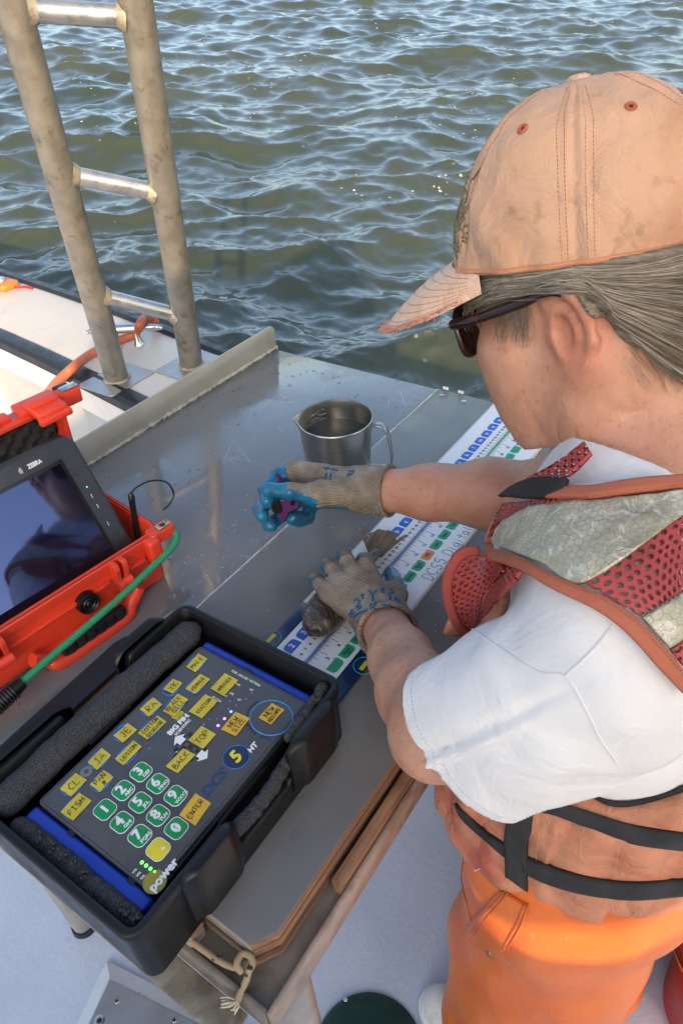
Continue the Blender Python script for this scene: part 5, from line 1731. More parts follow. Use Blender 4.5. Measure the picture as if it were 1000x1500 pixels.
def f_head(P):
    L = loc_h(P)
    A = L * np.array([-1, 1, 1], np.float32)
    A[:, 0] = -np.abs(L[:, 0])
    d = s_ell(L, (0, -0.012, 0.055), (0.074, 0.098, 0.082))
    d = smin(d, s_ell(L, (0, 0.034, 0.000), (0.060, 0.060, 0.078)), 0.03)
    d = smin(d, s_ell(L, (0, 0.030, -0.058), (0.052, 0.056, 0.046)), 0.03)
    d = smin(d, s_chain(A, [(-0.058, 0.000, -0.030), (-0.053, 0.004, -0.058), (-0.032, 0.056, -0.090), (0, 0.070, -0.095)], [0.016, 0.017, 0.018, 0.020], 0.02), 0.035)
    d = smin(d, s_ell(A, (-0.046, 0.056, -0.010), (0.025, 0.028, 0.022)), 0.03)
    d = smin(d, s_ell(A, (-0.040, 0.054, -0.048), (0.025, 0.029, 0.032)), 0.035)
    d = smax(d, -s_ell(A, (-0.033, 0.100, 0.018), (0.018, 0.014, 0.012)), 0.015)
    d = smin(d, s_ell(A, (-0.032, 0.078, 0.018), (0.012, 0.012, 0.012)), 0.006)
    d = smin(d, s_cap(L, (0, 0.088, 0.022), (0, 0.112, -0.016), 0.008, 0.0125), 0.012)
    d = smin(d, s_ell(A, (-0.010, 0.100, -0.022), (0.008, 0.011, 0.008)), 0.008)
    d = smin(d, s_ell(L, (0, 0.090, -0.052), (0.022, 0.010, 0.0055)), 0.006)
    d = smin(d, s_ell(L, (0, 0.088, -0.064), (0.020, 0.010, 0.006)), 0.006)
    d = smin(d, s_ell(A, (-0.044, -0.008, 0.010), (0.022, 0.050, 0.050)), 0.02)
    # neck with its two cords
    n0 = wh(0, -0.038, -0.020); n1 = NB + [0.0, 0.004, -0.02]
    d = smin(d, s_cap(P, n0, n1, 0.053, 0.060), 0.045)
    d = smin(d, s_cap(P, wh(0, 0.028, -0.070), n1 + [0.0, 0.045, 0.01], 0.036, 0.034), 0.035)
    d = smin(d, s_cap(P, wh(-0.060, -0.022, -0.035), n1 + [-0.020, 0.050, 0.005], 0.014, 0.012), 0.03)
    d = smin(d, s_cap(P, NB + [-0.03, 0, -0.02], SL + [0.03, -0.01, 0.01], 0.045, 0.04), 0.05)
    # ears
    q = A - np.array([0.006, 0, 0], np.float32)
    ear = s_ell(q, (-0.0800, -0.013, -0.001), (0.0070, 0.0180, 0.030), np.array([[math.cos(.25), -math.sin(.25), 0], [math.sin(.25), math.cos(.25), 0], [0, 0, 1]]))
    ear = smax(ear, -s_ell(q, (-0.0880, -0.007, 0.001), (0.0125, 0.0105, 0.0175)), 0.006)
    helix = s_chain(q, [(-0.0755, 0.003, 0.010), (-0.0780, 0.003, 0.024), (-0.0820, -0.006, 0.0325), (-0.0860, -0.019, 0.0290), (-0.0885, -0.0290, 0.012), (-0.0875, -0.0280, -0.008), (-0.0835, -0.0190, -0.0245), (-0.0795, -0.0085, -0.0345), (-0.0755, -0.001, -0.030)], [0.0040, 0.0042, 0.0046, 0.0048, 0.0048, 0.0048, 0.0060, 0.0070, 0.0050], 0.004)
    ear = smin(ear, helix, 0.006)
    ear = smin(ear, s_chain(q, [(-0.0800, -0.006, 0.019), (-0.0845, -0.0175, 0.012), (-0.0845, -0.0190, -0.004), (-0.0805, -0.012, -0.018)], [0.003, 0.0036, 0.0036, 0.003], 0.004), 0.006)
    ear = smin(ear, s_ell(q, (-0.0770, 0.0045, -0.002), (0.0055, 0.0050, 0.0080)), 0.004)
    ear = smax(ear, -s_ell(q, (-0.0810, -0.0035, 0.000), (0.010, 0.0052, 0.0085)), 0.003)
    d = smin(d, ear, 0.006)
    # soft creases of skin on the neck and under the jaw
    cr = np.abs(vnoise(L * np.array([1, 3.2, 0.9], np.float32), 22, 3.0))
    m = np.clip((-L[:, 2] - 0.045) / 0.05, 0, 1)
    d = d + 0.0016 * m * np.clip(1 - cr * 7, 0, 1) + 0.0009 * vnoise(P, 55)
    return smax(d, under_cap(P), 0.004)


def f_arms(P):
    d = s_chain(P, [SL, SL + (EL - SL) * 0.5, EL], [0.028, 0.037, 0.041], 0.01)
    d = smin(d, s_chain(P, [EL, EL + (WL - EL) * 0.28, EL + (WL - EL) * 0.6, WL, WL + (WL - EL) * 0.1], [0.036, 0.0375, 0.0325, 0.0262, 0.025], 0.02), 0.02)
    d2 = s_chain(P, [SR, ER], [0.052, 0.043], 0.01)
    d2 = smin(d2, s_chain(P, [ER, ER + (WR - ER) * 0.3, ER + (WR - ER) * 0.65, WR, WR + (WR - ER) * 0.1], [0.041, 0.044, 0.0355, 0.0275, 0.026], 0.02), 0.02)
    d = np.minimum(d, d2)
    return d + 0.0011 * vnoise(P, 42) + 0.0004 * vnoise(P, 160)


person = thing('person', 'person in a faded coral cap, vest and orange trousers working at the measuring board', 'person', (0.08, -0.33, DECK))


def skin_mat():
    m, nt, p = new_mat('tanned skin')
    v = coords(nt)
    n1 = noise(nt, v, 26, 7, 0.65)
    n2 = noise(nt, v, 210, 4, 0.6)
    c = ramp(nt, n1, [(0.3, (0.38, 0.185, 0.118)), (0.5, (0.46, 0.240, 0.158)), (0.72, (0.52, 0.285, 0.20))])
    fr = ramp(nt, noise(nt, v, 150, 3, 0.5), [(0.60, (0, 0, 0)), (0.72, (0.5, 0.5, 0.5))])
    c = mixc(nt, fr, c, (0.27, 0.115, 0.065))
    c = mixc(nt, ramp(nt, noise(nt, v, 9, 3), [(0.5, (0, 0, 0)), (0.8, (0.35, 0.35, 0.35))]), c, (0.55, 0.20, 0.14))
    fl_ = N(nt, 'ShaderNodeAttribute', attribute_name='flush')
    c = mixc(nt, math_(nt, 'MULTIPLY', fl_.outputs['Fac'], 0.55), c, (0.50, 0.165, 0.095))
    nt.links.new(c, p.inputs['Base Color'])
    p.inputs['Roughness'].default_value = 0.48
    p.inputs['Subsurface Weight'].default_value = 0.12
    p.inputs['Subsurface Radius'].default_value = (0.010, 0.004, 0.002)
    p.inputs['Subsurface Scale'].default_value = 0.5
    vo = N(nt, 'ShaderNodeTexVoronoi', feature='DISTANCE_TO_EDGE'); vo.inputs['Scale'].default_value = 320
    nt.links.new(coords(nt, scale=(1, 1, 0.6)), vo.inputs['Vector'])
    b = bump(nt, vo.outputs['Distance'], 0.45, 0.0009)
    b = bump(nt, noise(nt, coords(nt, scale=(1, 3, 1)), 60, 6, 0.7), 0.35, 0.0018, b)
    nt.links.new(b, p.inputs['Normal'])
    return m


M_skin = skin_mat()


ND = wh(0, -0.02, -0.02) - NB; ND = ND / np.linalg.norm(ND)


def f_body(P):
    t0 = f_torso(P)
    d = smin(f_head(P), t0 + 0.012, 0.02)
    neck = s_cap(P, wh(0, -0.05, -0.02), NB + [0.0, -0.045, -0.020], 0.085, 0.104)
    t = (P - NB.astype(np.float32)) @ ND.astype(np.float32)
    d = np.maximum(d, np.minimum(np.minimum(t0 - 0.003, neck), 0.045 - t))
    return np.minimum(d, f_arms(P))


def join_nets(name, parts, m, parent):
    V = []; F = []; k = 0
    for v, f in parts:
        V.append(v); F.append(f + k); k += len(v)
    return quadmesh(name, np.concatenate(V), np.concatenate(F), m, parent, True)


h0 = HT + [-0.115, -0.15, -0.145]; h1 = HT + [0.12, 0.165, 0.150]
body = join_nets('body', [surfnet(f_body, h0, h1, 0.0018), surfnet(f_body, (-0.24, -0.54, -0.05), (0.40, 0.11, 0.345), 0.0032)], M_skin, person)


_v = np.empty(len(body.data.vertices) * 3, np.float32); body.data.vertices.foreach_get('co', _v); _v = _v.reshape(-1, 3)
_l = loc_h(_v)
_e = np.sqrt(((np.abs(_l[:, 0]) - 0.078) / 0.016) ** 2 + ((_l[:, 1] + 0.014) / 0.024) ** 2 + (_l[:, 2] / 0.040) ** 2)
_k = np.clip((-_l[:, 2] - 0.055) / 0.05, 0, 1) * (np.abs(_l[:, 2]) < 0.25) * 0.45
fattr(body, 'flush', np.maximum(np.clip(1.6 - _e, 0, 1), _k * (vnoise(_v, 30) * .5 + .6)))

# ---------------------------------------------------------------- helpers that lay cloth, straps and seams on a surface
def rays_of(px):
    px = np.asarray(px, float)
    d = np.stack([(px[:, 0] - 500) / FPX, (px[:, 1] - 750) / FPX, np.ones(len(px))], 1) @ CR
    return d / np.linalg.norm(d, axis=1)[:, None]


def land(f, px, t0=0.22, t1=1.6):
    """points of surface f seen along the sight lines; near misses slide onto the surface"""
    d = rays_of(px).astype(np.float32); o = CAM.astype(np.float32)
    t = np.full(len(d), t0, np.float32); best = np.full(len(d), 9, np.float32); bt = t.copy(); done = np.zeros(len(d), bool)
    for _ in range(60):
        v = f(o + t[:, None] * d)
        b = (v < best) & ~done
        best[b] = v[b]; bt[b] = t[b]
        done |= v < 0.0004
        t = np.where(done, t, np.minimum(t + np.maximum(v, 0.0003) * 0.85, t1))
    P = o + bt[:, None] * d
    for _ in range(3):
        g = grad(f, P); P = P - g * f(P)[:, None]
    return P, grad(f, P, 0.003)


def pline(pts, n):
    P = np.array(smooth_path([(x, y, 0) for x, y in pts], 10))[:, :2] if len(pts) > 2 else np.array(pts, float)
    s = np.r_[0, np.cumsum(np.hypot(*np.diff(P, axis=0).T))]
    q = np.linspace(0, s[-1], n)
    return np.stack([np.interp(q, s, P[:, 0]), np.interp(q, s, P[:, 1])], 1)


def ruled(name, f, A, B, m, parent, nu=40, nv=10, off=0.001, th=0.0016, relief=None, smooth_it=2):
    a = pline(A, nu); b = pline(B, nu)
    v = np.linspace(0, 1, nv)
    px = (a[:, None, :] * (1 - v)[None, :, None] + b[:, None, :] * v[None, :, None]).reshape(-1, 2)
    P, n = land(f, px)
    P = P.reshape(nu, nv, 3); n = n.reshape(nu, nv, 3)
    for _ in range(smooth_it):
        Q = P.copy(); Q[1:-1] = (P[:-2] + 2 * P[1:-1] + P[2:]) / 4; P = Q
        if nv > 2:
            Q = P.copy(); Q[:, 1:-1] = (P[:, :-2] + 2 * P[:, 1:-1] + P[:, 2:]) / 4; P = Q
    rel = np.zeros((nu, nv)) if relief is None else relief(P.reshape(-1, 3)).reshape(nu, nv)
    e = np.ones((nu, nv)) ; e[0] = e[-1] = 0.55; e[:, 0] = e[:, -1] = 0.55
    top = P + n * (off + th * e + rel)[..., None]
    bot = P + n * (off - 0.003)
    V = np.concatenate([top.reshape(-1, 3), bot.reshape(-1, 3)])
    F = grid_faces(nu, nv)
    k = nu * nv
    F = [f_ for f_ in F] + [tuple(i + k for i in f_[::-1]) for f_ in F]
    ring = [i * nv for i in range(nu)] + [(nu - 1) * nv + j for j in range(1, nv)] + [i * nv + nv - 1 for i in range(nu - 2, -1, -1)] + [j for j in range(nv - 2, 0, -1)]
    for i in range(len(ring)):
        x, y = ring[i], ring[(i + 1) % len(ring)]
        F.append((x, x + k, y + k, y))
    o = pyd(name, V, F, m, parent, True)
    # metric uv
    du = np.concatenate([[0], np.cumsum(np.linalg.norm(np.diff(P[:, nv // 2], axis=0), axis=1))])
    dv_ = np.concatenate([np.zeros((nu, 1)), np.cumsum(np.linalg.norm(np.diff(P, axis=1), axis=2), axis=1)], 1)
    dv_ = dv_ - dv_[:, nv // 2:nv // 2 + 1]
    UV = np.stack([np.repeat(du[:, None], nv, 1), dv_], -1).reshape(-1, 2)
    UV = np.concatenate([UV, UV])
    uvl = o.data.uv_layers.new(name='metric')
    li = np.empty(len(o.data.loops), np.int32); o.data.loops.foreach_get('vertex_index', li)
    uvl.data.foreach_set('uv', UV[li].astype(np.float32).ravel())
    return o


def cord_on(name, f, pts, r, m, parent, n=60, off=0.0, sides=6, S=None, jit=0.0):
    px = pline(pts, n)
    P, nn = land(f, px)
    for _ in range(2): P[1:-1] = (P[:-2] + 2 * P[1:-1] + P[2:]) / 4
    P = P + nn * off
    if S is not None:
        S.tube(list(P), r, sides); return
    return tube(name, list(P), r, m, parent, sides)


def stitches(name, f, lines, r, m, parent, step=0.0032, gap=0.45, off=0.0006):
    S = Soup()
    for pts in lines:
        px = pline(pts, 400)
        P, nn = land(f, px[::2])
        P = P + nn * off
        s = np.r_[0, np.cumsum(np.linalg.norm(np.diff(P, axis=0), axis=1))]
        for k in np.arange(0, s[-1] - step, step):
            a = np.array([np.interp(k, s, P[:, i]) for i in range(3)]); b = np.array([np.interp(k + step * (1 - gap), s, P[:, i]) for i in range(3)])
            S.tube([a, b], r, 4)
    o = S.obj(name, m, parent)
    o['kind'] = 'stuff'
    return o


def cloth(name, col, rough=0.8, fold=(0.5, 0.004, 14), weave=1400, var=0.10, vs=16, dirt=None, ds=8, dthr=0.6, sheen=0.0, weave_s=0.35):
    m, nt, p = new_mat(name)
    v = coords(nt)
    n1 = noise(nt, v, vs, 6, 0.62)
    c = np.array(col)
    cc = ramp(nt, n1, [(0.28, tuple(c * (1 - 1.7 * var))), (0.5, tuple(c)), (0.75, tuple(np.clip(c * (1 + var), 0, 1)))])
    if dirt is not None:
        cc = mixc(nt, ramp(nt, noise(nt, v, ds, 6, 0.7), [(dthr, (0, 0, 0)), (min(1, dthr + .15), (0.75, 0.75, 0.75))]), cc, dirt)
    nt.links.new(cc, p.inputs['Base Color'])
    p.inputs['Roughness'].default_value = rough
    p.inputs['Specular IOR Level'].default_value = 0.25
    p.inputs['Sheen Weight'].default_value = sheen
    b = bump(nt, noise(nt, v, weave, 2), weave_s, 0.0005)
    b = bump(nt, noise(nt, v, fold[2], 4, 0.55, 0.8), fold[0], fold[1], b)
    b = bump(nt, noise(nt, v, fold[2] * 5, 4, 0.6), fold[0] * 0.5, fold[1] * 0.25, b)
    nt.links.new(b, p.inputs['Normal'])
    return m


M_tee = cloth('white cotton', (0.69, 0.69, 0.70), 0.9, (0.7, 0.010, 11), 1500, var=0.03, sheen=0.1)
M_coral = cloth('faded coral nylon', (0.53, 0.225, 0.130), 0.55, (0.95, 0.012, 18), 1800, var=0.18, dirt=(0.50, 0.085, 0.058), ds=12, dthr=0.52)
M_bind = cloth('orange red binding', (0.39, 0.118, 0.068), 0.6, (0.4, 0.003, 30), 1800, var=0.12, dirt=(0.36, 0.15, 0.08), ds=14)
M_binddark = cloth('dark red binding', (0.30, 0.058, 0.045), 0.6, (0.4, 0.003, 30), 1800, var=0.14)
M_strap = None


def webbing():
    m, nt, p = new_mat('black webbing')
    uv = N(nt, 'ShaderNodeUVMap'); mp = N(nt, 'ShaderNodeMapping'); mp.inputs['Rotation'].default_value = (0, 0, 0.8); mp.inputs['Scale'].default_value = (420, 420, 1)
    nt.links.new(uv.outputs[0], mp.inputs['Vector'])
    w = N(nt, 'ShaderNodeTexWave', wave_type='BANDS'); w.inputs['Scale'].default_value = 1.0; w.inputs['Distortion'].default_value = 0.6
    nt.links.new(mp.outputs[0], w.inputs['Vector'])
    n = noise(nt, coords(nt), 30, 5)
    nt.links.new(ramp(nt, n, [(0.3, (0.009, 0.009, 0.011)), (0.75, (0.030, 0.030, 0.034))]), p.inputs['Base Color'])
    p.inputs['Roughness'].default_value = 0.7
    nt.links.new(bump(nt, w.outputs['Fac'], 0.5, 0.0008, bump(nt, n, 0.5, 0.002)), p.inputs['Normal'])
    return m


M_strap = webbing()


def mesh_fabric(name, col, pitch):
    """net fabric: round holes on a staggered grid, measured in the cloth's own metric uv"""
    m, nt, p = new_mat(name)
    uv = N(nt, 'ShaderNodeUVMap')
    sx = N(nt, 'ShaderNodeSeparateXYZ')
    jit = N(nt, 'ShaderNodeVectorMath', operation='ADD')
    nz = N(nt, 'ShaderNodeTexNoise'); nz.inputs['Scale'].default_value = 60; nz.inputs['Detail'].default_value = 2
    nt.links.new(uv.outputs[0], nz.inputs['Vector'])
    sc = N(nt, 'ShaderNodeVectorMath', operation='SCALE'); sc.inputs[3].default_value = 0.006
    nt.links.new(nz.outputs['Color'], sc.inputs[0])
    nt.links.new(uv.outputs[0], jit.inputs[0]); nt.links.new(sc.outputs[0], jit.inputs[1])
    nt.links.new(jit.outputs[0], sx.inputs[0])
    U = math_(nt, 'MULTIPLY', sx.outputs[0], 1 / pitch); Vv = math_(nt, 'MULTIPLY', sx.outputs[1], 1 / (pitch * 0.86))
    row = math_(nt, 'FLOOR', Vv)
    sh = math_(nt, 'MULTIPLY', math_(nt, 'MODULO', math_(nt, 'ADD', row, 1000.0), 2.0), 0.5)
    fu = math_(nt, 'SUBTRACT', math_(nt, 'FRACT', math_(nt, 'ADD', math_(nt, 'ADD', U, sh), 100.0)), 0.5)
    fv = math_(nt, 'MULTIPLY', math_(nt, 'SUBTRACT', math_(nt, 'FRACT', math_(nt, 'ADD', Vv, 100.0)), 0.5), 0.86)
    d = math_(nt, 'SQRT', math_(nt, 'ADD', math_(nt, 'MULTIPLY', fu, fu), math_(nt, 'MULTIPLY', fv, fv)))
    hole = ramp(nt, d, [(0.285, (0, 0, 0)), (0.32, (1, 1, 1))])
    c = np.array(col)
    nt.links.new(ramp(nt, noise(nt, coords(nt), 40, 4), [(0.3, tuple(c * 0.7)), (0.7, tuple(c * 1.15))]), p.inputs['Base Color'])
    p.inputs['Roughness'].default_value = 0.6
    nt.links.new(hole, p.inputs['Alpha'])
    nt.links.new(bump(nt, d, -0.5, 0.001), p.inputs['Normal'])
    return m


M_net = mesh_fabric('red net', (0.36, 0.045, 0.040), 0.0062)
M_netb = mesh_fabric('red net coarse', (0.38, 0.052, 0.046), 0.0062)

# ---------------------------------------------------------------- white T-shirt
AX = (EL - SL) / np.linalg.norm(EL - SL)
LEN = np.linalg.norm(EL - SL)
HEM = SL + AX * LEN * 0.92
AXR = (ER - SR) / np.linalg.norm(ER - SR)
HEMR = SR + AXR * np.linalg.norm(ER - SR) * 0.45


def f_sleeves(P):
    dn = np.array([0.02, -0.01, -0.018])
    w = 0.0030 * vnoise(P * np.array([1, 1, 1.0], np.float32), 32) + 0.0075 * vnoise(P, 13, 5) + 0.003 * np.abs(vnoise(P, 22, 8)) - 0.002
    a = s_chain(P, [SL + [0.012, -0.004, -0.002], SL + AX * LEN * 0.42 + dn * 0.6, HEM + AX * 0.03 + dn * 1.1], [0.054, 0.054, 0.060], 0.02)
    a = smin(a, s_chain(P, [SL + [0.03, -0.02, -0.06], HEM + dn * 1.5 + np.array([0.010, -0.012, -0.006])], [0.060, 0.056], 0.02), 0.085) + 0.004
    # long folds running from the shoulder to the hem
    t = (P - SL.astype(np.float32)) @ AX.astype(np.float32)
    u = (P - SL.astype(np.float32)) - t[:, None] * AX.astype(np.float32)
    ang = np.arctan2(u[:, 2], u[:, 1])
    a = a + 0.0030 * np.sin(ang * 4 + t * 16 + 2 * vnoise(P, 9)) * np.clip(t / 0.10, 0.1, 1) + w
    cut = (P - HEM.astype(np.float32)) @ AX.astype(np.float32) + 0.003 * np.sin(ang * 4 + 1)
    inner = a + 0.0075
    a = np.maximum(a, cut)
    a = np.maximum(a, -np.maximum(inner, -(cut + 0.055)))
    b = s_chain(P, [SR, HEMR + AXR * 0.03], [0.064, 0.066], 0.02) + w
    cb_ = (P - HEMR.astype(np.float32)) @ AXR.astype(np.float32)
    b = np.maximum(b, cb_)
    b = np.maximum(b, -np.maximum(b + 0.0075, -(cb_ + 0.05)))
    return np.minimum(a, b)


def f_shirt_body(P):
    d = f_torso(P) - 0.007 + 0.003 * vnoise(P, 18, 2)
    L = loc_h(P)
    neck = s_cap(P, wh(0, -0.05, -0.02), NB + [0.0, -0.045, -0.020], 0.085, 0.104)
    d = smax(d, -(neck), 0.006)
    return d


def f_shirt(P): return smin(f_shirt_body(P), f_sleeves(P), 0.012)


tee = join_nets('t_shirt', [surfnet(f_shirt, (-0.235, -0.50, 0.02), (0.38, -0.14, 0.47), 0.0026)], M_tee, person)
# sleeve hem stitching and the shoulder seam
M_thread = mat('white thread', (0.62, 0.62, 0.64), 0.9, var=0.1)
u1 = np.cross(AX, [0, 0, 1.0]); u1 /= np.linalg.norm(u1); u2 = np.cross(AX, u1)
_a = np.linspace(0, 2 * math.pi, 260)
_d = np.cos(_a)[:, None] * u1 + np.sin(_a)[:, None] * u2
_o = HEM - AX * 0.019 + np.array([0.02, -0.01, -0.018]) * 0.9
Q, _ = march(f_sleeves, _o + _d * 0.13, -_d, 0.0, 0.11)
S = Soup()
for i in range(0, 258, 2): S.tube([Q[i] + _d[i] * 0.0004, Q[i + 1] + _d[i + 1] * 0.0004], 0.00040, 4)
S.obj('stitching', M_thread, tee)['kind'] = 'stuff'
cord_on('shoulder_seam', f_shirt, [(690, 920), (740, 955), (790, 985), (828, 990), (858, 1040), (880, 1085), (905, 1120)], 0.0009, M_tee, tee, off=0.0003)
cord_on('shoulder_seam', f_shirt, [(905, 905), (870, 950), (828, 990)], 0.0012, M_tee, tee, off=0.0003)


# ---------------------------------------------------------------- vest
def f_vest(P):
    q = vnoise(P * np.array([1, 1, 1.6], np.float32), 20, 7)
    th = 0.018 + (0.008 + 0.026 * np.clip((P[:, 1] + 0.34) / 0.10, 0, 1)) * np.clip((0.14 - P[:, 2]) / 0.1, 0, 1)
    d = f_torso(P) - th + 0.0060 * q + 0.0022 * vnoise(P * np.array([1, 1, 1.8], np.float32), 48, 1)
    # quilting grooves round the padded lower part
    ang = np.arctan2(P[:, 1] + 0.35, P[:, 0] - MX)
    low = np.clip((0.10 - P[:, 2]) / 0.03, 0, 1)
    g = np.abs(((ang * 3.1 + 0.35 * vnoise(P, 9)) % 1.0) - 0.5)
    d = d - low * 0.005 * np.sqrt(np.clip(g * 2, 0, 1)) + low * 0.001
    bot = -(P[:, 2] + 0.070 + 0.045 * np.clip((P[:, 1] + 0.36) / 0.10, 0, 1) + 0.006 * vnoise(P, 14))
    d = smax(d, bot, 0.02)
    for sx in (-1, 1):
        x = (P[:, 0] - MX) * sx
        r = np.sqrt(((P[:, 1] + 0.372) / 0.115) ** 2 + ((P[:, 2] - 0.225) / 0.138) ** 2)
        arm = np.maximum((r - 1) * 0.09, 0.055 - x)
        d = smax(d, -arm, 0.008)
    return smax(d, P[:, 2] - 0.262 - 0.03 * np.clip((P[:, 1] + 0.27) / 0.06, -1, 1), 0.008)


vest = thing_v = join_nets('vest', [surfnet(f_vest, (-0.12, -0.54, -0.12), (0.28, -0.14, 0.44), 0.0030)], M_coral, person)


def f_over(P):
    """surface that the vest's upper straps lie on"""
    return smin(f_torso(P) - 0.0235, f_sleeves(P) - 0.001, 0.02)


c6 = lambda x, y: (540 + x * 0.46, 560 + y * 0.46)
c7 = lambda x, y: (500 + x * 0.5, 1000 + y * 0.5)
C6 = lambda *q: [c6(*p) for p in q]
C7 = lambda *q: [c7(*p) for p in q]


def tape_mat():
    m, nt, p = new_mat('worn reflective tape')
    uv = N(nt, 'ShaderNodeUVMap')
    sx = N(nt, 'ShaderNodeSeparateXYZ'); nt.links.new(uv.outputs[0], sx.inputs[0])
    pit = 0.0056
    U = math_(nt, 'ADD', math_(nt, 'MULTIPLY', sx.outputs[0], 1 / pit), 200.0); Vq = math_(nt, 'ADD', math_(nt, 'MULTIPLY', sx.outputs[1], 1 / (pit * 1.732)), 200.0)
    def latt(du):
        a = math_(nt, 'SUBTRACT', math_(nt, 'FRACT', math_(nt, 'ADD', U, du)), 0.5)
        b = math_(nt, 'MULTIPLY', math_(nt, 'SUBTRACT', math_(nt, 'FRACT', math_(nt, 'ADD', Vq, du)), 0.5), 1.732)
        return a, math_(nt, 'SQRT', math_(nt, 'ADD', math_(nt, 'MULTIPLY', a, a), math_(nt, 'MULTIPLY', b, b)))
    aA, dA = latt(0.0); aB, dB = latt(0.5)
    e1 = math_(nt, 'ABSOLUTE', math_(nt, 'SUBTRACT', dA, dB))
    isA = math_(nt, 'LESS_THAN', dA, dB)
    e2a = math_(nt, 'SUBTRACT', 0.5, math_(nt, 'ABSOLUTE', aA)); e2b = math_(nt, 'SUBTRACT', 0.5, math_(nt, 'ABSOLUTE', aB))
    e2 = math_(nt, 'ADD', math_(nt, 'MULTIPLY', isA, e2a), math_(nt, 'MULTIPLY', math_(nt, 'SUBTRACT', 1.0, isA), e2b))
    edge = math_(nt, 'MINIMUM', e1, math_(nt, 'MULTIPLY', e2, 2.0))
    v = coords(nt)
    n = noise(nt, v, 30, 6, 0.65)
    crk = noise(nt, v, 70, 5, 0.7, 1.5)
    c = ramp(nt, n, [(0.3, (0.30, 0.285, 0.20)), (0.55, (0.42, 0.40, 0.30)), (0.75, (0.52, 0.51, 0.44))])
    c = mixc(nt, ramp(nt, edge, [(0.06, (0.75, 0.75, 0.75)), (0.16, (0, 0, 0))]), c, (0.25, 0.235, 0.185))
    c = mixc(nt, ramp(nt, crk, [(0.54, (0, 0, 0)), (0.66, (0.8, 0.8, 0.8))]), c, (0.64, 0.63, 0.58))
    nt.links.new(c, p.inputs['Base Color'])
    p.inputs['Roughness'].default_value = 0.26
    p.inputs['Metallic'].default_value = 0.15
    b = bump(nt, crk, 0.7, 0.0025, bump(nt, edge, 0.2, 0.0004))
    nt.links.new(b, p.inputs['Normal'])
    return m


M_tapeR = tape_mat()
crinkle = lambda P: 0.0016 * np.abs(vnoise(P.astype(np.float32), 130)) + 0.0016 * vnoise(P.astype(np.float32), 60)
ruled('shoulder_fabric', f_over, C6((345, 500), (430, 380), (520, 330), (700, 300), (1010, 280)), C6((300, 640), (380, 560), (560, 640), (760, 760), (1040, 1000)), M_tee, vest, 50, 24, -0.006, 0.001)
ruled('reflective_tape', f_over, C6((392, 500), (425, 450), (520, 400), (690, 380), (1010, 345)), C6((396, 512), (470, 545), (560, 580), (690, 637), (1010, 415)), M_tapeR, vest, 60, 26, 0.0012, 0.001, crinkle)
ruled('net_panel', f_over, C6((690, 640), (900, 492), (1020, 405)), C6((865, 745), (930, 705), (1020, 655)), M_netb, vest, 40, 24, 0.0012, 0.0008)
ruled('reflective_tape', f_over, C6((868, 748), (940, 705), (1020, 655)), C6((955, 845), (990, 825), (1020, 800)), M_tapeR, vest, 24, 14, 0.0015, 0.001, crinkle)
ruled('net_panel', f_over, C6((958, 850), (990, 830), (1020, 805)), C6((1000, 905), (1010, 900), (1020, 890)), M_netb, vest, 16, 10, 0.0012, 0.0008)
ruled('net_panel', f_over, C6((430, 385), (540, 378), (690, 368)), C6((362, 500), (430, 440), (690, 400)), M_net, vest, 36, 14, 0.0012, 0.0008)
ruled('collar_binding', f_over, C6((560, 350), (640, 338), (720, 335), (860, 312), (1010, 298)), C6((560, 372), (690, 374), (760, 366), (870, 352), (1010, 338)), M_bind, vest, 50, 8, 0.002, 0.0028)
ruled('armhole_binding', f_over, C6((365, 520), (480, 555), (600, 620), (740, 678), (850, 750), (945, 850), (1015, 935)), C6((370, 560), (480, 598), (590, 662), (725, 728), (820, 800), (915, 905), (1015, 1010)), M_bind, vest, 70, 9, 0.0015, 0.0028)
M_ot = mat('orange thread', (0.36, 0.10, 0.05), 0.8, var=0.1)
f_over2 = lambda P: f_over(P) - 0.0046
stitches('stitching', f_over2, [C6((375, 528), (480, 566), (600, 630), (740, 690), (850, 765), (945, 865), (1015, 948)), C6((600, 372), (720, 362), (860, 342), (1010, 326))], 0.00035, M_ot, vest)
stitches('stitching', f_over2, [C6((690, 630), (905, 485), (1010, 410)), C6((870, 742), (1010, 662))], 0.00035, mat('tan thread', (0.30, 0.25, 0.17), 0.8), vest)


def f_front(P): return f_vest(P)


# front: coral panel, loose net pocket with its dark binding
def f_flap(P):
    d = smin(f_torso(P) - 0.020, s_ell(P, (-0.006, -0.198, 0.248), (0.060, 0.040, 0.080)), 0.03)
    return d + 0.002 * vnoise(P, 34)
pk = ruled('net_panel', f_flap, C6((300, 545), (262, 600), (255, 680), (280, 760), (310, 800)), C6((420, 555), (430, 600), (400, 630), (360, 690), (345, 770)), M_net, vest, 40, 22, 0.0015, 0.0008)
ruled('net_panel', f_flap, C6((418, 556), (432, 600), (402, 632), (365, 690), (345, 775)), C6((475, 562), (480, 590), (462, 622), (440, 645), (400, 690)), M_netb, vest, 30, 12, -0.001, 0.0008)
ruled('front_panel', f_flap, C6((262, 752), (225, 830), (200, 900), (186, 958)), C6((335, 780), (330, 850), (300, 920), (250, 985)), M_coral, vest, 30, 12, -0.002, 0.003)
ruled('pocket_binding', f_flap, C6((345, 520), (285, 530), (240, 600), (236, 680), (262, 760), (305, 820)), C6((352, 548), (305, 555), (270, 608), (266, 680), (292, 755), (325, 790)), M_binddark, vest, 50, 8, 0.002, 0.003)
ruled('front_panel', f_vest, C6((478, 352), (390, 440), (345, 505)), C6((520, 372), (430, 440), (385, 515)), M_coral, vest, 30, 10, 0.002, 0.002)
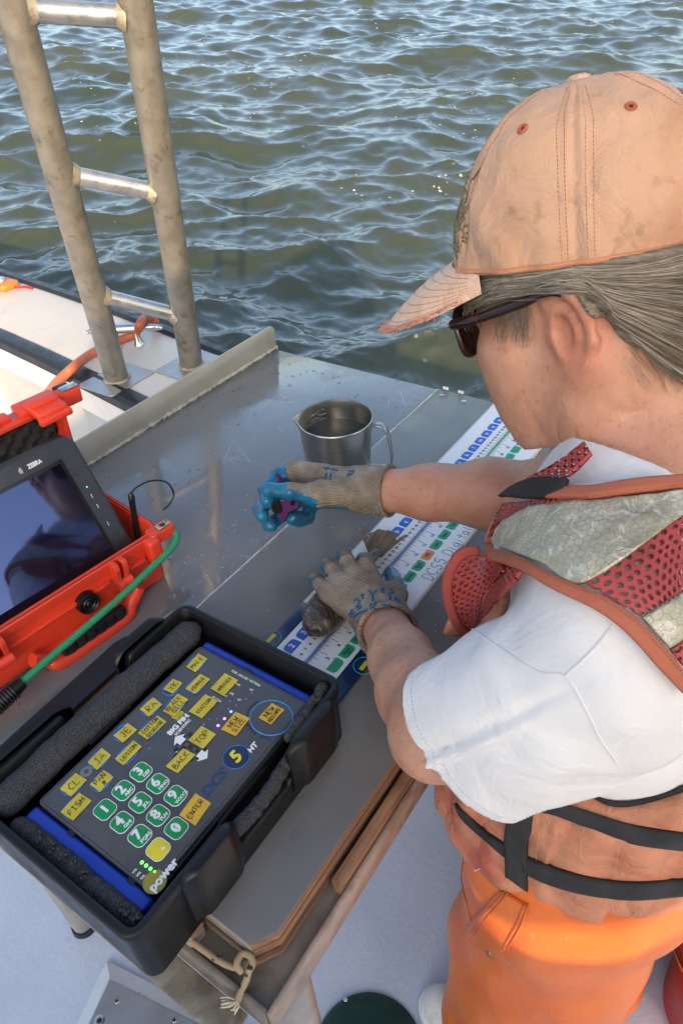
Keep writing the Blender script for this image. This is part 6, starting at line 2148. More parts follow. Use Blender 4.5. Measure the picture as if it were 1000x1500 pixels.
ruled('strap', f_over, C6((425, 368), (470, 335), (540, 312), (640, 316)), C6((440, 366), (500, 372), (570, 372), (628, 350)), M_strap, vest, 30, 10, 0.004, 0.002)
ruled('net_panel', f_over, C6((500, 318), (600, 262), (690, 195)), C6((560, 322), (640, 300), (712, 232)), M_net, vest, 30, 12, 0.003, 0.0008)
ruled('strap', f_vest, C6((375, 625), (420, 585), (450, 575)), C6((372, 640), (420, 620), (455, 598)), M_strap, vest, 20, 8, 0.002, 0.002)
# belts and the vertical webbing
rib = lambda P: 0.0
ruled('belt', f_vest, C7((335, 352), (360, 378), (420, 430), (480, 470), (550, 510), (700, 562), (850, 582), (1010, 572)), C7((345, 378), (375, 415), (430, 465), (480, 508), (560, 565), (700, 612), (850, 630), (1010, 618)), M_strap, vest, 70, 8, 0.0025, 0.002)
ruled('belt', f_vest, C7((560, 335), (640, 352), (720, 375), (850, 415), (1010, 440)), C7((566, 368), (640, 385), (720, 418), (850, 464), (1010, 488)), M_strap, vest, 50, 8, 0.0025, 0.002)
ruled('strap', f_vest, C7((505, 338), (488, 400), (482, 470), (483, 556)), C7((566, 322), (562, 390), (550, 460), (548, 604)), M_strap, vest, 40, 10, 0.0052, 0.002)
stitches('stitching', lambda P: f_vest(P) - 0.0012, [C7((585, 380), (575, 460), (570, 520), (572, 640)), C7((710, 420), (700, 480), (695, 560)), C7((810, 470), (803, 560)), C7((860, 370), (855, 410)), C7((640, 715), (720, 722), (800, 705), (860, 680), (880, 650))], 0.00038, mat('pale thread', (0.55, 0.36, 0.26), 0.8), vest)
ruled('hem_trim', f_vest, C7((660, 292), (720, 322), (790, 350), (880, 345), (1010, 305)), C7((680, 300), (730, 334), (790, 362), (880, 356), (1010, 316)), M_strap, vest, 50, 6, 0.001, 0.003)
if False: ruled('hem_trim', f_vest, C7((316, 352), (330, 400), (360, 470), (410, 545), (470, 600)), C7((330, 352), (345, 400), (376, 465), (424, 535), (482, 590)), M_binddark, vest, 40, 6, 0.001, 0.002)


# ---------------------------------------------------------------- orange trousers
def f_trousers(P):
    w = 0.007 * vnoise(P * np.array([1, 1, 0.55], np.float32), 11, 9) + 0.0035 * vnoise(P * np.array([1, 1, 0.6], np.float32), 26, 4)
    d = s_ell(P, (MX, -0.365, -0.07), (0.168, 0.140, 0.15))
    Ll = s_chain(P, [(0.000, -0.362, -0.14), (-0.006, -0.352, -0.45), (-0.004, -0.318, -0.872)], [0.122, 0.118, 0.102], 0.05)
    Lr = s_chain(P, [(0.155, -0.368, -0.14), (0.175, -0.385, -0.5), (0.185, -0.415, -0.872)], [0.120, 0.110, 0.100], 0.05)
    d = smin(d, smin(Ll, Lr, 0.03), 0.08)
    # drape folds across the hip, gathering down
    fold = np.sin(P[:, 2] * 36 + P[:, 1] * 20 + 2.5 * vnoise(P, 7)) * 0.0035 * np.clip((-0.12 - P[:, 2]) / 0.15, 0, 1)
    d = d + w + fold
    cut = P[:, 2] - 0.02
    d = smax(d, cut, 0.01)
    d = np.maximum(d, -(P[:, 2] + 0.885))
    inner = d + 0.005
    return d


M_oil = None
def oilskin():
    m, nt, p = new_mat('orange oilskin')
    v = coords(nt)
    n1 = noise(nt, v, 6, 6, 0.6)
    c = ramp(nt, n1, [(0.3, (0.60, 0.115, 0.020)), (0.5, (0.72, 0.165, 0.028)), (0.75, (0.80, 0.21, 0.036))])
    gr = ramp(nt, noise(nt, coords(nt, scale=(1, 1, 0.35)), 20, 6, 0.7), [(0.60, (0, 0, 0)), (0.75, (0.6, 0.6, 0.6))])
    c = mixc(nt, gr, c, (0.42, 0.11, 0.05))
    st_ = ramp(nt, noise(nt, coords(nt, scale=(3, 3, 0.3)), 22, 5, 0.7), [(0.66, (0, 0, 0)), (0.72, (0.5, 0.5, 0.5))])
    c = mixc(nt, st_, c, (0.62, 0.36, 0.27))
    nt.links.new(c, p.inputs['Base Color'])
    p.inputs['Roughness'].default_value = 0.42
    b = bump(nt, noise(nt, v, 900, 2), 0.15, 0.0004)
    b = bump(nt, noise(nt, v, 16, 5, 0.6, 0.5), 0.45, 0.006, b)
    nt.links.new(b, p.inputs['Normal'])
    return m


M_oil = oilskin()
trs = join_nets('trousers', [surfnet(f_trousers, (-0.18, -0.56, -0.90), (0.34, -0.16, 0.03), 0.0046)], M_oil, person)
M_seam = cloth('orange seam', (0.50, 0.11, 0.025), 0.5, (0.3, 0.002, 30), 900)
pkt = ruled('pocket_flap', f_trousers, C7((470, 605), (420, 660), (366, 728), (398, 772)), C7((548, 650), (540, 690), (520, 735), (478, 784)), M_oil, trs, 34, 14, 0.002, 0.004)
for A in (C7((476, 612), (425, 668), (374, 735)), C7((486, 616), (436, 674), (384, 742)), C7((532, 652), (505, 715), (470, 780)), C7((543, 656), (518, 720), (482, 785))):
    cord_on('pocket_seam', lambda P: f_trousers(P) - 0.006, A, 0.0010, M_seam, pkt)
cord_on('side_seam', f_trousers, C7((330, 480), (355, 600), (380, 700), (398, 770)), 0.0016, M_seam, trs)
P_, n_ = land(f_trousers, [c7(430, 791)])
lathe('rivet', [(0, 0.003), (0.003, 0.0028), (0.0055, 0.0015), (0.006, 0)], tuple(P_[0]), mat('old brass', (0.30, 0.25, 0.16), 0.4, metal=0.8), trs, 20, axis=tuple(map(float, n_[0])))
# loose white thread at the vest hem
cord_on('loose_thread', lambda P: f_trousers(P) - 0.004, C7((388, 552), (400, 548), (408, 540), (405, 530)), 0.0006, M_thread, trs)


# ---------------------------------------------------------------- white boots
def f_boots(P):
    d = None
    for x, y in ((-0.012, 0.0), (0.19, -0.115)):
        b = s_chain(P, [(x, -0.33 + y, -0.868), (x - 0.002, -0.25 + y, -0.868), (x - 0.004, -0.212 + y, -0.870)], [0.034, 0.040, 0.036], 0.03)
        b = smin(b, s_cap(P, (x, -0.325 + y, -0.85), (x, -0.325 + y, -0.72), 0.042, 0.046), 0.03)
        b = np.maximum(b, -(P[:, 2] + 0.899))
        s = s_chain(P, [(x, -0.335 + y, -0.893), (x - 0.004, -0.207 + y, -0.893)], [0.038, 0.0415], 0.02)
        s = np.maximum(s, np.abs(P[:, 2] + 0.890) - 0.009)
        e = smin(b, s, 0.004)
        d = e if d is None else np.minimum(d, e)
    return d


for x0_ in (-0.08, 0.12): join_nets('boot', [surfnet(f_boots, (x0_, -0.52, -0.905), (x0_ + 0.14, -0.14, -0.70), 0.0028)], mat('white boot rubber', (0.74, 0.73, 0.68), 0.42, var=0.06, dirt=(0.42, 0.38, 0.30), ds=16, dthr=0.6), person)

# ---------------------------------------------------------------- cap
def f_capshell(P):
    L = loc_k(P)
    d = f_crown(P)
    edge = -(L[:, 2] - 0.002 - 0.0025 * np.sin(L[:, 1] * 60))
    return np.maximum(np.maximum(d, -(d + 0.0058)), edge)


def cap_mat(name, base, dirty=True):
    m, nt, p = new_mat(name)
    v = coords(nt)
    c0 = np.array(base)
    n1 = noise(nt, v, 11, 6, 0.6)
    c = ramp(nt, n1, [(0.3, tuple(c0 * [0.80, 0.70, 0.64])), (0.5, tuple(c0)), (0.72, tuple(np.clip(c0 * [1.07, 1.12, 1.16], 0, 1)))])
    if dirty:
        sp = ramp(nt, noise(nt, v, 85, 3, 0.5), [(0.58, (0, 0, 0)), (0.68, (0.55, 0.55, 0.55))])
        reg = ramp(nt, noise(nt, v, 13, 2), [(0.46, (0, 0, 0)), (0.60, (1, 1, 1))])
        c = mixc(nt, math_(nt, 'MULTIPLY', sp, reg), c, (0.30, 0.185, 0.10))
    nt.links.new(c, p.inputs['Base Color'])
    p.inputs['Roughness'].default_value = 0.85
    p.inputs['Sheen Weight'].default_value = 0.15
    p.inputs['Specular IOR Level'].default_value = 0.2
    w = N(nt, 'ShaderNodeTexWave', wave_type='BANDS'); w.inputs['Scale'].default_value = 260
    nt.links.new(coords(nt, rot=(0.5, 0.3, 0.9)), w.inputs['Vector'])
    b = bump(nt, w.outputs['Fac'], 0.18, 0.0003)
    b = bump(nt, noise(nt, v, 20, 6, 0.62, 0.9), 0.9, 0.007, b)
    nt.links.new(b, p.inputs['Normal'])
    return m


M_cap = cap_mat('faded coral twill', (0.50, 0.305, 0.20))
M_brim = cap_mat('bleached brim twill', (0.62, 0.43, 0.32))
M_cseam = mat('rust thread', (0.42, 0.165, 0.085), 0.85, var=0.2)
k0 = KT + [-0.14, -0.16, -0.09]; k1 = KT + [0.14, 0.16, 0.16]
cap = join_nets('cap', [surfnet(f_capshell, k0, k1, 0.0019)], M_cap, person)


def kpt(az, z, off=0.0):
    r = (1 - min(1, z) ** 2.2) ** (1 / 2.2)
    ca, sa = math.cos(az), math.sin(az)
    s = (abs(sa) ** 2.2 + abs(ca) ** 2.2) ** (-1 / 2.2)
    return np.array([-(KA + off) * sa * r * s, (KB + off) * ca * r * s, (KH + off) * z])


def snap(P):
    P = np.array(P)
    for _ in range(3):
        g = grad(f_crown, P); P = P - g * f_crown(P)[:, None]
    return P


S = Soup()
SEAMS = [-0.47 + math.pi / 3 * k for k in range(6)]
for a in SEAMS:
    for da in (-0.105, -0.062, 0.062, 0.105):
        Z = np.linspace(0.03, 0.97, 120)
        Q = snap([wk(*kpt(a + da * min(1.6, 1.0 / max(0.35, math.sqrt(1 - z * z))), z)) for z in Z])
        s = np.r_[0, np.cumsum(np.linalg.norm(np.diff(Q, axis=0), axis=1))]
        for k in np.arange(0, s[-1] - .0026, 0.0030):
            p0 = [np.interp(k, s, Q[:, i]) for i in range(3)]; p1 = [np.interp(k + .0019, s, Q[:, i]) for i in range(3)]
            S.tube([p0, p1], 0.00032, 4)
o = S.obj('stitching', M_cseam, cap); o['kind'] = 'stuff'
az = np.linspace(-math.pi, math.pi, 181)[:-1]
tube('edge_binding', snap([wk(*kpt(a, 0.03)) for a in az]), 0.0021, cap_mat('rust binding', (0.50, 0.225, 0.125), False), cap, 8, True)
lathe('button', [(0, 0.0062), (0.005, 0.0058), (0.0085, 0.0040), (0.0098, 0.0010), (0.0090, -0.002)], tuple(wk(0, 0, KH - 0.001)), M_brim, cap, 32, axis=tuple(KM_ @ np.array([0, 0, 1.0])))
for k in range(6):
    a = SEAMS[k] + math.pi / 6
    q = snap([wk(*kpt(a, 0.80))])[0]; n = grad(f_crown, np.array([q]))[0]
    lathe('eyelet', [(0.0013, 0.0004), (0.0022, 0.0013), (0.0036, 0.0012), (0.0044, 0.0002)], tuple(q), mat('rust eyelet', (0.40, 0.10, 0.055), 0.8, var=0.2, bs=900), cap, 20, axis=tuple(map(float, n)))
    lathe('eyelet_shade_disc', [(0, 0.0006), (0.0014, 0.0006)], tuple(q), M_inkb, cap, 12, axis=tuple(map(float, n)))  # dark disc, painted in for the shade inside the eyelet
# brim: curved visor with stitch rows and a frayed edge
V = []
nu, nv = 49, 16
BL_ = 0.069
for layer in (0, 1):
    for i in range(nu):
        t = -1 + 2 * i / (nu - 1)
        a = t * 0.88
        for j in range(nv):
            s = j / (nv - 1)
            root = kpt(a, 0.02)
            ext = BL_ * (1 - abs(t) ** 2.6) ** 0.55 if abs(t) < 1 else 0
            x = root[0] * (1 - 0.04 * s); y = root[1] + ext * s
            se = s * ext / BL_
            drop = -0.020 * (x / 0.075) ** 2 * (0.25 + 0.75 * s) - 0.028 * se - 0.018 * se * se
            V.append(wk(x, y, 0.006 + drop - layer * 0.0034 - 0.0012 * (layer) * 0))
F = grid_faces(nu, nv)
k = nu * nv
F2 = [tuple(i + k for i in f_[::-1]) for f_ in F]
rim = [i * nv + nv - 1 for i in range(nu)]
F3 = [(rim[i], rim[i] + k, rim[i + 1] + k, rim[i + 1]) for i in range(nu - 1)]
brim = pyd('brim', V, F + F2 + F3, M_brim, cap, True)
Vt = np.array(V[:k]).reshape(nu, nv, 3)
up_ = KM_ @ np.array([0, 0, 1.0])
S = Soup()
for j in np.linspace(2.2, nv - 2.0, 7):
    j0 = int(j); fr = j - j0
    Q = Vt[:, j0] * (1 - fr) + Vt[:, j0 + 1] * fr + up_ * 0.0004
    s = np.r_[0, np.cumsum(np.linalg.norm(np.diff(Q, axis=0), axis=1))]
    for q in np.arange(0.01, s[-1] - .012, 0.0032):
        p0 = [np.interp(q, s, Q[:, i]) for i in range(3)]; p1 = [np.interp(q + .0020, s, Q[:, i]) for i in range(3)]
        S.tube([p0, p1], 0.00030, 4)
o = S.obj('stitching', mat('brim thread', (0.46, 0.22, 0.15), 0.85), brim)if False else S.obj('stitching', mat('brim thread', (0.46, 0.22, 0.15), 0.85), cap); o['kind'] = 'stuff'
S = Soup()
fr = random.Random(3)
E_ = Vt[:, -1]
for q in range(520):
    u = fr.random() ** 0.8
    i = u * (nu - 1); i0 = min(nu - 2, int(i)); e = E_[i0] * (1 - i + i0) + E_[i0 + 1] * (i - i0)
    if fr.random() > 0.45 + 0.5 * (math.sin(i * 0.9) > 0): continue
    out = KM_ @ np.array([(-(u - .5) * -1.6) * -1 * 0.6 * (-1), 1.0, -0.3]); out = out / np.linalg.norm(out)
    L = fr.uniform(0.002, 0.0085)
    w = np.array([fr.gauss(0, 1) for _ in range(3)])
    p0 = e - out * 0.002 - up_ * fr.uniform(0, 0.003)
    S.tube([p0, p0 + out * (0.002 + L * .5) + w * L * .12, p0 + out * (0.002 + L * .8) + w * L * .4], [0.00045, 0.0004, 0.00022], 4)
o = S.obj('frayed_edge', mat('frayed rust thread', (0.58, 0.27, 0.19), 0.9, var=0.3, vs=120), cap); o['kind'] = 'stuff'
# worn embroidered patch at the front
S = Soup()
for q in range(620):
    a = fr.gauss(0.42, 0.12); z = fr.gauss(0.30, 0.12)
    if abs(a - 0.42) > .30 or not 0.12 < z < 0.62: continue
    p0 = wk(*kpt(a, z, 0.0016)); 
    b_ = wk(*kpt(a + fr.gauss(0, 0.03), z + fr.gauss(0, 0.03), 0.0022))
    S.tube(list(snap(np.array([p0, b_]))), 0.0008, 4)
o = S.obj('embroidery', mat('olive thread', (0.22, 0.19, 0.11), 0.85, var=0.4, vs=150), cap); o['kind'] = 'stuff'

# ---------------------------------------------------------------- hair under the cap
def f_scalp(P): return smin(f_head(P), s_ell(loc_h(P), (0.0, -0.125, -0.005), (0.045, 0.038, 0.045)), 0.05) - 0.0055
def f_hairline(P): return f_scalp(P)


def hair_mat():
    m, nt, p = new_mat('grey brown hair')
    a = N(nt, 'ShaderNodeAttribute', attribute_name='tone')
    c = ramp(nt, a.outputs['Fac'], [(0.0, (0.10, 0.078, 0.056)), (0.5, (0.215, 0.175, 0.13)), (0.82, (0.38, 0.335, 0.27)), (1.0, (0.58, 0.55, 0.50))])
    nt.links.new(c, p.inputs['Base Color'])
    p.inputs['Roughness'].default_value = 0.42
    return m


M_hair = hair_mat()
guides = [[(668, 452), (700, 405), (760, 398), (850, 392), (940, 385), (1040, 360)],
          [(676, 448), (715, 420), (780, 412), (860, 405), (940, 408), (1050, 400)],
          [(690, 440), (735, 425), (800, 420), (860, 418), (925, 438), (1040, 455)],
          [(700, 452), (745, 436), (800, 428), (850, 426), (905, 455), (1030, 520)],
          [(880, 440), (895, 455), (915, 480), (940, 510), (980, 545), (1040, 590)]]
hr = random.Random(5)
G_ = [pline(g_, 26) for g_ in guides]
allpx = []; meta = []
for q in range(2600):
    u = hr.random() * (len(G_) - 1.001)
    if u > 3.0 and hr.random() < 0.3: u = 3.0 * hr.random()
    i = int(u); w_ = u - i
    if i == 3: w_ = w_ ** 1.0
    c = G_[i] * (1 - w_) + G_[i + 1] * w_
    if i == 3:
        st = int(12 * (1 - w_) * 0 + (9 if w_ < .5 else 12) * 0)
    ph = hr.uniform(0, 6.28); am = hr.uniform(0, 5.5) if hr.random() < 0.4 else hr.uniform(0, 2.5)
    tt = np.linspace(0, 1, 26)
    off = np.stack([am * np.sin(tt * 4 + ph) * 0.4, am * np.sin(tt * hr.uniform(3, 7) + ph)], 1)
    a0 = hr.uniform(0, 0.35) if hr.random() < 0.5 else 0.0
    a1 = hr.uniform(0.75, 1.0)
    sel = (tt >= a0) & (tt <= a1)
    if i == 3: sel &= (tt > 0.42 * 1.0)
    allpx.append((c + off)[sel]); meta.append((hr.uniform(-0.004, 0.0045), hr.random()))
for q in range(150):
    c = G_[0] * (u := hr.random()) + G_[3] * (1 - u)
    a0 = hr.randint(0, 14); n_ = hr.randint(7, 11)
    sg_ = c[a0:a0 + n_] + np.linspace(0, 1, len(c[a0:a0 + n_]))[:, None] * np.array([hr.uniform(-10, 10), hr.uniform(-16, 16)])
    allpx.append(sg_); meta.append((hr.uniform(0.002, 0.0075), hr.uniform(0.5, 1)))
# wisps at the temple and nape
for q in range(46):
    x, y = hr.uniform(668, 720), hr.uniform(420, 455)
    allpx.append(pline([(x + 40, y - 18), (x + 8, y + 2), (x - 8, y + hr.uniform(10, 30)), (x - hr.uniform(-14, 22), y + hr.uniform(24, 44))], 12)); meta.append((hr.uniform(0.001, 0.006), hr.uniform(.4, 1)))
for q in range(90):
    x, y = hr.uniform(722, 775), hr.uniform(440, 452)
    allpx.append(pline([(x, y), (x + hr.uniform(-6, 6), y + 22), (x + hr.uniform(-16, 8), y + hr.uniform(30, 62))], 10)); meta.append((hr.uniform(-0.004, 0.001), hr.uniform(0, .6)))
for q in range(26):
    x, y = hr.uniform(930, 990), hr.uniform(520, 560)
    allpx.append(pline([(x - 20, y - 30), (x, y), (x + hr.uniform(4, 30), y + hr.uniform(16, 34))], 10)); meta.append((hr.uniform(-0.0045, -0.001), hr.uniform(.3, 1)))
P, n = land(f_scalp, np.concatenate(allpx))
Vh = []; Fh = []; tone = []; k = 0; base = 0
for px_, (lift, tn) in zip(allpx, meta):
    c = len(px_)
    Q = P[k:k + c] + n[k:k + c] * lift; k += c
    if c < 4: continue
    rr = [0.00022] * c; rr[0] = rr[-1] = 0.00006; rr[-2] = 0.00014
    V, F = tube_arrays(list(Q), rr, 3)
    Vh += V; Fh += [tuple(i + base for i in f_) for f_ in F]; base += len(V)
    tone += [tn] * len(V)
hair = pyd('hair', Vh, Fh, M_hair, person, True)
fattr(hair, 'tone', tone)
hair['kind'] = 'stuff'


def f_hairbase(P):
    L = loc_h(P)
    d = smin(f_head(P), s_ell(L, (0.0, -0.125, -0.005), (0.045, 0.038, 0.045)), 0.05) - 0.0042 + 0.0012 * vnoise(L * np.array([1, 0.25, 1.4], np.float32), 180)
    # hairline: above the ear, dropping to the nape behind it
    lim = np.interp(L[:, 1], [-0.2, -0.09, -0.045, -0.025, 0.0, 0.03, 0.058, 0.075, 0.10], [-0.08, -0.06, -0.015, 0.030, 0.036, 0.024, 0.022, 0.052, 0.065])
    return smax(smax(d, (lim + 0.004 * vnoise(L, 60) - L[:, 2]) * 0.8, 0.006), under_cap(P) - 0.0006, 0.003)


m, nt, p = new_mat('hair mass')
nn_ = noise(nt, coords(nt, scale=(1, 0.12, 1)), 420, 4, 0.6)
nt.links.new(ramp(nt, nn_, [(0.3, (0.085, 0.066, 0.048)), (0.55, (0.175, 0.143, 0.105)), (0.75, (0.28, 0.245, 0.20))]), p.inputs['Base Color'])
p.inputs['Roughness'].default_value = 0.5
nt.links.new(bump(nt, nn_, 0.8, 0.001), p.inputs['Normal'])
join_nets('hair', [surfnet(f_hairbase, HT + [-0.12, -0.21, -0.09], HT + [0.12, 0.13, 0.16], 0.0026)], m, person)

# ---------------------------------------------------------------- sunglasses
M_fr = mat('tortoise frame', (0.022, 0.011, 0.010), 0.18, var=0.3, vs=40, dirt=(0.10, 0.022, 0.016), ds=46, dthr=0.58)
m, nt, p = new_mat('dark lens')
p.inputs['Base Color'].default_value = (0.012, 0.006, 0.007, 1); p.inputs['Roughness'].default_value = 0.05; p.inputs['Coat Weight'].default_value = 0.6
M_lens = m
gl_s = None
glasses = None
fr_pts = []
gy = 0.094
GD = []
for s in (-1, 1):
    lp_ = []
    for k in range(28):
        a = 2 * math.pi * k / 28
        cx, cz = 0.034 * s, 0.012
        x = cx + 0.027 * math.copysign(abs(math.cos(a)) ** 0.75, math.cos(a)); z = cz + 0.0215 * math.copysign(abs(math.sin(a)) ** 0.75, math.sin(a))
        y = gy + 0.010 - 2.6 * x * x
        lp_.append(wh(x, y, z))
    GD.append(lp_)
V, F = tube_arrays(GD[0], 0.0026, 10, True)
glasses = pyd('sunglasses', V, F, M_fr, person, True)
tube('rim', GD[1], 0.0026, M_fr, glasses, 10, True)
for lp_ in GD:
    c = np.mean(lp_, axis=0) + HM_ @ np.array([0, 0.0015, 0])
    pyd('lens', lp_ + [c], [(i, (i + 1) % 28, 28) for i in range(28)], M_lens, glasses, True)
tube('bridge', smooth_path([wh(-0.009, gy + 0.011, 0.020), wh(0, gy + 0.0135, 0.023), wh(0.009, gy + 0.011, 0.020)], 6), 0.0026, M_fr, glasses, 10)
for s in (-1, 1):
    tube('temple', smooth_path([wh(0.0600 * s, gy + 0.001, 0.024), wh(0.0690 * s, gy - 0.006, 0.0255), wh(0.0755 * s, 0.055, 0.0275), wh(0.0785 * s, 0.020, 0.0310), wh(0.0800 * s, 0.000, 0.0340), wh(0.0800 * s, -0.016, 0.0290), wh(0.079 * s, -0.030, 0.010)], 7), [0.0046] * 12 + [0.0042] * 14 + [0.0032] * 17, M_fr, glasses, 12, flat=1.0)

# fine pale hairs on the forearms
ah = random.Random(9)
lay = []
for q in range(1100):
    if ah.random() < 0.62:
        t = ah.random(); a = np.array([545, 935]) * (1 - t) + np.array([585, 1105]) * t; b = np.array([596, 930]) * (1 - t) + np.array([700, 1130]) * t
        u = ah.random(); p = a * (1 - u) + b * u; d = np.array([-6 - 8 * (1 - u), ah.uniform(-2, 9)])
    else:
        t = ah.random(); a = np.array([560, 690]) * (1 - t) + np.array([770, 680]) * t; b = np.array([566, 744]) * (1 - t) + np.array([720, 768]) * t
        u = ah.random(); p = a * (1 - u) + b * u; d = np.array([-8, ah.uniform(-4, 5)])
    L = ah.uniform(0.5, 1.2)
    lay.append(np.stack([p, p + d * .4 * L, p + d * .75 * L + ah.uniform(-1, 1), p + d * L + ah.uniform(-1.5, 1.5)]))
P, n = land(f_arms, np.concatenate(lay))
P = P.reshape(-1, 4, 3); n = n.reshape(-1, 4, 3)
P = P + n * np.array([0, 0.0004, 0.0010, 0.0016])[None, :, None]
S = Soup()
for q in P:
    if np.linalg.norm(q[3] - q[0]) < 0.025: S.tube(list(q), [0.00007, 0.00007, 0.00005, 0.00002], 3)
o = S.obj('arm_hair', mat('pale arm hair', (0.50, 0.38, 0.25), 0.5), person); o['kind'] = 'stuff'
# ================================================================== gloved hands, the tool and the fish
def knit_glove(name):
    m, nt, p = new_mat(name)
    v = coords(nt)
    at = N(nt, 'ShaderNodeAttribute', attribute_name='coat')
    w = N(nt, 'ShaderNodeTexWave', wave_type='BANDS', bands_direction='DIAGONAL'); w.inputs['Scale'].default_value = 170; w.inputs['Distortion'].default_value = 1.4
    nt.links.new(v, w.inputs['Vector'])
    n = noise(nt, v, 34, 6, 0.65)
    n3 = noise(nt, v, 900, 2)
    kn = ramp(nt, n, [(0.3, (0.185, 0.150, 0.108)), (0.5, (0.29, 0.248, 0.195)), (0.72, (0.42, 0.38, 0.32))])
    kn = mixc(nt, math_(nt, 'MULTIPLY', ramp(nt, w.outputs['Fac'], [(0.2, (1, 1, 1)), (0.6, (0, 0, 0))]), 0.45), kn, (0.17, 0.125, 0.08))
    bl = ramp(nt, n, [(0.3, (0.006, 0.075, 0.15)), (0.55, (0.010, 0.15, 0.29)), (0.75, (0.03, 0.25, 0.42))])
    f = ramp(nt, math_(nt, 'ADD', at.outputs['Fac'], math_(nt, 'MULTIPLY', math_(nt, 'SUBTRACT', noise(nt, v, 130, 3), 0.5), 0.5)), [(0.47, (0, 0, 0)), (0.53, (1, 1, 1))])
    nt.links.new(mixc(nt, f, kn, bl), p.inputs['Base Color'])
    r = N(nt, 'ShaderNodeMapRange'); nt.links.new(f, r.inputs[0]); r.inputs[3].default_value = 0.9; r.inputs[4].default_value = 0.30
    nt.links.new(r.outputs[0], p.inputs['Roughness'])
    inv = math_(nt, 'SUBTRACT', 1.0, f)
    b = bump(nt, math_(nt, 'MULTIPLY', math_(nt, 'ADD', w.outputs['Fac'], n3), inv), 0.8, 0.0016)
    b = bump(nt, noise(nt, v, 90, 4), 0.3, 0.001, b)
    nt.links.new(b, p.inputs['Normal'])
    return m


M_glove = knit_glove('knit glove')
AR = lambda *q: [np.array(x, float) for x in q]


def hand_sdf(wrist, back, fingers, thumb, palm_r, cuff_len, ax):
    """fingers: list of [mcp,pip,dip,tip]; one continuous glove with five separate fingers and a rolled cuff"""
    ax = ax / np.linalg.norm(ax)
    def f(P):
        d = None
        for fg, r in fingers:
            e = s_chain(P, fg, r, 0.004)
            d = e if d is None else smin(d, e, 0.0022)
        d = smin(d, s_chain(P, thumb[0], thumb[1], 0.006), 0.004)
        pm = None
        for fg, r in fingers:
            e = s_cap(P, wrist + (fg[0] - wrist) * 0.10, fg[0], palm_r[0], palm_r[1])
            pm = e if pm is None else smin(pm, e, 0.012)
        pm = smin(pm, s_cap(P, wrist, thumb[0][1], palm_r[0], 0.016), 0.014)
        d = smin(d, pm, 0.010)
        cf = s_cap(P, wrist - ax * cuff_len, wrist + ax * 0.012, 0.0360, 0.0305)
        d = smin(d, cf, 0.012)
        d = d + 0.0010 * vnoise(P, 70, 2) + 0.0007 * vnoise(P, 150, 6)
        t = (P - wrist.astype(np.float32)) @ ax.astype(np.float32)
        cut = -(t + cuff_len - 0.002) 
        d = np.maximum(d, cut)
        d = np.maximum(d, -np.maximum(s_cap(P, wrist - ax * (cuff_len + 0.02), wrist + ax * 0.01, 0.0325, 0.027), t - (0.006 - cuff_len * 0.4)))
        # rolled edge
        u = P - (wrist - ax * (cuff_len - 0.003)).astype(np.float32)
        tt = u @ ax.astype(np.float32); rr = _n(u - tt[:, None] * ax.astype(np.float32)) - 0.0352
        return smin(d, np.sqrt(rr * rr + tt * tt) - 0.0028, 0.002)
    return f


def P5(x, y, z): return atz(430 + x / 5, 760 + y / 5, z)


# left hand, back up, pressing the fish on the board
axL = (P5(440, 420, 0.056) - WL)
fL = [([P5(545, 395, .058), P5(528, 335, .060), P5(512, 300, .047), P5(505, 292, .030)], [.0108, .0105, .0098, .0085]),
      ([P5(440, 400, .062), P5(395, 320, .063), P5(372, 272, .050), P5(362, 262, .032)], [.0112, .0108, .0102, .0088]),
      ([P5(340, 455, .060), P5(285, 375, .058), P5(250, 335, .044), P5(235, 325, .028)], [.0110, .0104, .0098, .0085]),
      ([P5(255, 545, .054), P5(195, 480, .050), P5(165, 445, .038), P5(152, 435, .024)], [.0102, .0096, .0090, .0078])]
tL = ([P5(640, 640, .050), P5(735, 560, .040), P5(738, 480, .030), P5(715, 395, .020)], [.016, .0135, .0120, .0100])
axL = (WL - EL) / np.linalg.norm(WL - EL)
f_gl = hand_sdf(WL + axL * 0.010, None, fL, tL, (0.0265, 0.0125), 0.036, axL)
V, F = surfnet(f_gl, WL + [-0.09, -0.075, -0.05], WL + [0.12, 0.14, 0.06], 0.0015)
gL = quadmesh('glove', V, F, M_glove, person, True)


def seg_info(P, segs):
    best = np.full(len(P), 9.0); tt = np.zeros(len(P)); who = np.zeros(len(P), int); vert = np.zeros((len(P), 3))
    for k, (a, b) in enumerate(segs):
        ab = b - a; t = np.clip(((P - a) @ ab) / (ab @ ab), 0, 1); c = a + t[:, None] * ab
        d = np.linalg.norm(P - c, axis=1)
        m_ = d < best
        best[m_] = d[m_]; tt[m_] = t[m_]; who[m_] = k; vert[m_] = (P - c)[m_]
    return best, tt, who, vert


segs = []
for fg, r in fL: segs += [(fg[0], fg[1]), (fg[1], fg[2]), (fg[2], fg[3])]
for i in range(3): segs.append((tL[0][i], tL[0][i + 1]))
segs.append((WL, (fL[1][0][0] + fL[2][0][0]) / 2))
b_, t_, w_, v_ = seg_info(V, segs)
coat = np.full(len(V), 0.0)
fing = w_ < 12
kk = w_ % 3
lft = v_ @ (-CR[0])
coat = np.where(fing & (kk >= 1), 0.30 - v_[:, 2] * 30 + (kk == 2) * 0.42 + lft * 45, coat)
coat = np.where(fing & (kk == 0), 0.22 - v_[:, 2] * 40 + lft * 22, coat)
th = (w_ >= 12) & (w_ < 15)
coat = np.where(th, np.where(w_ == 14, 0.9, np.where(w_ == 13, 0.62, 0.1)) - v_[:, 2] * 10, coat)
coat = np.where(w_ == 15, -v_[:, 2] * 30 - 0.1, coat)
fattr(gL, 'coat', np.clip(coat, 0, 1))

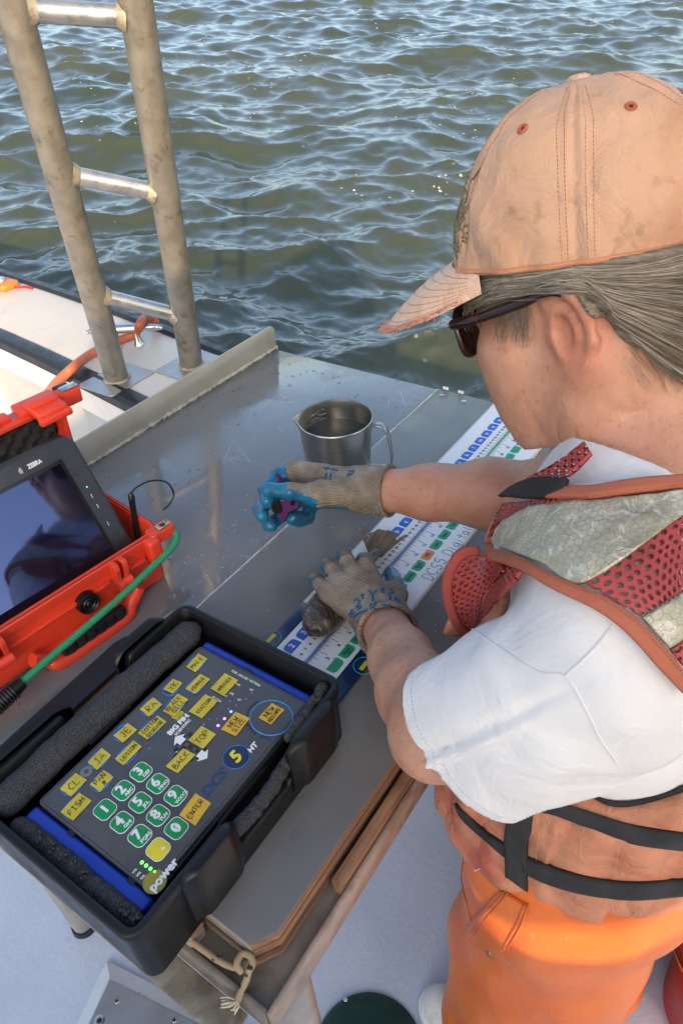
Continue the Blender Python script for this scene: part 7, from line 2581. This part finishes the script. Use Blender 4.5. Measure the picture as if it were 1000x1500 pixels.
M_gink = mat('blue glove print', (0.006, 0.085, 0.23), 0.7, var=0.2)


def marks(f, strokes_px, r, parent, name='lettering'):
    S = Soup()
    for st in strokes_px: cord_on('x', f, st, r, None, None, n=max(4, 6 * len(st)), off=0.0003, S=S, sides=6)
    return S.obj(name, M_gink, parent)


p5 = lambda *q: [(430 + x / 5, 760 + y / 5) for x, y in q]
marks(f_gl, [p5((405, 705), (432, 662)), p5((416, 722), (444, 676)), p5((445, 600), (460, 590), (482, 606), (470, 630), (492, 640), (478, 668)), p5((460, 640), (472, 655)), p5((490, 562), (515, 556)), p5((500, 556), (508, 585)),
             p5((548, 525), (575, 552), (600, 530)), p5((575, 552), (580, 600)), p5((640, 515), (660, 512), (655, 540)), p5((640, 522), (665, 542)), p5((695, 515), (725, 525), (718, 548), (698, 540)), p5((690, 555), (708, 565), (700, 590)), p5((742, 572), (782, 606)), p5((738, 585), (776, 620)),
             p5((440, 720), (470, 695), (510, 680), (540, 672)), p5((560, 660), (585, 650), (590, 668), (615, 664)), p5((560, 630), (590, 632), (600, 612)), p5((640, 635), (660, 628), (680, 640), (700, 632), (725, 655), (742, 672))], 0.0013, gL)
S = Soup()
for st in (p5((455, 745), (475, 770), (470, 800)), p5((525, 725), (545, 715), (540, 745), (560, 750)), p5((580, 705), (605, 700), (600, 725))): cord_on('x', f_gl, st, 0.0016, None, None, n=14, off=-0.0010, S=S)
S.obj('stain', mat('red stain', (0.32, 0.10, 0.08), 0.9, var=0.4, vs=200), gL)

# right hand, thumb up, palm towards the camera, closed round the tool
def A7(x, y, s): return atd(370 + x / 5, 660 + y / 5, s)
fR = [([A7(345, 150, 1.025), A7(185, 185, 1.030), A7(95, 290, 1.010), A7(110, 375, 0.985)], [.0125, .0112, .0105, .0095]),
      ([A7(365, 215, 1.040), A7(150, 330, 1.052), A7(55, 430, 1.030), A7(70, 478, 0.998)], [.0125, .0110, .0105, .0095]),
      ([A7(395, 290, 1.045), A7(220, 470, 1.058), A7(125, 540, 1.035), A7(130, 550, 1.005)], [.0120, .0106, .0100, .0092]),
      ([A7(440, 350, 1.035), A7(400, 490, 1.045), A7(345, 500, 1.005), A7(290, 492, 0.985)], [.0110, .0104, .0104, .0100])]
tR = ([A7(640, 300, 0.985), A7(470, 320, 0.965), A7(270, 300, 0.955), A7(115, 285, 0.965)], [.017, .0145, .0118, .0098])
axR = (A7(400, 240, 1.03) - WR)
axF = (WR - ER) / np.linalg.norm(WR - ER)
f_gr = hand_sdf(WR + axF * 0.006, None, fR, tR, (0.0265, 0.0150), 0.030, axF)
V, F = surfnet(f_gr, WR + [-0.12, -0.06, -0.10], WR + [0.06, 0.17, 0.07], 0.0015)
gR = quadmesh('glove', V, F, M_glove, person, True)
segs = []
for fg, r in fR: segs += [(fg[0], fg[1]), (fg[1], fg[2]), (fg[2], fg[3])]
for i in range(3): segs.append((tR[0][i], tR[0][i + 1]))
segs.append((WR, (fR[1][0][0] + fR[2][0][0]) / 2))
b_, t_, w_, v_ = seg_info(V, segs)
# palm side: below a plane through wrist and thumb, facing down and to the camera
pu = axR / np.linalg.norm(axR)
side_ = np.cross(pu, np.array([0, 0, 1.0])); side_ /= np.linalg.norm(side_)
pn = -side_ if (-side_) @ (CAM - WR) > 0 else side_
along_ = (V - WR) @ pu
hgt_ = V[:, 2] - WR[2] + 0.35 * along_
pal = 0.5 + (along_ - 0.030) * 14 - np.maximum(0, hgt_ + 0.004) * 90
pal = np.minimum(pal, 0.5 + (along_ - 0.028) * 40)
coat = pal
fing = w_ < 12; kk = w_ % 3
coat = np.where(fing & (kk >= 1), 0.95, coat)
coat = np.where(fing & (kk == 0), np.maximum(pal, (t_ - 0.40) * 2.2 + 0.4 - np.maximum(0, v_[:, 2]) * 14), coat)
coat = np.where(w_ == 14, 0.95 , coat)
coat = np.where(w_ == 13, 0.80 - np.maximum(0, v_[:, 2] - 0.002) * 75 + (t_ - .5) * .5, coat)
coat = np.where(w_ == 12, np.minimum(pal, 0.75 - np.maximum(0, v_[:, 2] - 0.001) * 80), coat)
fattr(gR, 'coat', np.clip(coat, 0, 1))
p7 = lambda *q: [(370 + x / 5, 660 + y / 5) for x, y in q]
marks(f_gr, [p7((515, 125), (545, 130), (530, 142)), p7((550, 122), (575, 138), (600, 130)), p7((585, 142), (625, 146)), p7((540, 165), (532, 212)), p7((572, 165), (566, 212)), p7((690, 190), (705, 165), (720, 180), (742, 140)), p7((700, 150), (715, 148)), p7((720, 150), (738, 158))], 0.0013, gR)

# purple and black tool held in the right hand
tc = A7(260, 430, 0.985)
tool = thing('tagging_tool', 'small purple and black hand tool gripped in the raised glove', 'tool', tuple(tc))
M_pur = mat('purple plastic', (0.085, 0.008, 0.085), 0.6, var=0.15, spec=0.1)
def slab(name, px, s0, s1, m_, parent, bev=0.0015):
    bm = bmesh.new()
    a = [bm.verts.new(A7(x, y, s0)) for x, y in px]; b = [bm.verts.new(A7(x, y, s1)) for x, y in px]
    n = len(px); bm.faces.new(a); bm.faces.new(b[::-1])
    for i in range(n): bm.faces.new((a[i], b[i], b[(i + 1) % n], a[(i + 1) % n]))
    bmesh.ops.recalc_face_normals(bm, faces=bm.faces)
    return bm_obj(name, bm, m_, parent, bevel=0.0)
slab('grip', [(205, 372), (300, 355), (342, 392), (325, 425), (270, 440), (240, 500), (215, 515), (180, 480), (225, 440)], 0.950, 0.985, M_pur, tool)
slab('jaw', [(150, 372), (195, 358), (232, 420), (215, 452), (175, 470), (140, 440)], 0.956, 0.995, mat('tool black', (0.005, 0.005, 0.006), 0.6, spec=0.06), tool)
tube('hook', smooth_path([A7(178, 180, 0.995), A7(195, 190, 0.99), A7(206, 215, 0.985), A7(200, 245, 0.982), A7(185, 262, 0.985)], 6), 0.0026, M_pur, tool, 10)
lathe('pivot', [(0, 0.002), (0.002, 0.0018), (0.003, 0)], tuple(A7(292, 385, 0.9485)), mat('tool black', (0.005, 0.005, 0.006), 0.6), tool, 14, axis=tuple(CAM - A7(292, 385, 0.9485)))

# ---------------------------------------------------------------- fish
fish = thing('fish', 'small dark brown fish held flat on the measuring board under a glove', 'fish', (0.09, 0.02, 0.0))
FN = atz(453, 931, 0.015); FTB = atz(553, 812, 0.012); FT_ = atz(562, 779, 0.016)
fx = (FTB - FN); fl = np.linalg.norm(fx); fx = fx / fl
fy = np.cross([0, 0, 1.0], fx); fy /= np.linalg.norm(fy)
PROF = [(0.0, 0.004, 0.006), (0.04, 0.0155, 0.012), (0.12, 0.0245, 0.017), (0.25, 0.0290, 0.0190), (0.45, 0.0265, 0.0175), (0.65, 0.0195, 0.014), (0.82, 0.0115, 0.0085), (0.93, 0.0085, 0.006), (1.0, 0.0105, 0.004)]


def f_fish(P):
    q = P - FN.astype(np.float32)
    t = q @ fx.astype(np.float32) / fl; v = q @ fy.astype(np.float32); z = q[:, 2] - 0.004
    a = np.interp(t, [p_[0] for p_ in PROF], [p_[1] for p_ in PROF]); b = np.interp(t, [p_[0] for p_ in PROF], [p_[2] for p_ in PROF])
    cv = 0.0035 * np.sin(t * 3)
    k = np.sqrt(((v - cv) / a) ** 2 + (z / b) ** 2)
    d = (k - 1) * np.minimum(a, b) * 0.8
    d = np.maximum(d, np.maximum(-t, t - 1) * fl)
    mouth = s_cap(P, FN - fx * 0.004 + [0, 0, 0.006], FN + fx * 0.013 - fy * 0.004 + [0, 0, 0.0095], 0.0012, 0.0008)
    d = smax(d, -mouth, 0.001)
    gill = np.abs(np.sqrt(((t * fl - 0.030) / 1.0) ** 2 + (v * 0.9) ** 2) - 0.018) - 0.0004
    d = d + 0.0008 * np.exp(-(gill / 0.0007) ** 2) * (t * fl > 0.030) * (z > 0)
    return d + 0.0005 * vnoise(P, 200)


m, nt, p = new_mat('fish skin')
v = coords(nt)
vo = N(nt, 'ShaderNodeTexVoronoi'); vo.inputs['Scale'].default_value = 380
nt.links.new(v, vo.inputs['Vector'])
n = noise(nt, v, 46, 6, 0.65, 0.6)
c = ramp(nt, n, [(0.3, (0.022, 0.014, 0.010)), (0.5, (0.070, 0.052, 0.038)), (0.72, (0.20, 0.165, 0.13))])
wb = N(nt, 'ShaderNodeTexWave', wave_type='BANDS'); wb.inputs['Scale'].default_value = 60; wb.inputs['Distortion'].default_value = 6; wb.inputs['Detail'].default_value = 3
nt.links.new(coords(nt, rot=(0, 0, 0.5)), wb.inputs['Vector'])
c = mixc(nt, ramp(nt, wb.outputs['Fac'], [(0.55, (0, 0, 0)), (0.9, (0.6, 0.6, 0.6))]), c, (0.02, 0.014, 0.011))
nt.links.new(c, p.inputs['Base Color'])
p.inputs['Roughness'].default_value = 0.3
p.inputs['Coat Weight'].default_value = 0.3
p.inputs['Coat Roughness'].default_value = 0.08
nt.links.new(bump(nt, vo.outputs['Distance'], 0.35, 0.0008, bump(nt, n, 0.5, 0.002)), p.inputs['Normal'])
M_fish = m
V, F = surfnet(f_fish, FN - 0.045, FTB + 0.045, 0.0012)
quadmesh('body', V, F, M_fish, fish, True)
M_fin = wood_mat('fin', (0.10, 0.065, 0.04), (0.20, 0.145, 0.10), (0.30, 0.24, 0.18))
# tail: a spread fan of separate rays with a ragged edge
tb0 = FTB - fx * 0.006
S = Soup(); rn = random.Random(2)
tv = FT_ - tb0; tl_ = np.linalg.norm(tv)
tdir = tv / tl_; tsd = np.cross([0, 0, 1.0], tdir); tsd /= np.linalg.norm(tsd)
nr = 26
for k in range(nr):
    u = -1 + 2 * k / (nr - 1)
    a = 0.52 * u
    ln = tl_ * (0.92 + 0.10 * abs(u) + rn.uniform(-.07, .05)) * (0.80 if k in (3, 4, 21) else 1)
    st = tb0 + tsd * u * 0.0085
    dr = tdir * math.cos(a) + tsd * math.sin(a)
    pts = [st + dr * ln * t + np.array([0, 0, 0.004 * math.sin(u * 5 + t * 2) * t + 0.004 * t]) for t in np.linspace(0, 1, 7)]
    w = 0.0005 + 0.00145 * np.linspace(0, 1, 7)
    V = []; F = []
    for q, wd in zip(pts, w):
        cr_ = np.cross([0, 0, 1.0], dr)
        V += [q + cr_ * wd, q - cr_ * wd, q + [0, 0, 0.0009]]
    for i in range(6):
        b0, b1 = i * 3, (i + 1) * 3
        F += [(b0, b0 + 2, b1 + 2, b1), (b0 + 2, b0 + 1, b1 + 1, b1 + 2), (b0 + 1, b0, b1, b1 + 1)]
    S.add(V, F)
o = S.obj('tail_fin', M_fin, fish); o['kind'] = 'stuff'
EP, EN = land(f_fish, [(459, 909)])
eye = lathe('eye', [(0, 0.0016), (0.002, 0.0013), (0.0032, 0.0006), (0.0036, -0.0004)], tuple(EP[0]), mat('fish eye', (0.10, 0.085, 0.05), 0.08), fish, 18, axis=tuple(map(float, EN[0])))
lathe('pupil', [(0, 0.0020), (0.0011, 0.0018), (0.0017, 0.0012)], tuple(EP[0]), M_gloss, eye, 14, axis=tuple(map(float, EN[0])))
S = Soup()
dr0 = P5(320, 245, 0.030); dr1 = P5(270, 185, 0.034)
S.tube([dr0, (dr0 + dr1) / 2, dr1], [0.0009, 0.0006, 0.0002], 6)
S.obj('fin_spine', M_fin, fish)
